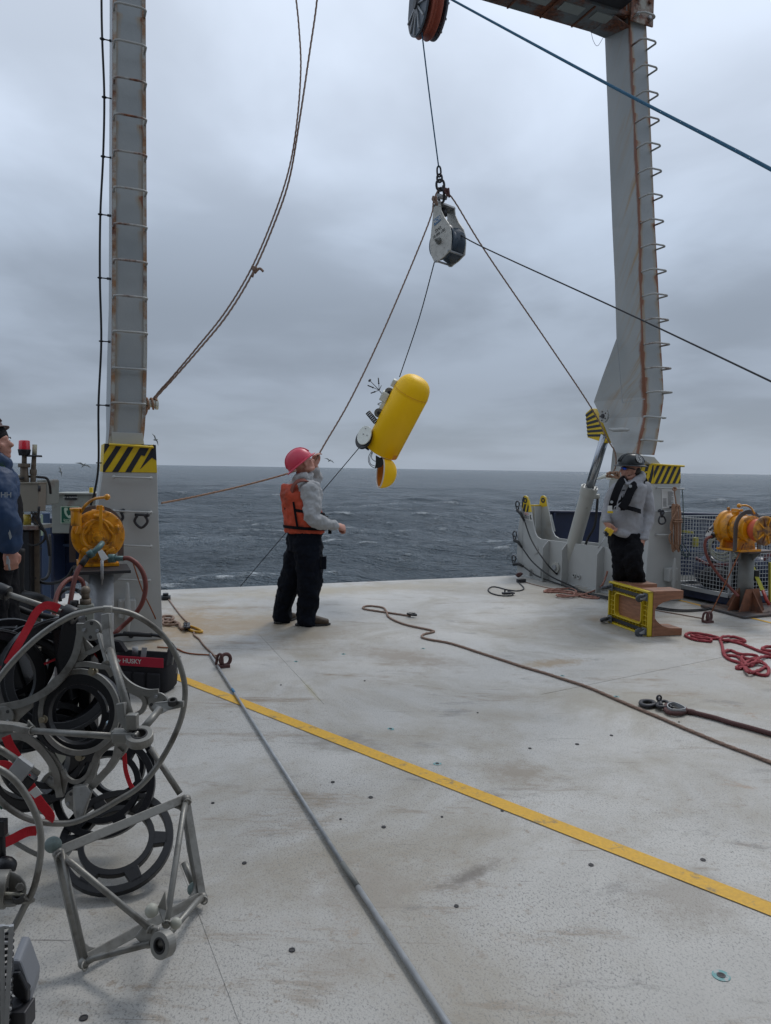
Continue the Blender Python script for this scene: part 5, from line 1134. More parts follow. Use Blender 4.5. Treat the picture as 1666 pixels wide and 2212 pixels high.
# ------------------------------------------------------------------ things hanging on the right pedestal
Pf = RP-V*.085
def pr(x, y): return (1384.0+x*.0, 0)
def zh(x, y): return (1382.5+x*.08299, 1054.2+y*.08299)      # coil crop
C_ = lambda x, y, o=0.0: PL(*zh(x, y), Pf-V*o, V)
cl = thing('rope_coil', 'tan rope coil hanging from the top rung of the right pedestal', 'rope', C_(940, 1660))
mb = MB(); mb.tube(cr([C_(900, 20), C_(905, 150), C_(930, 300), C_(940, 400)], 4), .008, 7); mk('hanging_strand', mb, M_RTAN, cl)
mb = MB(); mb.tube(cr([C_(860, 20), C_(900, -20, .02), C_(950, 30, .03), C_(900, 60, .03), C_(860, 30, .02), C_(940, 10, .0)], 4), .010, 7); mk('hitch', mb, M_RTAN, cl)
for k, (tx, bx, w) in enumerate(((870, 850, 60), (900, 880, 70), (930, 940, 60), (960, 960, 90), (985, 990, 70), (1010, 1000, 60))):
    mb = MB(); ty, by = 420+14*(k % 3), 1640-30*(k % 4)
    P = [C_(tx-w*.5, ty+60, .01*(k % 3)), C_(tx, ty, .01), C_(tx+w*.6, ty+80, .0), C_(tx+w*.3+40, 800, .02), C_(bx+w*.9, 1300, .01*(k % 2)), C_(bx+w*.5, by, .01), C_(bx-w*.2, by-60, .02), C_(bx-w*.5, 1250, .02*(k % 2)), C_(tx-w*.2-20, 830, .02)]
    mb.tube(cr(P, 5, True), .0088, 6, closed=True); mk('turn', mb, M_RTAN, cl)
for yy in (820, 880):
    mb = MB(); mb.tube(cr([C_(850, yy-10, .03), C_(950, yy+5, .055), C_(1080, yy, .04), C_(1080, yy+10, -.01), C_(860, yy, -.01)], 5, True), .0085, 6, closed=True); mk('wrap', mb, M_RTAN, cl)
mb = MB(); mb.tube(cr([C_(980, 570, .05), C_(900, 700, .05), C_(840, 800, .05), C_(800, 950, .03), C_(800, 1100, .03), C_(850, 1130, .03), C_(790, 1200, .02), C_(760, 1300, .02), C_(800, 1460, .02)], 5), .0085, 6); mk('tail', mb, M_RTAN, cl)
cb2 = thing('carabiner', 'large dark carabiner hanging on the second rung of the right pedestal', 'carabiner', C_(570, 940))
mb = MB(); mb.tube(cr([C_(530, 740, .01), C_(490, 830, .01), C_(510, 915, .01), C_(575, 938, .01), C_(645, 910, .01), C_(668, 840, .01), C_(615, 740, .01)], 5, True), .0105, 8, closed=True); mk('ring', mb, M_STEELD, cb2)
mb = MB(); c = C_(570, 725, .01); mb.cyl(c-Z*.02, c+Z*.05, .02, n=10); mb.torus(C_(580, 640, .01), V, .028, .009, 14, 6); mb.ball(C_(520, 590), .022, nu=8, nv=6); mb.cyl(C_(480, 600), C_(610, 600), .016, n=8); mk('swivel', mb, M_STEELD, cb2)
ropething('hanging_line', 'thin green line from the top rung ending in loops beside the cage', 'rope', [C_(1100, 40), C_(1120, 300), C_(1130, 700), C_(1115, 1100), C_(1120, 1400, .02), C_(1200, 1570, .04), C_(1290, 1720, .05), C_(1230, 1790, .05), C_(1120, 1730, .04), C_(1050, 1580, .03), C_(1060, 1480, .02), C_(1120, 1640, .02), C_(1190, 1800, .03), C_(1280, 1750, .04)], .0055, M_RGRN, 6)
# shackles on the left pedestal rungs
def shackle(label, x, y, Y, s=1.0):
    c = R(x, y, Y); t = thing('bow_shackle', label, 'shackle', c-Z*.07*s); mb = MB()
    mb.tube(cr([c+Vector((-.022*s, 0, .0)), c+Vector((-.042*s, 0, -.045*s)), c+Vector((0, 0, -.085*s)), c+Vector((.042*s, 0, -.045*s)), c+Vector((.022*s, 0, 0))], 5), .009*s, 8); mk('bow', mb, M_STEELD, t)
    mb = MB(); mb.cyl(c-Vector((.04*s, 0, 0)), c+Vector((.045*s, 0, 0)), .009*s, n=10); mb.ball(c+Vector((.045*s, 0, 0)), .014*s, nu=8, nv=6); mk('pin', mb, M_STEELD, t)
shackle('dark bow shackle hanging near the right end of a pedestal rung', 305, 1112, 6.98, 1.4)
shackle('dark bow shackle half hidden behind the top of the left winch', 252, 1103, 6.98, 1.4)
mb = MB(); mb.tube(cr([R(232, 1102, 6.98), R(240, 1105, 6.97), R(252, 1101, 6.97), R(246, 1108, 6.97)], 4), .009, 6); single('rope_knot', mb, M_RORNG, 'orange rope tail on the pedestal rung above the left winch', 'knot')
ropething('orange_line', 'thin red line slanting down the face of the left pedestal', 'rope', [PL(*zc(1205, 1400), LP-V*.06, V), PL(*zc(1290, 1650), LP-V*.06, V), PL(*zc(1380, 1840), LP-V*.07, V), D(*zc(1470, 2040), .01)], .006, M_RORNG, 4)

# ------------------------------------------------------------------ dolly with plywood cradle on its side
DB, DC = D(1408.4, 1376), D(1321, 1343.5); da = (DC-DB).normalized(); dl = (DC-DB).length; dn_ = Vector((-da.y, da.x, 0))
if dn_.x < 0: dn_ = -dn_
hz_ = PL(1410.5, 1278, DB, dn_).z
dol = thing('dolly', 'yellow plastic dolly tipped on its side with four castors and a plywood cradle', 'dolly', DB.lerp(DC, .5))
def dp(a, z, n_=0.0): return DB+da*a+Z*z-dn_*n_
fr = .055
mb = MB()
for (a0, a1, b0, b1) in ((0, dl, 0, fr*.35), (0, dl, hz_-fr*.35, hz_), (0, fr*.35, 0, hz_), (dl-fr*.35, dl, 0, hz_)):
    mb.prism([dp(a0, b0), dp(a1, b0), dp(a1, b1), dp(a0, b1)], -dn_*.05)
inw, inh = .13, .105
mk('outer_rim', mb, M_DOLLY, dol, bevel=.004)
mb = MB(); rr_ = []
for (cx_, cz_, a0) in ((dl-inw-.05, hz_-inh-.05, 0), (inw+.05, hz_-inh-.05, 90), (inw+.05, inh+.05, 180), (dl-inw-.05, inh+.05, 270)):
    for k in range(5): a = math.radians(a0+k*22.5); rr_.append(dp(cx_+.05*math.cos(a), cz_+.05*math.sin(a)))
mb.bar([p-dn_*.025 for p in rr_], .012, .05, up=dn_, closed=True); mk('inner_rim', mb, M_DOLLY, dol)
mb = MB(); n1_ = 13
for k in range(1, n1_):
    a = dl*k/n1_
    if inw < a < dl-inw: segs = ((.01, inh*.9), (hz_-inh*.9, hz_-.01))
    else: segs = ((.01, hz_-.01),)
    for s0, s1 in segs: mb.bar([dp(a, s0, .022), dp(a, s1, .022)], .006, .034, up=dn_)
for k in range(1, 9):
    z_ = hz_*k/9
    segs = ((.01, inw*.92), (dl-inw*.92, dl-.01)) if inh < z_ < hz_-inh else ((.01, dl-.01),)
    for s0, s1 in segs: mb.bar([dp(s0, z_, .02), dp(s1, z_, .02)], .006, .03, up=dn_)
o = mk('rib_lattice', mb, M_DOLLY, dol); o['kind'] = 'stuff'
mb = MB()
for (b0, b1) in ((.0, inh), (hz_-inh, hz_)): mb.prism([dp(.0, b0, .004), dp(dl, b0, .004), dp(dl, b1, .004), dp(0, b1, .004)], -dn_*.004)
for (b0, b1) in ((0, inw), (dl-inw, dl)): mb.prism([dp(b0, inh, .004), dp(b1, inh, .004), dp(b1, hz_-inh, .004), dp(b0, hz_-inh, .004)], -dn_*.004)
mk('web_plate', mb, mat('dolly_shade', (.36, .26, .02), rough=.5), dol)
for z_ in (inh*.55, hz_-inh*.6):
    mb = MB(); mb.prism([dp(.05, z_-.018, .052), dp(dl-.05, z_-.018, .052), dp(dl-.05, z_+.018, .052), dp(.05, z_+.018, .052)], -dn_*.003); mk('grip_strip', mb, M_BLACK, dol)
mb = MB(); mb.prism([dp(-.005, -.0+.002, 0), dp(dl+.005, .002, 0), dp(dl+.005, hz_+.003, 0), dp(-.005, hz_+.003, 0)], dn_*.022); bd = mk('deck_board', mb, M_PLY, dol, bevel=.002)
# U shaped cradles: laminated plywood
Lc = .33
prof = [(0, 0), (Lc, 0), (Lc, .070), (Lc*.55, .078), (Lc*.30, .105), (Lc*.12, .150), (.012, .185), (.012, hz_-.185), (Lc*.12, hz_-.150), (Lc*.30, hz_-.118), (Lc*.6, hz_-.092), (Lc, hz_-.085), (Lc, hz_), (0, hz_)]
for ci, a0 in enumerate((.01, dl-.30)):
    for k in range(3):
        w0 = a0+k*.078; mb = MB(); mb.prism([dp(w0, z_+.003, -.023-q_) for q_, z_ in prof], da*.072); mk('cradle_ply', mb, M_PLY if k != 1 else M_PLYE, dol, bevel=.003)
# castors
for (a, z_, dirv) in ((.05, .05, -Z*.5-dn_), (.05, hz_-.06, -Z*.35-da*-.2-dn_), (dl-.06, .05, da*.9-Z*.55-dn_*.5), (dl-.06, hz_-.06, da*.75-Z*.3-dn_*.3)):
    base_ = dp(a, z_, .052); mb = MB(); mb.box(base_-dn_*.005, (.075, .075, .008), (da, Z, dn_)); ct = mk('castor', mb, M_CASTG, dol, bevel=.002)
    d_ = dirv.normalized(); axw = d_.cross(dn_); axw = axw.normalized() if axw.length > .2 else da
    wc = base_-dn_*.062+(d_+dn_*d_.dot(-dn_)*1.0)*.028; 
    for s_ in (-1, 1):
        mb = MB(); mb.prism([base_-dn_*.01+axw*(.018*s_)+axw.cross(dn_)*.022, base_-dn_*.01+axw*(.018*s_)-axw.cross(dn_)*.022, wc+axw*(.018*s_)-axw.cross(dn_)*.01, wc+axw*(.018*s_)+axw.cross(dn_)*.01], axw*(.003*s_)); mk('fork', mb, M_GALV, ct)
    mb = MB(); mb.lathe(wc, axw, [(-.014, .012), (-.014, .036), (-.012, .045), (.012, .045), (.014, .036), (.014, .012)], 22, caps=True); mk('wheel', mb, M_CAST, ct)
    mb = MB(); mb.cyl(wc-axw*.024, wc+axw*.024, .009, n=8); mk('axle', mb, M_GALV, ct)

# ------------------------------------------------------------------ ropes and lines on deck
def dr(fn, pts, z): return [D(*fn(*p), z) for p in pts]
idn = lambda x, y: (x, y)
br = [(886.6, 1330.6), (837.4, 1323.2), (790, 1316), (784.5, 1311.5), (797, 1308.7), (826.4, 1312.2), (834.6, 1320.5), (842.8, 1335.5), (875.6, 1349), (930, 1361), (937, 1365), (915, 1370), (911.5, 1376), (928, 1381), (975, 1390), (1040, 1411), (1108, 1433), (1200, 1461), (1266, 1483), (1370, 1527), (1450, 1560), (1556, 1605), (1666, 1648), (1780, 1697), (1990, 1790)]
ropething('deck_rope', 'long brown rope wandering across the deck from the stern to the right edge', 'rope', dr(idn, br, .011), .0105, M_RBROWN, 7, wob=.01)
c = D(884, 1331, .012); mb = MB(); mb.tube(cr([c+Vector((math.sin(k*2.1)*.04+k*.007, math.cos(k*1.3)*.025, .01+.02*abs(math.sin(k*2.3)))) for k in range(10)], 4), .012, 7); single('rope_knot', mb, M_BLACK, 'black taped knot at the stern end of the long brown deck rope', 'knot')
hv = thing('lifting_rope', 'thick maroon rope with an eye thimble, dark shackle and hook on deck', 'rope', D(1430, 1525))
mb = MB(); mb.tube(cr(dr(zm, [(690, 533), (770, 545), (900, 577), (1050, 615), (1200, 662), (1400, 715), (1666, 790), (1900, 850), (2400, 960)], .018), 6), [.02]*8+[.0165]*41, 10); mk('rope', mb, M_RMAR, hv)
mb = MB(); mb.tube(cr(dr(zm, [(700, 530), (620, 560), (530, 555), (475, 520), (480, 470), (540, 450), (620, 470), (690, 510)], .02), 5, True), .0165, 8, closed=True); mk('eye', mb, M_RMAR, hv)
mb = MB(); mb.bar(cr(dr(zm, [(690, 525), (620, 535), (540, 530), (495, 500), (500, 470), (560, 452), (630, 475), (685, 505)], .034), 5, True), .006, .03, up=Z, closed=True); mk('thimble', mb, M_GALV, hv)
mb = MB(); mb.tube(cr(dr(zm, [(540, 500), (480, 425), (400, 430), (385, 480), (480, 490)], .03), 5), .012, 8); mb.cyl(D(*zm(395, 400), .03), D(*zm(425, 480), .03), .016, n=8); mb.torus(D(*zm(398, 385), .06), Vector((.3, -1, 0)), .018, .007, 12, 6); mk('shackle', mb, M_STEELD, hv)
mb = MB(); mb.tube(cr(dr(zm, [(375, 455), (330, 470), (250, 480), (195, 455), (200, 425), (260, 418), (330, 430), (345, 460)], .018), 5), .016, 8); mk('hook', mb, M_STEELD, hv)
rp = [(1130, 655), (1000, 640), (920, 612), (905, 592), (955, 577), (1080, 592), (1190, 618), (1215, 650), (1232, 700), (1245, 770), (1300, 815), (1400, 850), (1460, 905), (1550, 945), (1630, 950), (1640, 890), (1560, 825), (1470, 825), (1425, 870), (1470, 930), (1580, 900), (1620, 860), (1520, 840), (1380, 895), (1365, 875), (1440, 860), (1370, 790), (1260, 775), (1248, 745), (1300, 732), (1390, 765), (1520, 775), (1545, 800), (1450, 808), (1400, 790), (1420, 850), (1490, 870), (1560, 800), (1640, 790), (1760, 820)]
P = []
for k, p in enumerate(rp): P.append(D(*zd(*p), .013+(.018 if k % 3 == 1 and k > 14 else 0)))
ropething('rope_pile', 'tangled red rope heaped on the deck at the right edge', 'rope', P, .0135, M_RRED, 7)
ropething('rope_pile', 'red rope loops leading back from the heap toward the winch post', 'rope', [D(*zd(*p), .013+(.02 if k in (1, 6) else 0)) for k, p in enumerate([(1210, 640), (1235, 612), (1330, 612), (1420, 638), (1425, 655), (1330, 645), (1240, 640), (1260, 645), (1380, 668), (1480, 705), (1580, 745), (1700, 775), (1800, 770), (1790, 715), (1700, 700), (1620, 700), (1585, 720), (1640, 735), (1800, 750)])], .0135, M_RRED, 7)
ropething('rope_pile', 'loose end of red rope doubled back under the left side of the heap', 'rope', [D(*zd(*p), .013) for p in [(1130, 652), (1128, 632), (1060, 612), (980, 598), (955, 600), (1010, 620), (1100, 628), (1200, 630)]], .013, M_RRED, 7)
pk = [(790, 430), (830, 412), (950, 405), (1080, 402), (1145, 430), (1110, 455), (960, 440), (830, 440), (795, 432), (900, 420), (1060, 430), (1120, 445), (1100, 480), (960, 468), (930, 475), (1000, 490), (1200, 470), (1370, 412)]
pts = [D(*ze(*p), .012+(.014 if k > 8 else 0)) for k, p in enumerate(pk)]+[PL(*ze(1430, 360), B0+BN*.12, BN), PL(*ze(1465, 280), B0+BN*.06, BN), PL(*ze(1490, 200), B0+BN*.05, BN)]
ropething('rope_pile', 'faded pink rope flaked on deck along the foot of the bulwark', 'rope', pts, .012, M_RPINK, 6)
ropething('rope_pile', 'second strand of faded pink rope lying beside the bulwark', 'rope', [D(*ze(*p), .012) for p in [(1000, 492), (1130, 475), (1250, 500), (1370, 508), (1390, 495), (1300, 485), (1180, 462), (1060, 450)]], .011, M_RPINK, 6)
ropething('deck_line', 'thin brown line along the bulwark foot to the deck ring by the winch', 'rope', dr(ze, [(560, 322), (700, 362), (850, 395), (1000, 420), (1250, 460), (1500, 520)], .007)+dr(zd, [(640, 375), (850, 412), (1065, 450)], .007), .0065, M_RBROWN, 6)
for k, (dy, lb) in enumerate(((0, 'upper of two black cables running on deck from the hooks to the right winch'), (9, 'lower of two black cables running on deck from the hooks to the right winch'))):
    ropething('deck_cable', lb, 'cable', [D(*ze(1030, 385+dy), .01)]+dr(ze, [(1160, 420+dy), (1300, 455+dy), (1500, 492+dy)], .01)+dr(zd, [(640, 345+dy*1.5), (850, 372+dy*1.4), (1040, 368+dy*1.1), (1160, 345+dy), (1290, 318+dy)], .012), .0095, M_RUBBER, 6)
ropething('deck_rope', 'short dark rope ending in a loop with a clamp near the stern edge', 'rope', dr(ze, [(510, 300), (520, 340), (560, 380), (568, 405), (530, 422), (470, 425), (370, 410), (280, 386), (215, 383), (178, 415), (210, 450), (280, 472), (350, 480), (430, 478), (448, 460), (425, 435), (385, 428)], .009), .0085, M_RDARK, 6)
mb = MB(); c = D(*ze(380, 452), .03); mb.box(c, (.12, .05, .03), (U, V, Z)); mb.torus(c+U*.07, Z, .045, .01, 14, 6); mb.cyl(c-U*.03+Z*.02, c-U*.02+Z*.06, .012, n=8); single('rope_clamp', mb, M_STEELD, 'dark metal clamp on the looped rope near the stern edge', 'clamp', bevel=.003)
mb = MB(); c = D(*ze(515, 300)); mb.tube(cr([c+Vector((math.sin(k*2)*.04, math.cos(k*1.5)*.03, .04+.05*abs(math.sin(k*1.1)))) for k in range(12)], 4), .018, 7); single('deck_fitting', mb, M_RMAR, 'rusty red lashing on the deck at the corner of the bulwark', 'lashing')
mb = MB(); c = D(*ze(540, 335)); mb.box(c+Z*.03, (.14, .06, .05), (U, V, Z)); single('deck_fitting', mb, M_STEELD, 'small black fitting on deck below the bulwark corner lashing', 'fitting', bevel=.01)
ropething('winch_line', 'thin orange line from the deck ring up to the right winch platform', 'rope', [D(*zr_(728, 2035), .06), R(*zr_(980, 1510), 8.6), R(*zr_(1225, 985), 8.72)], .0065, M_RORNG, 4)
def deckring(label, p, s=1.0, m=M_RMAR):
    t = thing('deck_ring', label, 'ring', p); mb = MB(); mb.torus(p+Z*.065*s+U*.02*s, V-U*.3, .048*s, .016*s, 22, 8); mk('ring', mb, m, t)
    mb = MB(); mb.tube(cr([p+Vector((-.06, .0, .02))*s, p+Vector((-.045, 0, .10))*s, p+Vector((-.01, -.02, .11))*s, p+Vector((.0, -.02, .03))*s], 4), .013*s, 7); mb.box(p+Z*.012, (.11*s, .07*s, .024), (U, V, Z)); mk('shackle', mb, m, t, bevel=.003)
deckring('rusty maroon ring and shackle on deck left of the right winch base', D(1529, 1345), 1.0)
deckring('maroon ring and shackle standing on deck beside the long silver pole', D(*zf(780, 912)), .95)
# left side lines
ropething('deck_line', 'brown line from the stern fitting to the yellow hook on deck', 'rope', dr(zf, [(185, 170), (250, 260), (320, 350), (385, 418)], .009), .008, M_RBROWN, 5)
ropething('deck_line', 'brown line running from the yellow hook to the tip of the silver pole', 'rope', dr(zf, [(460, 525), (465, 560), (520, 605), (560, 660), (612, 715), (660, 760), (725, 830)], .010), .008, M_RBROWN, 5)
ropething('rope_pile', 'brown rope heaped against the foot of the left pedestal', 'rope', [D(*zf(*p), .012+.012*(k % 2)) for k, p in enumerate([(60, 380), (150, 350), (230, 360), (210, 390), (120, 380), (150, 420), (250, 410), (275, 440), (160, 450), (110, 430), (200, 400), (290, 430), (310, 480), (350, 490), (375, 450)])], .013, M_RBROWN, 6)
mb = MB(); mb.tube(cr([D(*zf(380+math.sin(k*2)*30, 455+math.cos(k*1.6)*25), .02+.015*(k % 3)) for k in range(12)], 4), .012, 7); single('rope_knot', mb, M_STEELD, 'dark taped knot joining the rope heap to the yellow hook', 'knot')
mb = MB(); mb.tube(cr(dr(zf, [(400, 480), (410, 462), (480, 480), (548, 515), (530, 526), (460, 518), (405, 495)], .014), 5, True), .0125, 8, closed=True); single('yellow_hook', mb, mat('hook_yellow', (.60, .33, .03), rough=.5), 'yellow painted oval hook lying on deck near the left pedestal', 'hook')
mb = MB(); c = D(*zf(150, 170)); mb.cyl(c+Z*.0, c+Z*.05, .06, n=14); mb.cyl(c+Z*.05, c+Z*.08, .035, n=12); single('stern_fitting', mb, M_BLACK, 'low black round fitting on deck behind the left pedestal', 'fitting')
ropething('deck_line', 'dull red line from the deck ring to behind the toolbag', 'rope', dr(zf, [(720, 785), (600, 775), (450, 765), (350, 745), (280, 712), (200, 700), (60, 690)], .008), .0065, M_RORNG, 5)
# pole
pc = [D(454, 1413, .016), D(545, 1552, .016), D(745, 1873, .017), D(967, 2212, .017)]; d_ = (pc[3]-pc[2]).normalized(); end = pc[3]+d_*1.3
pl_ = thing('pole', 'long silver telescoping pole lying on the deck with a blue tape band', 'pole', pc[1])
mb = MB(); mb.tube([pc[0], pc[0]+(pc[2]-pc[0])*1.0], .0092, 14); mk('tube', mb, M_GALV, pl_)
mb = MB(); mb.tube([pc[2]-d_*.02+Z*.001, end], .0108, 14); mk('tube', mb, M_GALV, pl_)
mb = MB(); mb.tube([pc[2]-d_*.03+Z*.001, pc[2]+d_*.16+Z*.001], .0116, 14); mk('grip', mb, M_POSTG, pl_)
q = pc[0].lerp(pc[2], .295); dd = (pc[2]-pc[0]).normalized(); mb = MB(); mb.tube([q, q+dd*.10], .0102, 14); mk('tape_band', mb, mat('blue_tape', (.04, .17, .32), rough=.6), pl_)

# ------------------------------------------------------------------ port side: boxes, beacon masts, rails
bx = thing('telephone_box', 'grey cabinet with green emergency telephone sign behind the left winch', 'cabinet', R(175, 1152, 8.0))
BYl = 8.0; bp = R(175, 1110, BYl); fn_ = Vector((0.05, -1, 0)).normalized()
pix = [(111, 1067), (262, 1068), (262, 1152.5), (112, 1152)]
mb = MB(); mb.prism([PL(*q, bp, fn_) for q in pix], Vector((0, .35, 0))); mk('cabinet', mb, M_BOXG, bx, bevel=.008)
mb = MB(); mb.prism([PL(*q, bp-Vector((0, .03, 0)), fn_) for q in ((110, 1064.5), (264, 1066), (264, 1069), (110, 1068))], Vector((0, .4, 0))); mk('lid', mb, M_BOXG, bx, bevel=.003)
mb = MB(); mb.box(R(105, 1072, 7.95), (.07, .08, .05)); mk('latch', mb, M_BRONZE, bx, bevel=.004)
kq = [PL(*q, bp-Vector((0, .006, 0)), fn_) for q in ((140, 1068.8), (166, 1068.8), (166, 1080), (140, 1079.5))]; mb = MB(); mb.prism(kq, Vector((0, -.004, 0))); mk('label_plate', mb, M_SIGNK, bx)
rx = (kq[1]-kq[0]).normalized(); text(bx, 'EXT 36 TELEPHONE', sum(kq, Vector())/4-Vector((0, .006, 0)), rx, Z, .017, M_SIGNW)
sp4 = thing('sign', 'green and white emergency telephone sign on the grey cabinet', 'sign', PL(150, 1130, bp, fn_))
gq = [PL(*q, bp-Vector((0, .006, 0)), fn_) for q in ((131.5, 1093.5), (172, 1093.5), (172, 1130.5), (131.5, 1130.5))]
mb = MB(); mb.prism(gq, Vector((0, -.003, 0))); mk('border', mb, M_SIGNP, sp4)
def gs(u, v, o=.0105): return (gq[0]*(1-u)+gq[1]*u)*(1-v)+(gq[3]*(1-u)+gq[2]*u)*v-Vector((0, o, 0))
mb = MB(); mb.prism([gs(.05, .05, .0035), gs(.95, .05, .0035), gs(.95, .95, .0035), gs(.05, .95, .0035)], Vector((0, -.002, 0))); mk('panel', mb, M_SIGNG, sp4)
mb = MB(); mb.prism([gs(*q, .0065) for q in ((.20, .12), (.24, .08), (.37, .08), (.40, .22), (.31, .27), (.34, .42), (.43, .56), (.50, .50), (.62, .60), (.52, .70), (.44, .70), (.30, .56), (.21, .38), (.19, .2))], Vector((0, -.002, 0)))
mb.prism([gs(*q, .0065) for q in ((.66, .12), (.73, .12), (.73, .20), (.81, .20), (.81, .27), (.73, .27), (.73, .35), (.66, .35), (.66, .27), (.58, .27), (.58, .20), (.66, .20))], Vector((0, -.002, 0))); mk('handset_and_cross', mb, M_SIGNP, sp4)
text(sp4, 'Emergency', gs(.46, .79, .0065), rx, Z, .026, M_SIGNP); text(sp4, 'Telephone', gs(.46, .89, .0065), rx, Z, .026, M_SIGNP)
# blue panels and posts under it
bpn = thing('navy_screen', 'dark navy steel screen under the grey telephone cabinet', 'screen', D(190, 1330))
mb = MB(); mb.prism([R(*q, 8.3) for q in ((98, 1150), (262, 1150), (262, 1232), (222, 1258), (98, 1262))], Vector((0, .05, 0))); mk('plate', mb, M_NAVY, bpn)
mb = MB(); mb.bar([R(96, 1178, 8.25), R(262, 1177, 8.25)], .03, .03); mk('ledge', mb, M_BLUEP, bpn)
mb = MB(); mb.bar([R(96, 1175, 8.3), R(98, 1300, 8.6)], .06, .05, up=V); mb.bar([R(160, 1262, 8.5), R(98, 1262, 8.5)], .05, .05); mb.prism([R(115, 1262, 8.4), R(128, 1292, 8.4), R(112, 1292, 8.4)], Vector((0, .03, 0))); mk('lower_rail', mb, M_BLUEP, bpn)
mb = MB(); mb.bar([R(60, 1133, 8.4), R(116, 1133, 8.4)], .05, .07); mb.bar([R(0, 1134, 8.6), R(60, 1133, 8.4)], .05, .07); single('blue_rail', mb, M_BLUEP, 'blue painted rail behind the beacon masts on the left side', 'rail')
mb = MB(); a, b = R(90, 1120, 7.6), R(90, 1291, 7.9); mb.bar([Vector((a.x, 7.7, a.z+.05)), Vector((a.x, 7.7, .0))], .075, .075, up=V); ps = single('blue_post', mb, M_BLUEP, 'blue painted square post standing left of the grey telephone cabinet', 'post', bevel=.004)
mb = MB(); mb.bar([R(90.5, 1112, 7.55), R(91, 1157, 7.55)], .022, .012, up=V); single('marker_strip', mb, M_SIGNP, 'short pale strip fixed on the blue post', 'strip')
dk = thing('dark_locker', 'tall black locker standing behind the blue post', 'locker', D(105, 1300))
mb = MB(); mb.box(Vector((R(75, 1200, 8.0).x, 8.15, .62)), (.40, .3, .9)); mk('body', mb, M_NAVY, dk, bevel=.01)
mb = MB(); mb.box(Vector((R(75, 1200, 8.0).x, 7.99, .75)), (.30, .02, .02)); mk('handle', mb, M_STEELD, dk)
def zl(x, y): return (x*.14059, 898.6+y*.14059)
mst = thing('control_cabinet', 'beige control cabinet on a stand carrying a red beacon mast and a whip mast', 'cabinet', D(75, 1335))
MY = 6.3
def ml(x, y, d=0.0): return R(*zl(x, y), MY+d)
mb = MB(); mb.prism([ml(290, 1030), ml(600, 1030), ml(590, 1470), ml(310, 1470)], Vector((0, .14, 0))); mk('front_box', mb, M_BOXB, mst, bevel=.006)
mb = MB(); mb.prism([ml(284, 1018, -.01), ml(606, 1018, -.01), ml(604, 1040, -.01), ml(288, 1040, -.01)], Vector((0, .16, 0))); mk('lid', mb, M_BOXB, mst, bevel=.003)
mb = MB(); mb.cyl(ml(606, 1070), ml(606, 1160), .012, n=8); mb.cyl(ml(606, 1390), ml(600, 1460), .008, n=8); mk('hinge', mb, M_STEELD, mst)
mb = MB(); mb.prism([ml(560, 985, .25), ml(700, 975, .25), ml(725, 1000, .25), ml(720, 1370, .25), ml(580, 1380, .25)], Vector((0, .25, 0))); mk('rear_box', mb, M_BOXG, mst, bevel=.01)
mb = MB(); mb.box(ml(440, 1695, .1), (.27, .3, .035)); mk('shelf', mb, M_BOXG, mst, bevel=.004)
for x in (330, 560):
    a = ml(x, 1480, .1); mb = MB(); mb.bar([a, Vector((a.x, a.y, .0))], .04, .04, up=V); mk('stand_leg', mb, M_BRONZE, mst)
mb = MB(); a = ml(400, 1750, .1); mb.box(Vector((a.x-.02, a.y, a.z/2)), (.20, .2, a.z)); mk('cable_trunk', mb, M_BLACK, mst, bevel=.01)
mb = MB(); a = ml(420, 1600, .05); mb.cyl(a-Z*.04, a+Z*.05, .03, n=12); mk('lamp_glass', mb, mat('amber_glass', (.45, .33, .04), rough=.3), mst)
# beacon
bm_ = mb = MB(); mb.cyl(ml(375, 1020, .07), ml(372, 740, .07), .036, .030, n=14); mb.cyl(ml(372, 790, .07), ml(372, 730, .07), .048, n=14); mb.cyl(ml(374, 740, .07), ml(376, 600, .07), .020, n=12); mk('beacon_mast', mb, M_BRONZE, mst, bevel=.003)
mb = MB(); mb.cyl(ml(376, 610, .07), ml(376, 512, .07), .045, .055, n=8); mk('beacon_base', mb, M_BLACK, mst, bevel=.004)
mb = MB(); a, b = ml(376, 515, .07), ml(377, 372, .07); mb.lathe(a, Z, [(0, .046), ((b-a).length*.9, .043), ((b-a).length*.98, .038), ((b-a).length, .02), ((b-a).length, 0)], 20); mk('beacon_lens', mb, M_REDL, mst)
mb = MB(); mb.cyl(ml(510, 1020, .1), ml(515, 830, .1), .022, n=12); mb.cyl(ml(512, 900, .1), ml(514, 820, .1), .028, n=12); mb.cyl(ml(515, 820, .1), ml(525, 625, .1), .020, .018, n=12); mk('whip_mast', mb, M_BRONZE, mst, bevel=.002)
mb = MB(); mb.cyl(ml(526, 630, .1), ml(526, 600, .1), .064, .06, n=20); mk('whip_plate', mb, M_STEELD, mst)
mb = MB(); mb.cyl(ml(530, 605, .1), ml(537, 438, .1), .0185, n=12); mk('whip_stub', mb, mat('cream_stub', (.45, .42, .30), rough=.6), mst)
mb = MB(); mb.tube(cr([ml(60, 950), ml(300, 962), ml(420, 935, .1), ml(500, 930, .1), ml(620, 940, .15), ml(720, 960, .2), ml(765, 1060, .2), ml(780, 1190, .25)], 6), .0105, 8); mk('cable', mb, M_RUBBER, mst)
for k, pts in enumerate((((480, 1480), (560, 1560), (640, 1700), (700, 1800), (660, 1930), (520, 1990), (430, 1960)), ((540, 1480), (500, 1600), (620, 1720), (690, 1790), (720, 1900)), ((600, 1400), (600, 1600), (690, 1780), (740, 1960), (760, 2150)))):
    mb = MB(); mb.tube(cr([ml(*p) for p in pts], 6), .010, 7); mk('cable', mb, M_RUBBER, mst)
mb = MB(); mb.box(ml(250, 1010, .3), (.14, .2, .12)); mk('side_box', mb, M_BOXB, mst, bevel=.006)
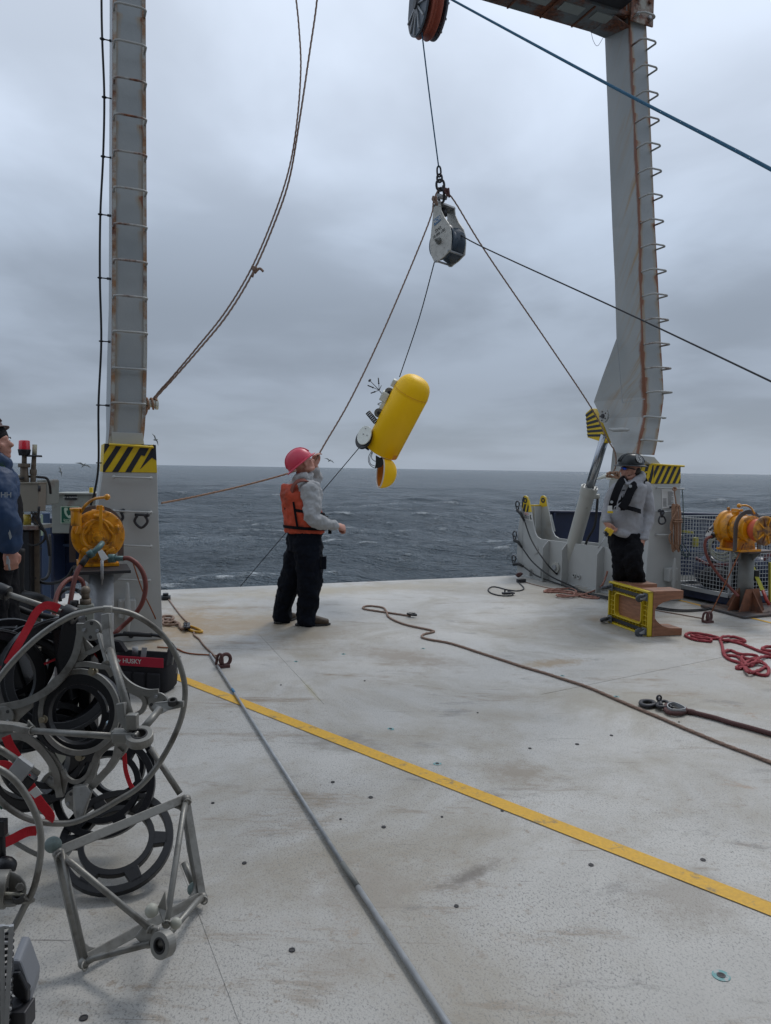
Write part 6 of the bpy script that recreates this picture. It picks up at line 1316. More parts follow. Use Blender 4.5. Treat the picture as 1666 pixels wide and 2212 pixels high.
mb = MB(); mb.prism([R(193, 1053, 8.1), R(199, 1053, 8.1), R(199, 1070, 8.1), R(202, 1076, 8.1), R(198, 1104, 8.1), R(192, 1104, 8.1)], Vector((0, .04, 0))); single('yellow_bracket', mb, M_HAZY, 'yellow bracket standing up behind the grey telephone cabinet', 'bracket', bevel=.003)
# heavy black hydraulic hoses on deck at the left
hz4 = lambda x, y: (x*.15560, 1123.3+y*.15560)     # crop 0,1300 scale 5.553
def H(x, y, Y): return R(*hz4(x, y), Y)
def bh(label, pts, r=.022): return ropething('hydraulic_hose', label, 'hose', [H(*p) for p in pts], r, M_RUBBER, 6, n=9)
bh('thick black hose dropping beside the jacketed man then curving along the deck', [(300, 400, 5.9), (290, 700, 5.9), (290, 950, 5.9), (340, 1020, 5.9), (500, 1050, 5.8), (650, 1110, 5.8), (780, 1190, 5.7), (950, 1260, 5.6), (1100, 1250, 5.5), (1180, 1330, 5.5)], .026)
bh('thin black hose looping from the locker to the left winch post', [(690, 200, 7.0), (700, 450, 6.9), (690, 700, 6.8), (640, 810, 6.7), (540, 840, 6.6), (640, 880, 6.4), (800, 865, 6.2), (940, 790, 6.0), (1020, 660, 5.95)], .013)
bh('black hose arched over the deck behind the red air hoses', [(840, 1130, 5.9), (830, 1040, 5.9), (900, 970, 5.9), (1000, 955, 5.8), (1100, 990, 5.8), (1150, 1040, 5.7)], .014)
bh('lower black hose lying across the deck by the red strap', [(60, 1180, 5.2), (260, 1230, 5.2), (420, 1290, 5.2), (600, 1330, 5.2), (800, 1370, 5.2)], .022)
bh('thin black hose crossing below the grey frame tube', [(420, 1400, 5.0), (560, 1440, 5.0), (720, 1430, 5.0), (900, 1380, 5.0)], .012)
t = thing('valve_manifold', 'dark valve manifold with small hoses behind the jacketed man', 'valve', H(430, 1000, 6.4))
mb = MB(); mb.ball(H(430, 780, 6.4), (.05, .05, .045)); mb.cyl(H(360, 800, 6.4), H(520, 800, 6.4), .025, n=10); mb.bar([H(480, 850, 6.45), H(490, 1090, 6.45)], .05, .04, up=V); mk('body', mb, M_STEELD, t, bevel=.003)
mb = MB(); mb.tube(cr([H(360, 1000, 6.4), H(390, 930, 6.4), H(440, 900, 6.4), H(480, 960, 6.4)], 5), .010, 7); mb.tube(cr([H(340, 980, 6.4), H(350, 860, 6.4), H(430, 850, 6.4)], 5), .010, 7); mk('small_hoses', mb, M_RUBBER, t)

# ------------------------------------------------------------------ toolbag
def zt_(x, y): return (x*.25925, 1348+y*.25925)         # crop 0,1560 scale 3.332
TY = 5.35
def T(x, y, d=0.0): return R(*zt_(x, y), TY+d)
tb = thing('toolbag', 'open black toolbag with red band and tubular handle on the deck', 'bag', D(310, 1482))
bn_ = (T(1380, 480)-T(830, 560, .12)); tx = Vector((.985, -.17, 0)); ty = Vector((.17, .985, 0))
o0 = T(1100, 560); o0 = Vector((o0.x, D(300, 1486).y, 0))
def TB_(a, b, z_): return o0+tx*a+ty*b+Z*z_
mb = MB(); n_ = 28
def ringp(z_, sx, sy, e=.35): return [TB_(sx*math.copysign(abs(math.cos(t_))**e, math.cos(t_)), sy*math.copysign(abs(math.sin(t_))**e, math.sin(t_))+.0, z_) for t_ in [2*math.pi*k/n_ for k in range(n_)]]
rings = [ringp(.0, .235, .10), ringp(.03, .255, .12), ringp(.12, .262, .125), ringp(.20, .25, .11), ringp(.255, .245, .105), ringp(.25, .235, .095), ringp(.12, .235, .10)]
vs = sum(rings, []); fs = [(i*n_+k, i*n_+(k+1) % n_, (i+1)*n_+(k+1) % n_, (i+1)*n_+k) for i in range(len(rings)-1) for k in range(n_)]+[tuple(range(n_)), tuple((len(rings)-1)*n_+k for k in range(n_))]
mb.add(vs, fs, True); mk('body', mb, M_BAG, tb)
for k, (a, w) in enumerate(((-.17, .10), (-.05, .10), (.06, .09), (.17, .10))):
    mb = MB(); mb.box(TB_(a, -.128, .09), (w, .022, .13), (tx, ty, Z)); mk('pocket', mb, M_BAG, tb, bevel=.012)
for a in (-.24, .24):
    mb = MB(); mb.prism([TB_(a, -.10, .2), TB_(a, .10, .2), TB_(a, .06, .31), TB_(a, 0, .36), TB_(a, -.06, .31)], tx*.012); mk('end_panel', mb, M_BAG, tb, bevel=.006)
mb = MB(); mb.tube(cr([TB_(-.245, 0, .28), TB_(-.24, 0, .34), TB_(-.19, 0, .385), TB_(0, 0, .40), TB_(.13, 0, .40), TB_(.20, 0, .375), TB_(.245, 0, .31), TB_(.25, 0, .27)], 5), .012, 10); mk('handle', mb, M_BLACK, tb)
mb = MB(); mb.tube([TB_(-.13, 0, .399), TB_(.09, 0, .401)], .018, 12); mk('grip', mb, M_RUBBER, tb)
mb = MB(); bq = [T(905, 330, -.09), T(1356, 278, -.16), T(1358, 345, -.16), T(990, 398, -.10)]
bd0, bd1 = TB_(-.25, -.135, .235), TB_(.25, -.135, .235)
mb.prism([bd0-Z*.035, bd1-Z*.035, bd1+Z*.035, bd0+Z*.035], -ty*.006); mk('red_band', mb, M_HUSKY, tb, bevel=.003)
text(tb, 'HUSKY', (bd0+bd1)/2-ty*.0075+tx*.01, tx, Z, .046, M_SIGNW)
mb = MB(); c = (bd0+bd1)/2-ty*.0075-tx*.088; mb.prism([c-tx*.022, c-tx*.004+Z*.016, c-tx*.002+Z*.004, c+tx*.016+Z*.006, c+tx*.002-Z*.004, c+tx*.006-Z*.014, c-tx*.006-Z*.006], -ty*.0012); mk('emblem', mb, M_SIGNW, tb)
mb = MB(); mb.prism([TB_(.06, -.11, .26), TB_(.10, -.11, .265), TB_(.105, -.10, .33), TB_(.065, -.10, .33)], ty*.004); mb.cyl(TB_(-.03, -.02, .25), TB_(-.03, -.02, .31), .022, n=12); mk('tools', mb, M_GALV, tb)
for a, z_ in ((.27, .30), (.30, .24)):
    mb = MB(); p = TB_(a, -.04, z_-.1); q = TB_(a+.025, -.05, z_+.02); mb.tube([p, q], .005, 6); mb.annulus(q+Z*.01, ty, .016, .008, .008, 14, a0=.6, a1=5.6); mk('wrench', mb, M_GALV, tb)
mb = MB(); mb.prism([TB_(-.25, -.03, .26), TB_(-.10, -.03, .27), TB_(-.16, -.02, .34), TB_(-.24, -.02, .35)], ty*.05); mk('flap', mb, M_BAG, tb, bevel=.004)

# ------------------------------------------------------------------ instrument frame in the lower left
fm = thing('instrument_frame', 'dull aluminium ring frame with black clamp rings lashed by red straps at lower left', 'frame', D(181, 2097))
def ringpts(px, Y0, kx): return [R(x, y, Y0+kx*(x-172)) for x, y in px]
r1 = [(232, 1316), (290, 1328), (345, 1365), (380, 1415), (398, 1471), (399, 1515), (389, 1560), (366, 1612), (334, 1663), (298, 1702), (253, 1730), (210, 1755), (166, 1774), (133, 1779), (85, 1775), (44, 1761), (0, 1729), (-35, 1680), (-52, 1620), (-45, 1545), (0, 1463), (73, 1384), (145, 1335), (190, 1321)]
mb = MB(); mb.tube(cr(ringpts(r1, 2.45, .0006), 4, True), .0098, 10, closed=True); mk('hoop', mb, M_ALU, fm)
r2 = [(-40, 1655), (0, 1662), (38, 1692), (68, 1738), (86, 1787), (88, 1845), (74, 1916), (52, 1961), (24, 2012), (-20, 2060), (-90, 2090), (-170, 2070), (-230, 1990), (-250, 1880), (-230, 1770), (-170, 1690), (-100, 1658)]
mb = MB(); mb.tube(cr(ringpts(r2, 2.15, .0004), 4, True), .0096, 10, closed=True); mk('hoop', mb, M_ALU, fm)
mb = MB(); mb.tube(cr([R(x, y, 2.9) for x, y in ((-30, 1760), (0, 1785), (22, 1812), (60, 1836), (90, 1850))], 5), .009, 8); mk('hoop', mb, M_ALU, fm)
# pads, lug bars, apex
FYc = 2.62
def FA(x, y, Y=FYc): return R(*za(x, y), Y)
def FB(x, y, Y=FYc): return R(*zb(x, y), Y)
fnrm = Vector((-.10, -1, .12)).normalized()
pads = [FA(690, 520), FA(1185, 1060), FB(565, 290), FA(40, 1160)]
hub = FA(590, 1130)
for i, p in enumerate(pads):
    mb = MB(); mb.cyl(p, p+fnrm*.012, .036, n=28); mb.cyl(p-fnrm*.016, p, .030, n=24); pd = mk('pad', mb, M_ALU, fm, bevel=.0015)
    for k in range(4):
        a = k*math.pi/2+.75+.3*i; x_ = fnrm.orthogonal().normalized(); y_ = fnrm.cross(x_); c = p+x_*(.024*math.cos(a))+y_*(.024*math.sin(a))
        mb = MB(); mb.cyl(c+fnrm*.0085, c+fnrm*.0130, .0062, n=12); 
        if (k+i) % 2: mb.cyl(c+fnrm*.012, c+fnrm*.019, .0060, n=6)
        mk('bolt_hole' if not (k+i) % 2 else 'bolt', mb, M_HOLE if not (k+i) % 2 else M_GALV, pd)
# star plate: hub ring and forked arms
def flat(pts, w, th=.011): 
    mb = MB(); mb.bar(pts, w, th, up=fnrm); return mb
th_ = .0
rh = .158
x_ = (pads[1]-pads[3]).normalized(); y_ = (pads[0]-pads[2]); y_ = (y_-x_*y_.dot(x_)).normalized()
hubc = (pads[0]+pads[1]+pads[2]+pads[3])/4; hubc = hub
mb = MB(); mb.annulus(hubc, fnrm, .150, .132, .011, 56); mk('hub_ring', mb, M_ALU, fm)
A1 = [(570, 640, 590, 470), (840, 560, 790, 470)]
arm = [ # curved edges of the star plate, in crop pixels
    ([(600, 470), (598, 560), (560, 720), (470, 860), (340, 980), (180, 1060), (0, 1100)], .026, 'a'),
    ([(820, 640), (850, 760), (900, 870), (985, 945), (1090, 985), (1180, 985)], .024, 'a'),
    ([(600, 560), (640, 690), (780, 610), (790, 520)], .016, 'a'),
    ([(0, 1320), (160, 1310), (270, 1370), (360, 1470), (420, 1580), (440, 1700), (450, 1760)], .026, 'a'),
    ([(1010, 1150), (1060, 1120), (1080, 1060), (1050, 1010), (950, 960)], .016, 'a'),
    ([(620, 1770), (650, 1690), (690, 1580), (730, 1450), (800, 1380), (860, 1330)], .024, 'a'),
    ([(470, 1560), (500, 1620), (570, 1650), (650, 1600), (690, 1510)], .014, 'a'),
    ([(560, 780), (650, 775), (740, 790), (800, 800), (840, 860)], .018, 'a')]
for pts, w, _ in arm:
    mk('arm', flat(cr([FA(x, y) for x, y in pts], 6), w, .012), M_ALU, fm)
# web fillets between arm edges and pads
for poly in ([(600, 470), (600, 600), (570, 740), (500, 840), (560, 800), (640, 720), (690, 650), (640, 600), (640, 480)], [(760, 560), (830, 640), (840, 760), (800, 800), (740, 790), (790, 720)], [(1180, 985), (1090, 985), (1000, 950), (950, 960), (1050, 1010), (1085, 1060), (1120, 1100)], [(0, 1100), (160, 1065), (250, 1020), (240, 1100), (150, 1180), (80, 1260), (120, 1300), (0, 1290)], [(300, 1380), (360, 1470), (420, 1580), (440, 1720), (480, 1740), (500, 1640), (460, 1540), (400, 1440)], [(620, 1770), (600, 1680), (680, 1600), (730, 1450), (740, 1520), (690, 1660)]):
    mb = MB(); mb.prism([FA(x, y) for x, y in poly], Vector((0, .011, 0))); mk('web', mb, M_ALU, fm, bevel=.0015)
apex = FA(1040, 1320, 2.36)
def lugend(c, ax_, r, L, eye=True):
    ax_ = ax_.normalized(); mb = MB(); mb.annulus(c, ax_, r, r*.48, L, 28); mb.annulus(c, ax_, r*.62, r*.45, L*1.1, 24, mi=1); return mb
mk('apex_eye', lugend(apex, Vector((.05, -.35, 1)), .042, .030), [M_ALU, M_RUBBER], fm, bevel=.002)
mb = MB(); mb.box(apex-Vector((.045, -.01, 0)), (.08, .05, .034)); mb.box(FA(940, 1290, 2.38), (.09, .04, .026)); mk('apex_block', mb, M_ALU, fm, bevel=.006)
mb = MB(); mb.tube([FA(230, 1268, 2.5), FA(860, 1312, 2.38)], .0105, 12); mk('tie_bar', mb, M_ALU, fm)
mb = MB(); mb.bar([FA(-60, 1225, 2.53), FA(120, 1240, 2.52), FA(240, 1268, 2.5)], .030, .024, up=Z); mb.prism([FA(200, 1240, 2.5), FA(205, 1190, 2.5), FA(255, 1245, 2.5)], Vector((0, .01, 0))); mk('tie_socket', mb, M_ALU, fm, bevel=.003)
mb = MB(); mb.tube([FA(815, 660, 2.5), FA(975, 1180, 2.38)], .0125, 12); mk('tie_bar', mb, M_ALU, fm)
mb = MB(); mb.bar([FA(790, 400, 2.56), FA(800, 520, 2.54), FA(818, 680, 2.5)], .030, .022, up=fnrm); mk('tie_socket', mb, M_ALU, fm, bevel=.004); mb = MB(); mb.bar([FA(740, 550, 2.56), FA(800, 760, 2.5)], .012, .02, up=fnrm); mk('stiffener', mb, M_ALU, fm, bevel=.002); mb = MB(); mb.bar([FA(905, 1060, 2.39), FA(920, 1180, 2.38), FA(985, 1260, 2.37)], .028, .03, up=fnrm); mb.box(FA(985, 1200, 2.37), (.035, .03, .05)); mk('tie_socket', mb, M_ALU, fm, bevel=.004)
mb = MB(); mb.tube([FA(1070, 1250, 2.40), FA(1190, 1110, 2.5)], .0125, 12); mk('tie_bar', mb, M_ALU, fm)
mb = MB(); mb.prism([FA(1150, 1060, 2.55), FA(1290, 1045, 2.5), FA(1362, 1050, 2.48), FA(1362, 1095, 2.48), FA(1250, 1120, 2.5), (FA(1190, 1150, 2.5)), FA(1120, 1100, 2.55)], Vector((0, .02, -.004))); mb.annulus(FA(1285, 1065, 2.49)+Z*.004, Vector((0, -.3, 1)), .016, .009, .02, 18, mi=1); mk('lug_arm', mb, [M_ALU, M_HOLE], fm, bevel=.003)
mb = MB(); mb.bar([FA(910, 1400, 2.40), FA(820, 1540, 2.45), FA(690, 1680, 2.52)], .022, .02, up=fnrm); mk('tie_bar', mb, M_ALU, fm)
mb = MB(); mb.prism([FA(860, 1330, 2.39), FA(960, 1380, 2.38), FA(930, 1440, 2.40), FA(850, 1530, 2.44), FA(830, 1480, 2.43)], Vector((0, .02, 0))); mk('gusset', mb, M_ALU, fm, bevel=.003)
mb = MB(); mb.prism([FB(540, 200, 2.52), FB(640, 190, 2.5), FB(680, 240, 2.48), FB(610, 450, 2.46), FB(570, 470, 2.46), FB(545, 400, 2.5)], Vector((0, .02, 0))); mk('gusset', mb, M_ALU, fm, bevel=.003)
# long tubes of the rack behind
for pts, r_, m_ in (([FA(-60, 215, 3.0), FA(20, 240, 2.98), FA(480, 398, 2.9)], .0115, M_ALU), ([FA(-40, 640, 3.1), FA(100, 645, 3.1), FA(305, 662, 3.1)], .0085, M_ALU), ([FA(-60, 1370, 2.35), FA(20, 1420, 2.35), FA(285, 1595, 2.4)], .0115, M_ALU), ([FB(350, 140, 2.9), FB(430, 200, 2.9)], .016, M_ALU)):
    mb = MB(); mb.tube(pts, r_, 12); mk('rail', mb, m_, fm)
for p, r_ in ((FA(20, 235, 2.97), .03), (FA(520, 405, 2.9), .034)):
    mb = MB(); mb.lathe(p, Vector((.9, -.1, -.32)), [(-.025, .012), (-.025, r_), (.025, r_), (.025, .012)], 20); mk('clamp', mb, M_BLACK, fm, bevel=.003)
# foot frame
N1, N2, N3, N4, N5 = FB(430, 680, 2.50), FB(1380, 285, 2.90), FB(1500, 1010, 2.76), FB(620, 1490, 2.38), FB(1220, 1340, 2.30)
N3.z = max(N3.z, .02)
def twobar(a, b, w, h, up): 
    mb = MB(); mb.bar([a, b], w, h, up=up); return mb
upf = (N2-N1).cross(N4-N1).normalized()
for a, b in ((N1, N2), (N2, N3), (N3, N4), (N4, N1)):
    d = (b-a).normalized(); mk('plate_bar', twobar(a-d*.0, b+d*.0, .032, .014, upf), M_ALU, fm, bevel=.002)
for p, q1, q2 in ((N1, N2, N4), (N2, N1, N3), (N3, N2, N4), (N4, N1, N3)):
    a_, b_ = (q1-p).normalized(), (q2-p).normalized(); mb = MB(); mb.prism([p, p+a_*.075, p+a_*.03+b_*.03, p+b_*.075], upf*.011); mk('corner_web', mb, M_ALU, fm, bevel=.002)
cin = (N1+N2+N3+N4)/4; dep = (N5-cin).normalized()
for p in (N1, N2, N3, N4):
    mb = MB(); d = (N5-p).normalized(); mb.ball(p+dep*.012, .019, nu=12, nv=8); mb.tube([p+dep*.012, p.lerp(N5, .14), N5-d*.05], [.0125, .0112, .0105], 12); mk('strut', mb, M_ALU, fm)
mb = MB(); d = (N3-N2).normalized(); mb.tube([N1-upf*.03, N4-upf*.02], .008, 10); mk('side_tube', mb, M_ALU, fm); mb = MB(); mb.tube([N2+upf*.02, N2.lerp(N3, .5)+upf*.03, N3+upf*.02], .010, 10); mk('side_tube', mb, M_ALU, fm); mb = MB(); mb.tube([FA(1120, 1400, 2.95), FB(1340, 250, 2.92)], .0125, 10); mk('side_tube', mb, M_ALU, fm); mb = MB(); mb.tube([FB(1370, 760, 2.86), FB(1440, 930, 2.82)], .013, 10); mk('side_tube', mb, M_ALU, fm)
e5 = FB(1215, 1370, 2.27); mk('foot_eye', lugend(e5, Vector((-.55, -.95, .25)), .040, .034), [M_ALU, M_RUBBER], fm, bevel=.002)
mb = MB(); mb.ball(N5, (.034, .03, .028), nu=14, nv=9); mb.prism([FB(1170, 1100, 2.34), FB(1225, 980, 2.34), FB(1235, 1120, 2.33), FB(1215, 1230, 2.30)], Vector((0, .012, 0))); mb.prism([FB(1000, 1320, 2.34), FB(1080, 1230, 2.33), FB(1180, 1260, 2.31), FB(1190, 1390, 2.30), FB(1090, 1410, 2.32)], Vector((0, .02, 0))); mk('foot_block', mb, M_ALU, fm, bevel=.004)
for c, q_ in ((FB(1130, 1120, 2.33), .022), (FB(1310, 1215, 2.36), .018)):
    mb = MB(); mb.ball(c, q_, nu=12, nv=8); mk('plug', mb, mat('cream_plug', (.42, .42, .36), rough=.5), fm)
for p in (FB(395, 630, 2.50), FB(1450, 960, 2.80)):
    mb = MB(); mb.ball(p, (.029, .026, .027), nu=14, nv=9); mk('ball_joint', mb, mat('verdigris', (.16, .21, .20), rough=.6, var=.3, vscale=40, bump=.4), fm)
# weld beads where tubes meet plates
M_WELD = mat('weld_metal', (.36, .35, .32), rough=.5, metal=.5, bump=1.0, bscale=160)
for p_, q_ in ((FA(860, 1312, 2.38), FA(240, 1268, 2.5)), (FA(975, 1180, 2.38), FA(815, 660, 2.5)), (FA(818, 680, 2.5), FA(975, 1180, 2.38)), (FA(240, 1268, 2.5), FA(860, 1312, 2.38)), (N1+dep*.03, N5), (N2+dep*.03, N5), (N3+dep*.03, N5), (N4+dep*.03, N5), (N5-(N5-N1).normalized()*.06, N5), (N5-(N5-N2).normalized()*.06, N5)):
    mb = MB(); mb.torus(p_, (q_-p_), .0128, .0030, 20, 6); mk('weld_bead', mb, M_WELD, fm)
mb = MB(); c0_ = R(232, 1316, 2.45+.0006*60); mb.box(c0_, (.035, .024, .022)); mk('hoop_joint', mb, M_WELD, fm, bevel=.005)
mb = MB(); mb.tube([FB(5, 330, 2.42), FB(30, 350, 2.42)], .0105, 10); mk('green_tape', mb, mat('green_tape', (.01, .08, .06), rough=.5), fm)
# black clamp rings (ring, outer ring and spokes)
def clampring(c, ax_, r, e0=0.0, th=.035, inner=.60, sub=True):
    ax_ = Vector(ax_).normalized(); x_ = ax_.orthogonal().normalized(); y_ = ax_.cross(x_)
    mb = MB(); mb.annulus(c, ax_, r, r*.86, th, 44); mb.annulus(c, ax_, r*inner*1.2, r*inner, th, 40)
    for k in range(6):
        a = e0+k*math.pi/3; d = x_*math.cos(a)+y_*math.sin(a); s_ = ax_.cross(d); w = r*.13
        mb.prism([c+d*(r*inner*1.15)+s_*w-ax_*th/2, c+d*(r*.9)+s_*w*.8-ax_*th/2, c+d*(r*.9)-s_*w*.8-ax_*th/2, c+d*(r*inner*1.15)-s_*w-ax_*th/2], ax_*th)
    o = mk('clamp_ring', mb, M_BLACK, fm, bevel=.002)
    for k in range(3):
        a = e0+.5+k*2.1; d = x_*math.cos(a)+y_*math.sin(a); mb = MB(); q = c+d*(r*.93); mb.cyl(q-ax_*(th/2+.006), q-ax_*(th/2-.002), .009, n=6); mk('bolt', mb, M_GALV, o)
    return o
def solidring(c, ax_, ro, ri, th, n_=3):
    ax_ = Vector(ax_).normalized(); mb = MB(); mb.annulus(c, ax_, ro, ri, th, 52); mb.annulus(c, ax_, ro*.97, ro*.93, th*1.12, 52); return mk('clamp_ring', mb, M_BLACK, fm, bevel=.003)
solidring(FA(600, 1140, 2.66), (.08, -1, .12), .150, .104, .04)
clampring(FA(560, 1150, 2.80), (.10, -1, .12), .150, .2, .03, .66)
solidring(FA(440, 860, 2.95), (.86, -.9, .35), .225, .178, .07)
solidring(FA(150, 980, 3.0), (.95, -.7, .45), .24, .195, .06)
solidring(FA(-60, 900, 2.9), (.7, -.9, .3), .20, .155, .05)
solidring(FA(250, 1520, 2.9), (.75, -.9, -.1), .18, .13, .06)
mb = MB(); mb.prism([FA(470, 420, 2.92), FA(580, 430, 2.92), FA(585, 560, 2.92), FA(540, 730, 2.92), FA(440, 880, 2.92), FA(410, 700, 2.92)], Vector((0, .08, 0))); mk('black_spacer', mb, M_BLACK, fm, bevel=.008)
clampring(FA(640, 1110, 3.0), (.55, -1, .10), .17, .0, .04, .66)
clampring(FA(300, 830, 3.05), (.75, -1, .25), .20, .5, .05, .66)
clampring(FA(60, 760, 3.1), (.6, -1, .1), .18, .5, .05, .66)
clampring(FB(870, 600, 2.95), (.14, -.56, .83), .218, .35, .03, .56)
clampring(FB(780, 200, 3.05), (.15, -.85, .55), .20, .2, .04, .6)
clampring(FA(380, 1420, 2.95), (.9, -1, .3), .19, .1, .05, .62)
clampring(FB(880, 60, 3.25), (.05, -.95, .35), .16, .6, .04, .6)
mb = MB(); mb.box(FA(500, 720, 3.05), (.05, .12, .34), (Vector((1, 0, .12)).normalized(), Vector((0, 1, 0)), Vector((-.12, 0, 1)).normalized())); mb.box(FA(660, 1000, 3.1), (.05, .1, .5)); mb.box(FA(180, 900, 3.15), (.05, .1, .45), (Vector((1, 0, .3)).normalized(), Vector((0, 1, 0)), Vector((-.3, 0, 1)).normalized())); mk('black_spacer', mb, M_BLACK, fm, bevel=.01)
mb = MB(); mb.cyl(FB(330, 300, 3.1), FB(420, 180, 3.0), .06, n=20); mk('end_cap', mb, M_POSTG, fm, bevel=.004)
mb = MB(); mb.box(FA(500, 1100, 3.5)-Z*.1, (.13, .13, .45)); mk('inner_box', mb, mat('inner_cream', (.36, .35, .29), rough=.6), fm, bevel=.01)
mb = MB(); mb.prism([FB(490, 10, 3.15), FB(600, 0, 3.15), FB(560, 50, 3.15), (FB(500, 60, 3.15))], Vector((0, .02, 0))); mk('amber_tab', mb, mat('amber_tab', (.55, .27, .02), rough=.5), fm)
mb = MB(); mb.cyl(FA(850, 1240, 2.75), FA(850, 1200, 2.75), .028, n=18); mk('blue_cap', mb, mat('pale_blue', (.20, .28, .34), rough=.5), fm)
for p in (FA(700, 825, 2.64), FA(335, 1180, 2.64), FA(605, 1455, 2.64)):
    mb = MB(); mb.cyl(p+fnrm*.0, p+fnrm*.025, .011, n=6); mb.cyl(p, p+fnrm*.014, .016, n=14); mk('bolt', mb, mat('bolt_gold', (.32, .28, .20), rough=.4, metal=.6), fm)
# left lower pad with rope-like weld
p = FB(60, 960, 2.12); mb = MB(); mb.cyl(p, p+Vector((-.05, -.012, .004)), .052, n=30); mb.cyl(p+Vector((.0, -.014, .01)), p+Vector((.0, -.02, .01)), .01, n=10, mi=1); mb.cyl(FB(150, 945, 2.1), FB(148, 945, 2.08), .012, n=6); o_ = mk('pad', MB().add(mb.v, mb.f) if False else mb, [M_ALU, M_HOLE], fm, bevel=.002)
mb = MB(); mb.ball(FB(60, 960, 2.14), (.055, .012, .055), nu=24, nv=8); mk('pad', mb, M_ALU, fm)
mb = MB(); mb.prism([FB(-60, 1010, 2.08), FB(160, 1010, 2.08), FB(232, 1045, 2.1), FB(225, 1075, 2.1), FB(60, 1075, 2.08), FB(-60, 1060, 2.08)], Vector((0, .03, -.01))); mb.annulus(FB(140, 1022, 2.09), Vector((0, -.5, 1)), .016, .009, .024, 18, mi=1); mk('lug_arm', mb, [M_ALU, M_HOLE], fm, bevel=.003)
mb = MB(); mb.tube([FB(-30, 990, 2.08), FB(175, 1000, 2.09)], .0045, 6); mk('weld_bead', mb, mat('weld_cream', (.42, .40, .33), rough=.6, bump=.8, bscale=120), fm)
mb = MB(); mb.tube([FB(10, 560, 2.3), FB(15, 760, 2.3)], .012, 10); mb.ball(FB(40, 790, 2.28), (.035, .03, .03), nu=12, nv=8); mb.box(FB(10, 500, 2.3), (.03, .03, .05)); mk('black_clamp', mb, M_BLACK, fm, bevel=.003)
# red straps
def strap(name, label, segs, w=.026):
    lo = segs[0][0]; t = thing(name, label, 'strap', lo)
    for s_ in segs:
        mb = MB(); P = cr(s_, 6); mb.bar(P, w, .0028, up=Vector((0, -1, .25))); mk('webbing', mb, M_STRAP, t)
    return t
strap('lashing_strap', 'bright red strap looped over the top tube of the ring frame', [[FA(440, 362, 2.86), FA(385, 340, 2.86), FA(330, 342, 2.86), FA(270, 390, 2.85), (FA(210, 500, 2.83)), FA(130, 640, 2.8), FA(50, 780, 2.8), FA(-40, 880, 2.8)]], .030)
s2 = strap('lashing_strap', 'red ratchet strap with white tag tensioned beside the lower left hoop', [[FA(45, 1310, 2.5), FA(80, 1390, 2.5), FA(130, 1470, 2.5)], [FB(190, 120, 2.35), FB(250, 240, 2.35), FB(300, 320, 2.35), FB(370, 410, 2.35), FB(365, 450, 2.36)], [FA(-40, 1525, 2.4), FA(60, 1535, 2.4), FA(95, 1600, 2.4)]], .030)
mb = MB(); mb.box(FA(150, 1560, 2.33), (.055, .02, .07), (Vector((.8, 0, -.6)), Vector((0, 1, 0)), Vector((.6, 0, .8)))); mk('ratchet', mb, M_GALV, s2, bevel=.003)
mb = MB(); mb.box(FA(175, 1650, 2.36), (.06, .03, .07), (Vector((.8, 0, -.6)), Vector((0, 1, 0)), Vector((.6, 0, .8)))); mk('ratchet_body', mb, M_BLACK, s2, bevel=.006)
mb = MB(); mb.prism([FB(215, 240, 2.31), FB(270, 195, 2.31), FB(315, 250, 2.31), FB(260, 285, 2.31)], Vector((0, .002, 0))); mk('tag', mb, M_SIGNW, s2)
strap('lashing_strap', 'red strap running off the lower left edge below the hoop', [[FB(275, 525, 2.4), FB(200, 535, 2.38), FB(90, 590, 2.35), FB(-60, 660, 2.3)]], .030)
strap('lashing_strap', 'narrow red strap hanging behind the apex of the ring frame', [[FA(925, 1440, 2.8), FA(935, 1560, 2.8), FA(965, 1660, 2.8), FA(985, 1695, 2.8)]], .016)
strap('lashing_strap', 'thin red cord stretched inside the black clamp rings', [[FA(700, 690, 3.1), FA(770, 770, 3.1)], [FA(330, 775, 3.0), FA(420, 735, 3.0)]], .009)
# corner rack and grey device at the bottom left
rk = thing('wire_rack', 'grey wire rack with coiled spring cable at the bottom left corner', 'rack', D(20, 2400))
RY = 1.55
def K(x, y, d=0.0): return R(*zb(x, y), RY+d)
for x0, x1 in ((5, 30), (75, 40), (-60, -40)):
    mb = MB(); mb.bar([K(x0+(10 if x0 > 0 else 0), 1230), K(x1-5 if x0 == 5 else x1, 2150)], .009, .009, up=V); mk('rod', mb, M_GALV, rk)
for y in (1240, 1360, 1545, 1640, 1735, 1850, 2010):
    mb = MB(); mb.bar([K(-90, y-8), K(85, y)], .005, .005); mk('rod', mb, M_GALV, rk)
mb = MB(); cpts = []
for k in range(190):
    t_ = k/190; a = k*.62; c = K(38-22*t_, 1260+900*t_, .02); cpts.append(c+Vector((.016*math.cos(a), .016*math.sin(a), 0)))
mb.tube(cpts, .0035, 6); mk('coil_cable', mb, M_BLACK, rk)
dv = thing('grey_device', 'grey housing with a black screen like face leaning by the wire rack', 'device', D(60, 2400))
mb = MB(); mb.prism([K(85, 1490, .06), K(150, 1495, .06), K(175, 1560, .06), K(232, 1720, .06), K(225, 1830, .06), K(190, 1850, .06), K(120, 1800, .06), K(80, 1700, .06)], Vector((-.02, .09, 0))); mk('housing', mb, mat('device_grey', (.16, .17, .19), rough=.5), dv, bevel=.006)
mb = MB(); mb.prism([K(82, 1585, .05), K(140, 1580, .05), K(205, 1720, .05), K(205, 1800, .05), K(140, 1790, .05), K(85, 1740, .05)], Vector((0, .02, 0))); mk('face', mb, M_BLACK, dv, bevel=.004)
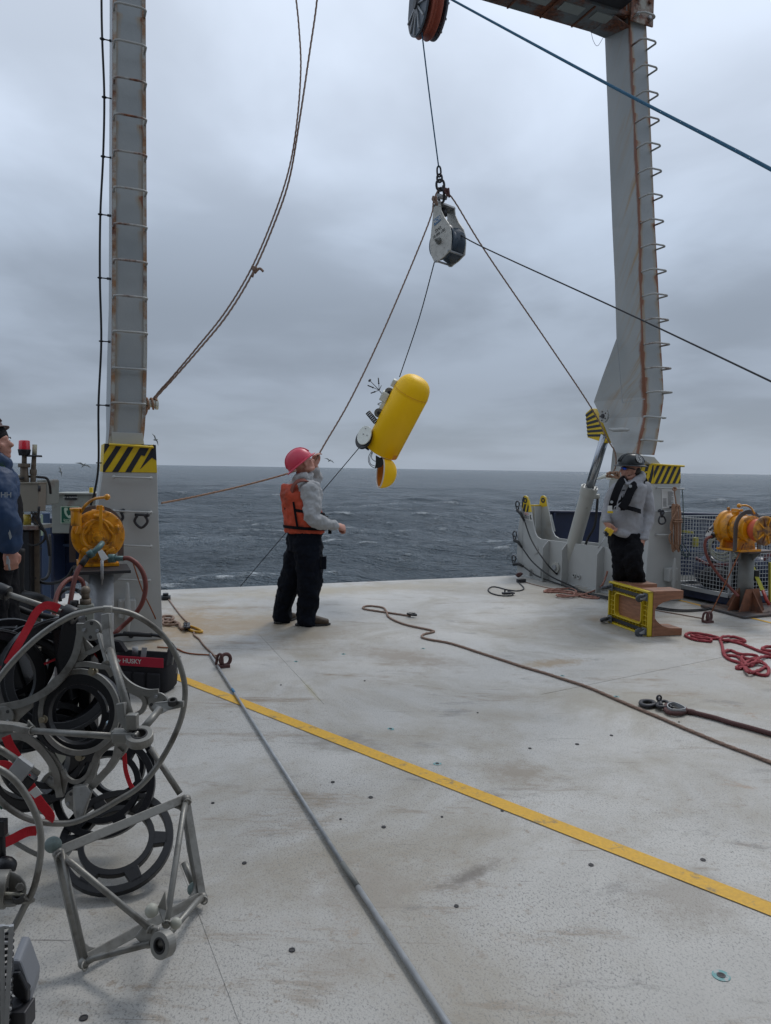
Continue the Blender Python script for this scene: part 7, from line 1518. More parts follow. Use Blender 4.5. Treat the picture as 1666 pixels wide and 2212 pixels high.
mb = MB(); mb.cyl(K(100, 1860, .05), K(100, 1800, .05), .02, n=14); mb.box(K(110, 1900, .05), (.07, .05, .05)); mk('mount', mb, M_STEELD, dv, bevel=.003)
mb = MB(); a = K(150, 1880, .05); mb.tube([a, Vector((a.x, a.y, 0))], .012, 8); mk('leg', mb, M_STEELD, dv)
# fill dark gear standing beside the frame at far left
gb = thing('gear_case', 'black equipment case and bag behind the ring frame at the left edge', 'case', D(-60, 1560))
mb = MB(); a = R(-10, 1420, 4.4); mb.box(Vector((a.x-.12, 4.5, .33)), (.42, .45, .60)); mk('case', mb, M_BLACK, gb, bevel=.03)
mb = MB(); mb.ball(R(30, 1395, 4.1), (.10, .08, .06)); mk('bag', mb, M_BAG, gb)
# ------------------------------------------------------------------ people
def blob(name, mb, vox, m, parent, smooth=4, disp=0.0, dscale=.07, dec=None, label=None):
    o = mk(name, mb, m, parent, fix=True)
    r = o.modifiers.new('r', 'REMESH'); r.mode = 'VOXEL'; r.voxel_size = vox
    if smooth: s_ = o.modifiers.new('s', 'SMOOTH'); s_.iterations = smooth; s_.factor = .5
    if disp:
        tx_ = bpy.data.textures.new('folds', 'CLOUDS'); tx_.noise_scale = dscale; tx_.noise_depth = 2
        d_ = o.modifiers.new('d', 'DISPLACE'); d_.texture = tx_; d_.strength = disp; d_.mid_level = .5; d_.texture_coords = 'LOCAL'
    dgp = bpy.context.evaluated_depsgraph_get(); me = bpy.data.meshes.new_from_object(o.evaluated_get(dgp)); o.modifiers.clear(); old = o.data; o.data = me; bpy.data.meshes.remove(old)
    if not me.materials: me.materials.append(m)
    for p in me.polygons: p.use_smooth = True
    me.name = name
    if label: o['label'] = label
    return o
def limb(mb, pts, rs, n=14, sub=5):
    P = cr(pts, sub); m_ = len(pts)-1; rr = []
    for i in range(len(P)):
        t_ = i/sub; k = min(int(t_), m_-1); f = t_-k; f = f*f*(3-2*f); rr.append(rs[k]*(1-f)+rs[min(k+1, m_)]*f)
    mb.tube(P, rr, n); mb.ball(P[0], rr[0]*.98, nu=n, nv=8); mb.ball(P[-1], rr[-1]*.98, nu=n, nv=8)
def loft(mb, secs, n=28):
    """secs: (centre, xaxis, yaxis, rx, ry)"""
    vs = []
    for c, xa, ya, rx, ry in secs:
        for k in range(n):
            a = 2*math.pi*k/n; e = .85
            vs.append(Vector(c)+xa*(rx*math.copysign(abs(math.cos(a))**e, math.cos(a)))+ya*(ry*math.copysign(abs(math.sin(a))**e, math.sin(a))))
    m_ = len(secs); fs = [(i*n+k, i*n+(k+1) % n, (i+1)*n+(k+1) % n, (i+1)*n+k) for i in range(m_-1) for k in range(n)]
    fs += [tuple(range(n))[::-1], tuple((m_-1)*n+k for k in range(n))]; mb.add(vs, fs, True)
def hand(mb, wrist, d, palmn, curl, s=1.0, spread=.0, thumb_in=.5):
    """d: wrist to knuckles, palmn: direction the palm faces; thumb on the side d x palmn"""
    d = Vector(d).normalized(); pn = Vector(palmn); pn = (pn-d*pn.dot(d)).normalized(); sd = d.cross(pn)
    L = .088*s; loft(mb, [(wrist, sd, pn, .026*s, .020*s), (wrist+d*L*.45, sd, pn, .038*s, .017*s), (wrist+d*L, sd, pn, .041*s, .014*s)], 16)
    for k in range(4):
        o_ = sd*((1.5-k)*.0195*s); ln = (.040, .044, .041, .033)[k]*s; p = wrist+d*L*.93+o_; a = 0; pts = [wrist+d*L*.6+o_, p]
        for j in range(3):
            a += curl*(.8, 1.0, .75)[j]; dd = d*math.cos(a)+pn*math.sin(a)+sd*(spread*(1.5-k)*.3)
            p = p+dd.normalized()*(ln*(1, .72, .55)[j]); pts.append(p)
        mb.tube(pts, [.0095*s, .0098*s, .0092*s, .0085*s, .0072*s], 10); mb.ball(pts[-1], .0075*s, nu=8, nv=6)
    b = wrist+d*L*.25+sd*.026*s+pn*.006*s; t1 = b+(sd*.9*(1-thumb_in*.5)+d*.75+pn*.3*thumb_in).normalized()*.040*s; t2 = t1+(d*.75+pn*(.75*thumb_in)+sd*(.25-thumb_in*.55)).normalized()*.030*s; t3 = t2+(d*.6+pn*(.6*thumb_in)+sd*(.0-thumb_in*.6)).normalized()*.022*s
    mb.tube([b, t1, t2, t3], [.016*s, .013*s, .0115*s, .009*s], 10); mb.ball(t3, .009*s, nu=8, nv=6)
def head(mb, C, fwd, up, s=1.0):
    fwd = Vector(fwd).normalized(); up = Vector(up); up = (up-fwd*up.dot(fwd)).normalized(); sd = fwd.cross(up); ax = (fwd, sd, up)
    P = lambda f, r, u: C+fwd*(f*s)+sd*(r*s)+up*(u*s)
    mb.ball(P(-.012, 0, .025), (.098*s, .076*s, .098*s), ax, 24, 16)
    mb.ball(P(.022, 0, -.035), (.070*s, .060*s, .080*s), ax, 20, 14)
    mb.ball(P(.055, 0, -.092), (.030*s, .030*s, .024*s), ax, 14, 10)     # chin
    limb(mb, [P(-.03, .05, -.06), P(.02, .052, -.085), P(.06, .02, -.095)], [.018*s, .016*s, .015*s]); limb(mb, [P(-.03, -.05, -.06), P(.02, -.052, -.085), P(.06, -.02, -.095)], [.018*s, .016*s, .015*s])
    limb(mb, [P(.080, 0, .015), P(.098, 0, -.012), P(.110, 0, -.030)], [.009*s, .011*s, .0145*s], 10)       # nose
    for k in (-1, 1): mb.ball(P(.096, .012*k, -.034), (.010*s, .008*s, .008*s), ax, 10, 7)
    mb.tube([P(.072, -.035, .022), P(.088, 0, .026), P(.072, .035, .022)], .009*s, 8)               # brow
    mb.ball(P(.083, 0, -.060), (.012*s, .024*s, .006*s), ax, 12, 7); mb.ball(P(.081, 0, -.070), (.012*s, .020*s, .0065*s), ax, 12, 7)
    for k in (-1, 1):
        mb.ball(P(.058, .042*k, -.025), (.022*s, .020*s, .022*s), ax, 12, 8)          # cheeks
        mb.ball(P(-.008, .077*k, -.015), (.019*s, .009*s, .032*s), (( fwd*.9-sd*k*.4).normalized(), sd, up), 12, 9)       # ear
    return P
def band(name, parent, secs, t_, w, m, grow=.006, tilt=0.0, n=40):
    """flat webbing band around a lofted torso at parameter t_"""
    def sec(t_):
        x = t_*(len(secs)-1); k = min(int(x), len(secs)-2); f = x-k; a, b = secs[k], secs[k+1]
        return (Vector(a[0]).lerp(Vector(b[0]), f), a[1], a[2], a[3]*(1-f)+b[3]*f, a[4]*(1-f)+b[4]*f)
    pts = []
    for k in range(n):
        a = 2*math.pi*k/n; c, xa, ya, rx, ry = sec(max(0, min(1, t_+tilt*math.cos(a)))); e = .85
        pts.append(c+xa*((rx+grow)*math.copysign(abs(math.cos(a))**e, math.cos(a)))+ya*((ry+grow)*math.copysign(abs(math.sin(a))**e, math.sin(a))))
    mb = MB(); mb.bar(pts, .006, w, up=(Vector(secs[-1][0])-Vector(secs[0][0])).normalized(), closed=True); return mk(name, mb, m, parent)
def boot(mb, ankle, toe, s=1.0):
    d = Vector((toe.x-ankle.x, toe.y-ankle.y, 0)).normalized(); sd = Vector((-d.y, d.x, 0)); a = Vector((ankle.x, ankle.y, 0))
    P = lambda f, z_: a+d*(f*s)+Z*(z_*s)
    loft(mb, [(P(-.075, .05), sd, Z, .036*s, .045*s), (P(-.02, .055), sd, Z, .045*s, .052*s), (P(.07, .05), sd, Z, .050*s, .046*s), (P(.15, .036), sd, Z, .048*s, .034*s), (P(.20, .03), sd, Z, .032*s, .026*s)], 20)
    limb(mb, [P(-.03, .06), P(-.03, .16)], [.05*s, .052*s])
def sole(parent, ankle, toe, s=1.0):
    d = Vector((toe.x-ankle.x, toe.y-ankle.y, 0)).normalized(); sd = Vector((-d.y, d.x, 0)); a = Vector((ankle.x, ankle.y, 0))
    mb = MB(); mb.prism([a+d*f*s+sd*w*s for f, w in ((-.115, 0), (-.10, .035), (0, .042), (.09, .055), (.18, .045), (.22, 0), (.18, -.045), (.09, -.055), (0, -.042), (-.10, -.035))], Z*.022); mk('sole', mb, M_RUBBER, parent, bevel=.004)

# ---- man in pink helmet, seen from behind on his right side
p1 = thing('person', 'person in pink helmet and orange life vest looking up, hand raised to a rope', 'person', D(650, 1350))
Y1 = 7.8
def Q(x, y, d=0.0): return R(x, y, Y1+d)
f1 = Vector((.80, .60, 0)).normalized(); s1 = Vector((f1.y, -f1.x, 0))      # facing right and away; s1 = his right, toward the camera
hipc = Q(658, 1180)
fl, fr_ = D(611, 1344), D(664, 1351); tl_, tr_ = D(630, 1338), D(706, 1350)
fr_.y = fr_.y
hL, hR_ = hipc-s1*.10-Z*.04, hipc+s1*.09-Z*.04
kL, kR_ = R(623, 1262, (hL.y+fl.y)/2), R(669, 1264, (hR_.y+fr_.y)/2)
mb = MB(); torso1 = [(Q(659, 1170), f1, s1, .155, .20), (Q(658, 1140), f1, s1, .15, .19), (Q(656, 1105), f1, s1, .145, .19), (Q(653, 1070), f1, s1, .135, .205), (Q(651, 1048), f1, s1, .11, .20), (Q(652, 1034), f1, s1, .075, .10)]
# body: torso, head, arms, legs in one surface
loft(mb, [(c, a, b, rx*.86, ry*.86) for c, a, b, rx, ry in torso1]); 
hc = Q(655.5, 1001, .0); hu = Vector((-.42, .0, 1)).normalized(); hf = Vector((.78, .35, .50)).normalized()
head(mb, hc, hf, hu, 1.0); limb(mb, [Q(651, 1042), Q(654, 1018)], [.062, .058])
shR = torso1[3][0]+s1*.17+Z*.055+f1*.0; elR = Q(677, 1121, -.26); wrR = Q(728, 1136, -.12)
shL = torso1[3][0]-s1*.17+Z*.06; elL = Q(681, 1036, .42); wrL = Q(681, 1007, .30)
limb(mb, [shR, elR, wrR], [.058, .045, .030]); limb(mb, [shL, elL, wrL], [.058, .045, .030])
limb(mb, [hL, kL, fl+Z*.1], [.09, .065, .045]); limb(mb, [hR_, kR_, fr_+Z*.1], [.09, .065, .045])
hand(mb, wrR, (wrR-elR), Vector((.1, .6, -.5)), 1.25, 1.12, thumb_in=.9)
hand(mb, wrL, Vector((-.10, -.15, 1)), Vector((.75, -.6, .1)), .75, 1.08, spread=.2, thumb_in=.3)
blob('body', mb, .0085, M_SKIN, p1, smooth=2)
mb = MB(); loft(mb, [(Q(658, 1190), f1, s1, .165, .205), (Q(659, 1160), f1, s1, .165, .205), (Q(658, 1138), f1, s1, .158, .195)])
limb(mb, [hL, kL+f1*.01, fl+Z*.16, fl+Z*.06], [.135, .112, .100, .105], 18); limb(mb, [hR_, kR_, fr_+Z*.18, fr_+Z*.06], [.145, .125, .108, .110], 18)
tr1 = blob('trousers', mb, .011, M_OVER, p1, smooth=3, disp=.055, dscale=.085)
mb = MB(); c = Q(700, 1217, -.12); mb.box(c, (.05, .03, .12)); mb.box(c+Z*.065, (.055, .035, .012)); mk('pocket', mb, M_OVER, tr1, bevel=.006)
for a_, t_ in ((fl, tl_), (fr_, tr_)):
    mb = MB(); boot(mb, a_, t_, 1.12); bt_ = blob('boot', mb, .008, M_BOOT, p1, smooth=2); sole(bt_, a_, t_, 1.12)
mb = MB(); loft(mb, [(c, a, b, rx*1.0, ry*1.0) for c, a, b, rx, ry in torso1[1:]])
limb(mb, [shR, elR, Q(722, 1134.5, -.14)], [.088, .076, .046], 18); limb(mb, [shL, elL, Q(681, 1014, .32)], [.088, .068, .050], 18)
mb.ball(shR, .098, nu=16, nv=10); mb.ball(shL, .095, nu=16, nv=10)
limb(mb, [Q(640, 1036, -.02), Q(652, 1030, -.09), Q(668, 1030, -.02), Q(668, 1026, .08), Q(650, 1024, .10)], [.045, .05, .04, .04, .045]); limb(mb, [Q(636, 1046, .02), Q(650, 1044, -.06), Q(662, 1040, -.03)], [.04, .045, .03])
blob('hoodie', mb, .0105, M_HOOD, p1, smooth=3, disp=.045, dscale=.06)
vs_ = [(Q(659, 1150), f1, s1, .186, .215), (Q(658, 1128), f1, s1, .195, .222), (Q(655, 1095), f1, s1, .185, .215), (Q(650, 1068), f1, s1, .165, .19), (Q(643, 1046, .03), f1, s1, .09, .13)]
mb = MB(); loft(mb, [(c-f1*(.0 if i < 2 else .02*(i-1)), a, b, rx, ry) for i, (c, a, b, rx, ry) in enumerate(vs_)])
vst = blob('life_vest', mb, .011, M_VEST, p1, smooth=4, disp=.035, dscale=.07)
# the near armhole: sleeve comes out of the vest
mb = MB(); limb(mb, [shR+s1*.0+Z*.01, shR.lerp(elR, .5)+s1*.012, elR, Q(722, 1134.5, -.15)], [.098, .092, .080, .049], 18); mb.ball(shR+s1*.03-Z*.04-f1*.01, (.115, .085, .15), (f1, s1, Z), 18, 12)
blob('sleeve', mb, .0105, M_HOOD, p1, smooth=3, disp=.045, dscale=.06)
for t_, tl2 in ((.12, -.03), (.42, -.05)): band('belt', vst, vs_, t_, .030, M_VESTK, .010, tl2)
mb = MB(); mb.bar([vs_[1][0]+s1*.15-f1*.17-Z*.04, vs_[2][0]+s1*.13-f1*.19+Z*.06], .02, .008, up=-f1+s1); mk('strap', mb, M_VESTK, vst)
for sgn in (1,):
    mb = MB(); mb.bar(cr([Q(627, 1075, -.16), Q(634, 1050, -.19), Q(645, 1039, -.20), Q(662, 1038, -.16), Q(668, 1048, -.08)], 5), .045, .012, up=Vector((-.2, -.6, .7))); mk('shoulder_strap', mb, mat('faded_strap', (.22, .07, .05), rough=.8, dirt=(.4, .38, .35), dscale=9, dlo=.55, dhi=.62), vst)
mb = MB(); mb.box(Q(713, 1146, -.06), (.035, .03, .07)); mb.box(Q(706, 1118, 0), (.03, .05, .03)); mk('buckle', mb, M_VESTK, vst, bevel=.005)
def hardhat(parent, c, up, fwd, m, r=.150, h=.135, brim=.175, full=True, nm='hard_hat', ribs=True):
    up = Vector(up).normalized(); fwd = Vector(fwd); fwd = (fwd-up*fwd.dot(up)).normalized(); sd = fwd.cross(up)
    mb = MB(); n_ = 36; vs = []; rows = 12
    for i in range(rows+1):
        ph = i/rows*math.pi/2
        for k in range(n_):
            a = 2*math.pi*k/n_; rr = math.cos(ph)**.75; vs.append(c+fwd*(r*1.06*rr*math.cos(a))+sd*(r*.90*rr*math.sin(a))+up*(h*math.sin(ph)))
    fs = [(i*n_+k, i*n_+(k+1) % n_, (i+1)*n_+(k+1) % n_, (i+1)*n_+k) for i in range(rows) for k in range(n_)]
    mb.add(vs, fs, True); ht = mk(nm, mb, m, parent)
    mb = MB(); vs = []
    for q in range(4):
        for k in range(n_):
            a = 2*math.pi*k/n_; w = (brim-r) if full else (brim-r)*max(.12, math.cos(a))**1.2; f_ = (.0, 1.0, 1.0, 0.0)[q]; z_ = (.004, -.012, -.018, -.006)[q]
            vs.append(c+fwd*((r*1.06+w*f_*(1.25 if math.cos(a) > 0 else 1))*math.cos(a))+sd*((r*.90+w*f_*.9)*math.sin(a))+up*z_)
    fs = [(i*n_+k, i*n_+(k+1) % n_, ((i+1) % 4)*n_+(k+1) % n_, ((i+1) % 4)*n_+k) for i in range(4) for k in range(n_)]
    mb.add(vs, fs, True); mk('brim', mb, m, ht)
    if ribs:
        for k in (-1, 0, 1):
            mb = MB(); P = []
            for j in range(13):
                a = math.pi*(j/12)*.86+.22; P.append(c+sd*(.028*k)+fwd*(r*1.06*math.copysign(abs(math.cos(a))**.9, math.cos(a)))+up*(h*math.sin(a)**.9*(1.01 if k == 0 else .99)))
            mb.tube(P, .007, 8); mk('ridge', mb, m, ht)
    return ht
e_ = Vector((.766, .12, .643)).normalized(); upn = Vector((-.643, -.05, .766)).normalized()
hardhat(p1, Q(649, 1000), upn, e_, M_PINKH, r=.138, h=.150, brim=.170)

# ---- man in black helmet
p2 = thing('person', 'person in black helmet, blue sunglasses and grey hooded sweatshirt holding a yellow drill', 'person', D(1370, 1338))
Y2 = 8.35
def Q2(x, y, d=0.0): return R(x, y, Y2+d)
f2 = Vector((-.86, -.52, 0)).normalized(); s2_ = Vector((f2.y, -f2.x, 0))    # his right (picture left, away)
def J(x, y, d=0.0): return Q2(1261.6+x*.14059, 967.8+y*.14059, d)
tor2 = [(J(640, 1330), f2, s2_, .15, .165), (J(625, 1230), f2, s2_, .175, .175), (J(625, 1080), f2, s2_, .178, .175), (J(650, 900), f2, s2_, .150, .185), (J(690, 700), f2, s2_, .130, .200), (J(720, 570), f2, s2_, .110, .19), (J(735, 490), f2, s2_, .08, .10)]
mb = MB(); loft(mb, [(c, a, b, rx*.86, ry*.86) for c, a, b, rx, ry in tor2])
hc2 = J(712, 335); hf2 = Vector((-.99, -.16, .12)); P2 = head(mb, hc2, hf2, Z, 1.02); limb(mb, [J(730, 540), J(725, 430)], [.065, .06])
shr, shl = tor2[4][0]+s2_*.20+Z*.04, tor2[4][0]-s2_*.19+Z*.05
shr = J(510, 640, .02); shl = J(905, 650, .05)
elr, wr_ = J(365, 930, .05), J(345, 1150, -.12); ell, wll = J(975, 1010, .0), J(905, 1400, -.15)
limb(mb, [shr, elr, wr_], [.06, .045, .032]); limb(mb, [shl, ell, wll], [.06, .045, .032])
fo1, fo2 = D(1346, 1336), D(1386, 1338); h1, h2 = J(540, 1400, .02), J(740, 1420, .0)
k1, k2 = R(1341, 1210, 8.25), R(1368, 1216, 8.15)
limb(mb, [h1, k1, fo1+Z*.1], [.09, .065, .045]); limb(mb, [h2, k2, fo2+Z*.1], [.09, .065, .045])
hand(mb, wll, Vector((-.18, -.1, -1)), Vector((-.6, .6, 0)), .55, 1.12, thumb_in=.5)
hand(mb, wr_, Vector((.35, -.35, -.9)), Vector((.8, .2, .1)), 1.0, 1.1, thumb_in=.8)
blob('body', mb, .0085, M_SKIN2, p2, smooth=2)
# stubble over jaw
mb = MB(); ax2 = (hf2.normalized(), hf2.cross(Z).normalized(), Z)
mb.ball(P2(.048, 0, -.088), (.045, .052, .030), ax2, 16, 10); mb.ball(P2(.080, 0, -.050), (.014, .026, .008), ax2, 12, 8); mb.ball(P2(.005, -.048, -.07), (.045, .014, .03), ax2, 12, 8); mb.ball(P2(.005, .048, -.07), (.045, .014, .03), ax2, 12, 8); mk('beard', mb, M_STUB, p2)
mb = MB(); mb.ball(P2(-.045, 0, .0), (.072, .078, .075), ax2, 18, 12); mk('hair', mb, M_HAIR, p2)
sg2 = MB()
for k in (-1, 1): sg2.ball(P2(.083, .031*k, .004), (.012, .030, .019), ((ax2[0]+ax2[1]*.35*k).normalized(), (ax2[1]-ax2[0]*.35*k).normalized(), Z), 16, 9)
gl = mk('sunglasses', sg2, M_BLUEL, p2)
mb = MB(); mb.tube([P2(.092, -.03, .016), P2(.097, 0, .012), P2(.092, .03, .016)], .004, 6)
for k in (-1, 1): mb.bar([P2(.080, .060*k, .012), P2(.02, .078*k, .010), P2(-.02, .082*k, .004)], .004, .012, up=Z)
mk('spectacle_frame', mb, M_BLACK, gl)
hh = hardhat(p2, hc2+Z*.055-hf2.normalized()*.008, Vector((.02, .0, 1)), hf2, M_BLKH, r=.137, h=.125, brim=.170)
ec = J(857, 210); hd = (ec-(hc2+Z*.07)).normalized(); ctr2 = hc2+Z*.055
out_ = Vector((.42, -.78, .42)).normalized(); ce = ctr2+Vector((.060, -.105, .062)); rt2 = Z.cross(out_).normalized(); up2 = out_.cross(rt2)
ed = mk('emblem', MB().prism([ce+rt2*(.045*math.cos(a))+up2*(.045*math.sin(a)) for a in [k*math.pi/12 for k in range(24)]], out_*.003), M_SIGNW, hh)
mb = MB(); mb.annulus(ce+out_*.004, out_, .042, .037, .001, 24)
for k in range(8):
    a = k*math.pi/4; d_ = rt2*math.cos(a)+up2*math.sin(a); mb.bar([ce+out_*.004+d_*.018, ce+out_*.004+d_*.038], .008, .001, up=out_)
mk('emblem_spokes', mb, M_SIGNK, ed); text(ed, 'B', ce+out_*.005, rt2, up2, .05, M_SIGNK)
mb = MB(); loft(mb, [(c, a, b, rx, ry) for c, a, b, rx, ry in tor2])
limb(mb, [shr, elr, J(345, 1110, -.10)], [.085, .064, .046], 18); limb(mb, [shl, J(965, 850, .03), J(975, 1080, -.0), J(915, 1370, -.13)], [.094, .085, .075, .050], 18)
mb.ball(shl, .105, nu=16, nv=10); limb(mb, [J(600, 510, -.10), J(680, 560, -.14), J(850, 480, -.06), J(890, 430, .06), J(800, 440, .12), J(660, 480, .08)], [.035, .03, .05, .055, .05, .035])
limb(mb, [J(430, 1270, -.08), J(640, 1320, -.16), J(850, 1350, -.05)], [.035, .04, .035])
hd2 = blob('hoodie', mb, .0105, M_HOOD2, p2, smooth=4, disp=.034, dscale=.10)
mb = MB(); mb.ball(J(345, 1115, -.105), (.054, .054, .03), nu=14, nv=8); mb.ball(J(912, 1385, -.135), (.060, .055, .032), nu=14, nv=8); mk('cuff', mb, M_HOOD2, hd2)
fc = lambda x, y, o=0.0: J(x, y, -.19-o)
mb = MB(); mb.tube([fc(700, 830, .02), fc(640, 850, .03)], .012, 6)
pm = [fc(520, 850), fc(590, 720), fc(650, 640), fc(640, 760), fc(600, 860)]
mb = MB(); mb.prism([fc(585, 640, .015), fc(640, 640, .015), fc(625, 660, .015), fc(585, 660, .015)], Vector((0, -.004, 0))); mb.prism([fc(560, 790, .02), fc(575, 720, .02), fc(590, 770, .02), (fc(605, 700, .02)), fc(610, 800, .02), fc(520, 860, .02), fc(530, 810, .02)], Vector((0, -.004, 0))); mk('chest_print', mb, M_SIGNK, hd2)
mb = MB(); limb(mb, [h1+Z*.03, k1, fo1+Z*.16, fo1+Z*.06], [.125, .098, .088, .092], 18); limb(mb, [h2+Z*.03, k2, fo2+Z*.18, fo2+Z*.06], [.13, .105, .092, .095], 18)
loft(mb, [(J(635, 1440), f2, s2_, .15, .18), (J(640, 1340), f2, s2_, .16, .185), (J(640, 1290), f2, s2_, .155, .18)])
blob('trousers', mb, .011, M_JEANS, p2, smooth=3, disp=.055, dscale=.08)
for a_, t_ in ((fo1, fo1+Vector((-.2, -.12, 0))), (fo2, fo2+Vector((-.1, -.2, 0)))):
    mb = MB(); boot(mb, a_, t_, 1.1); b3 = blob('boot', mb, .009, M_BOOT, p2, smooth=2); sole(b3, a_, t_, 1.1)
# inflatable vest
iv = MB()
def pan(pts, w, th=.035):
    mb = MB(); 
    for i in range(len(pts)-1): pass
    mb.bar(cr(pts, 5), w, th, up=Vector((-.2, -1, .1))); return mb
v1 = mk('inflatable_vest', pan([J(640, 470, -.02), J(580, 510, -.14), J(530, 600, -.20), J(470, 760, -.24), J(425, 940, -.24)], .080), M_VESTK, p2, bevel=.010)
mb = pan([J(930, 490, .06), J(850, 520, -.08), J(760, 590, -.17), J(690, 720, -.22), J(640, 840, -.25), J(570, 930, -.26)], .085); mk('panel', mb, M_VESTK, v1, bevel=.010)
mb = MB(); limb(mb, [J(930, 500, .08), J(860, 450, .17), J(740, 450, .18)], [.035, .035, .03]); mk('collar', mb, M_VESTK, v1)
mb = MB(); mb.bar(cr([J(560, 930, -.26), J(660, 920, -.26), J(760, 940, -.25), J(860, 970, -.16), J(900, 985, -.02)], 5), .006, .045, up=Z); mk('belt', mb, M_VESTK, v1)
mb = MB(); c = J(425, 830, -.265); mb.cyl(c, c+Vector((0, -.006, 0)), .016, n=16); c = J(712, 585, -.225); mb.cyl(c, c+Vector((0, -.006, 0)), .017, n=16); mk('round_badge', mb, M_REFL, v1)
mb = MB(); mb.box(J(400, 925, -.268), (.045, .008, .055)); mk('label_patch', mb, M_SIGNW, v1)
mb = MB(); mb.box(J(405, 985, -.262), (.055, .03, .022)); mk('yellow_tab', mb, M_HAZY, v1, bevel=.004)
mb = MB(); mb.torus(J(492, 930, -.28), Vector((.5, -1, 0)), .026, .004, 16, 6); mk('steel_ring', mb, M_GALV, v1)
# drill held in the right hand
dr_ = thing('drill', 'yellow and black cordless drill with a long bit in the helmeted man\'s hand', 'drill', J(370, 1300, -.3))
mb = MB(); mb.tube([J(330, 1240, -.26), J(400, 1290, -.27)], [.026, .028], 14); mb.box(J(395, 1290, -.27), (.06, .05, .075), (Vector((.8, 0, -.55)), Vector((0, 1, 0)), Vector((.55, 0, .8)))); mk('casing', mb, mat('drill_yellow', (.62, .40, .02), rough=.4), dr_, bevel=.008)
mb = MB(); mb.box(J(340, 1310, -.27), (.05, .055, .03), (Vector((.8, 0, -.55)), Vector((0, 1, 0)), Vector((.55, 0, .8)))); mb.cyl(J(360, 1320, -.27), J(335, 1355, -.28), .016, n=12); mk('chuck', mb, M_BLACK, dr_, bevel=.004)
mb = MB(); mb.tube([J(345, 1340, -.28), J(310, 1400, -.29), J(218, 1540, -.32)], [.008, .0065, .0055], 8); mk('bit', mb, M_GALV, dr_)

# ---- man at the left edge
p3 = thing('person', 'person in brown helmet and navy jacket cut off by the left edge', 'person', D(-18, 1560))
Y3 = 5.0
def J3(x, y, d=0.0): return R(x*.14059-12, 898.6+y*.14059, Y3+d)
f3 = Vector((1, .10, 0)).normalized(); s3 = Vector((f3.y, -f3.x, 0))
tor3 = [(J3(-60, 1900), f3, s3, .13, .18), (J3(-60, 1600), f3, s3, .135, .185), (J3(-40, 1300), f3, s3, .145, .20), (J3(-20, 1050), f3, s3, .14, .21), (J3(-20, 880), f3, s3, .11, .19), (J3(0, 750), f3, s3, .08, .09)]
mb = MB(); loft(mb, [(c, a, b, rx*.88, ry*.88) for c, a, b, rx, ry in tor3])
hc3 = J3(8, 430); hf3 = Vector((1, -.05, .22)); P3 = head(mb, hc3, hf3, Vector((-.2, 0, 1)), 1.02); limb(mb, [J3(0, 790), J3(30, 560)], [.062, .058])
sh3, el3, wr3 = J3(40, 1010, -.20), J3(120, 1500, -.27), J3(215, 2060, -.22)
limb(mb, [sh3, el3, wr3], [.06, .045, .032]); limb(mb, [J3(0, 1000, .2), J3(60, 1500, .25), J3(150, 1900, .15)], [.06, .045, .032])
ft3a, ft3b = D(-15, 1545), D(10, 1530)
limb(mb, [J3(-60, 2000, -.09), Vector((J3(-40, 2700).x, 4.92, .5)), ft3a+Z*.1], [.09, .065, .045]); limb(mb, [J3(-60, 2000, .10), Vector((J3(-20, 2700).x, 5.1, .5)), ft3b+Z*.1], [.09, .065, .045])
hand(mb, wr3, Vector((.15, .1, -1)), Vector((-.5, .7, 0)), .8, 1.1, thumb_in=.6)
blob('body', mb, .0085, M_SKIN, p3, smooth=2)
mb = MB(); mb.ball(P3(.078, -.033, .004), (.008, .011, .006), (hf3.normalized(), hf3.cross(Z).normalized(), Z), 10, 7); mk('eye', mb, M_HAIR, p3)
mb = MB(); mb.tube([P3(.085, -.048, .020), P3(.093, -.03, .026), P3(.094, -.014, .024)], .0035, 6); mk('eyebrow', mb, M_HAIR, p3)
a3 = (hf3.normalized(), hf3.cross(Vector((-.2, 0, 1))).normalized(), Vector((-.2, 0, 1)).normalized())
mb = MB(); mb.ball(P3(-.016, 0, .050), (.108, .088, .088), a3, 24, 14); mb.ball(P3(-.045, 0, -.02), (.078, .086, .075), a3, 20, 12); mb.tube([P3(.085*math.cos(a)-.008, .083*math.sin(a), .045-.02*abs(math.sin(a))) for a in [k*math.pi/10-math.pi/2 for k in range(11)]], .014, 8); blob('beanie', mb, .008, M_BEAN, p3, smooth=3)
hardhat(p3, P3(-.075, 0, .095), Vector((-.32, 0, 1)), Vector((1, 0, .32)), M_BRNH, r=.135, h=.120, brim=.165)
mb = MB(); loft(mb, [(c, a, b, rx*1.05, ry*1.02) for c, a, b, rx, ry in tor3])
limb(mb, [sh3, el3, J3(235, 1940, -.23)], [.105, .098, .078], 18); mb.ball(sh3, .11, nu=16, nv=10); limb(mb, [J3(0, 1000, .2), J3(60, 1500, .25), J3(150, 1850, .15)], [.1, .09, .07])
limb(mb, [J3(-60, 640), J3(60, 690, -.07), J3(160, 740, 0), J3(80, 700, .08)], [.06, .055, .05, .05]); limb(mb, [J3(-40, 760), J3(70, 790, -.06), J3(120, 800, 0)], [.07, .06, .05]); mb.prism([J3(40, 620, -.06), J3(150, 660, -.04), J3(240, 680, 0), J3(170, 800, 0), J3(60, 790, -.05)], Vector((0, .08, 0)))
jk = blob('jacket', mb, .010, M_JACK, p3, smooth=4, disp=.04, dscale=.11)
mb = MB(); mb.bar(cr([J3(-60, 800, -.24), J3(20, 790, -.235), J3(85, 790, -.14), J3(100, 800, -.05)], 4), .05, .010, up=Vector((.3, -.7, .6))); mk('hivis_yoke', mb, M_HIVIS, jk)
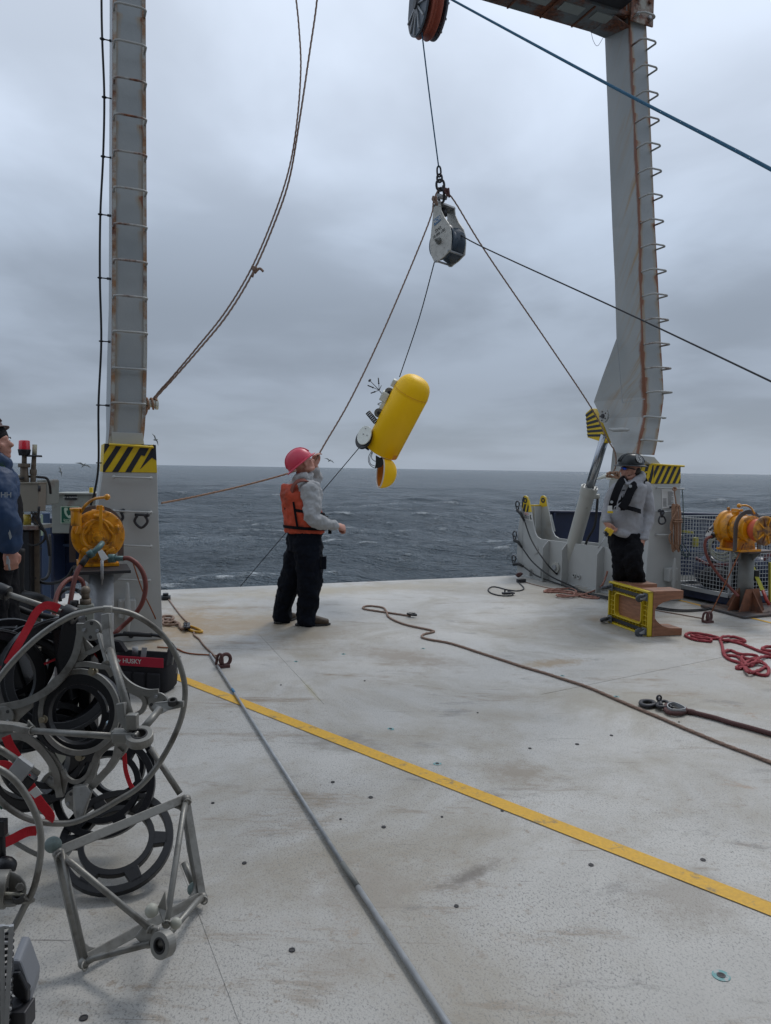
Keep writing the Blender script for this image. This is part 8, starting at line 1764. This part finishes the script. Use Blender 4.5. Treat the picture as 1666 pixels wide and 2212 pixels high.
mb = MB(); mb.tube(cr([J3(-40, 600, -.09), J3(60, 620, -.08), J3(150, 655, -.03), J3(235, 682, 0)], 4), .004, 6); mk('collar_piping', mb, M_HIVIS, jk)
mb = MB(); mb.prism([J3(195, 1700, -.325), J3(225, 1690, -.325), J3(268, 1860, -.315), J3(245, 1900, -.315)], Vector((.0, -.004, 0))); mk('reflective_patch', mb, M_REFL, jk)
text(jk, 'HH', J3(180, 1215, -.36), Vector((1, .12, 0)), Z, .045, M_REFL)
vk = MB(); loft(vk, [(J3(115, 1950), f3, s3, .10, .20), (J3(110, 1600), f3, s3, .11, .21), (J3(130, 1350), f3, s3, .10, .19), (J3(110, 1080), f3, s3, .07, .16), (J3(70, 900), f3, s3, .05, .10)]); blob('black_vest', vk, .011, M_VESTK, p3, smooth=4, disp=.02)
mb = MB(); limb(mb, [J3(-60, 1950, -.09), Vector((J3(-40, 2700).x, 4.92, .5)), ft3a+Z*.08], [.15, .12, .10], 18); limb(mb, [J3(-30, 1950, .10), Vector((J3(-10, 2700).x, 5.1, .5)), ft3b+Z*.08], [.15, .12, .10], 18); loft(mb, [(J3(-40, 2150), f3, s3, .16, .2), (J3(-50, 1850), f3, s3, .15, .19)]); blob('trousers', mb, .012, M_JEANS, p3, smooth=4, disp=.03)
for a_ in (ft3a, ft3b):
    mb = MB(); boot(mb, a_, a_+Vector((.3, 0, 0)), 1.1); b3 = blob('boot', mb, .010, M_BOOT, p3, smooth=2); sole(b3, a_, a_+Vector((.3, 0, 0)), 1.1)
mb = MB(); mb.tube(cr([J3(200, 2150, -.27), J3(215, 2250, -.27), J3(240, 2370, -.26)], 4), .006, 6); mb.box(J3(212, 2240, -.275), (.02, .01, .03)); mk('zip_pull', mb, M_GALV, p3)
# ------------------------------------------------------------------ lettering becomes mesh
dg = bpy.context.evaluated_depsgraph_get()
for o in [q for q in COL.objects if q.type == 'FONT']:
    me = bpy.data.meshes.new_from_object(o.evaluated_get(dg)); M0 = o.matrix_local.copy(); par = o.parent; nm = 'lettering'
    n = bpy.data.objects.new(nm, me); COL.objects.link(n); n.parent = par; n.matrix_local = M0
    bpy.data.objects.remove(o)
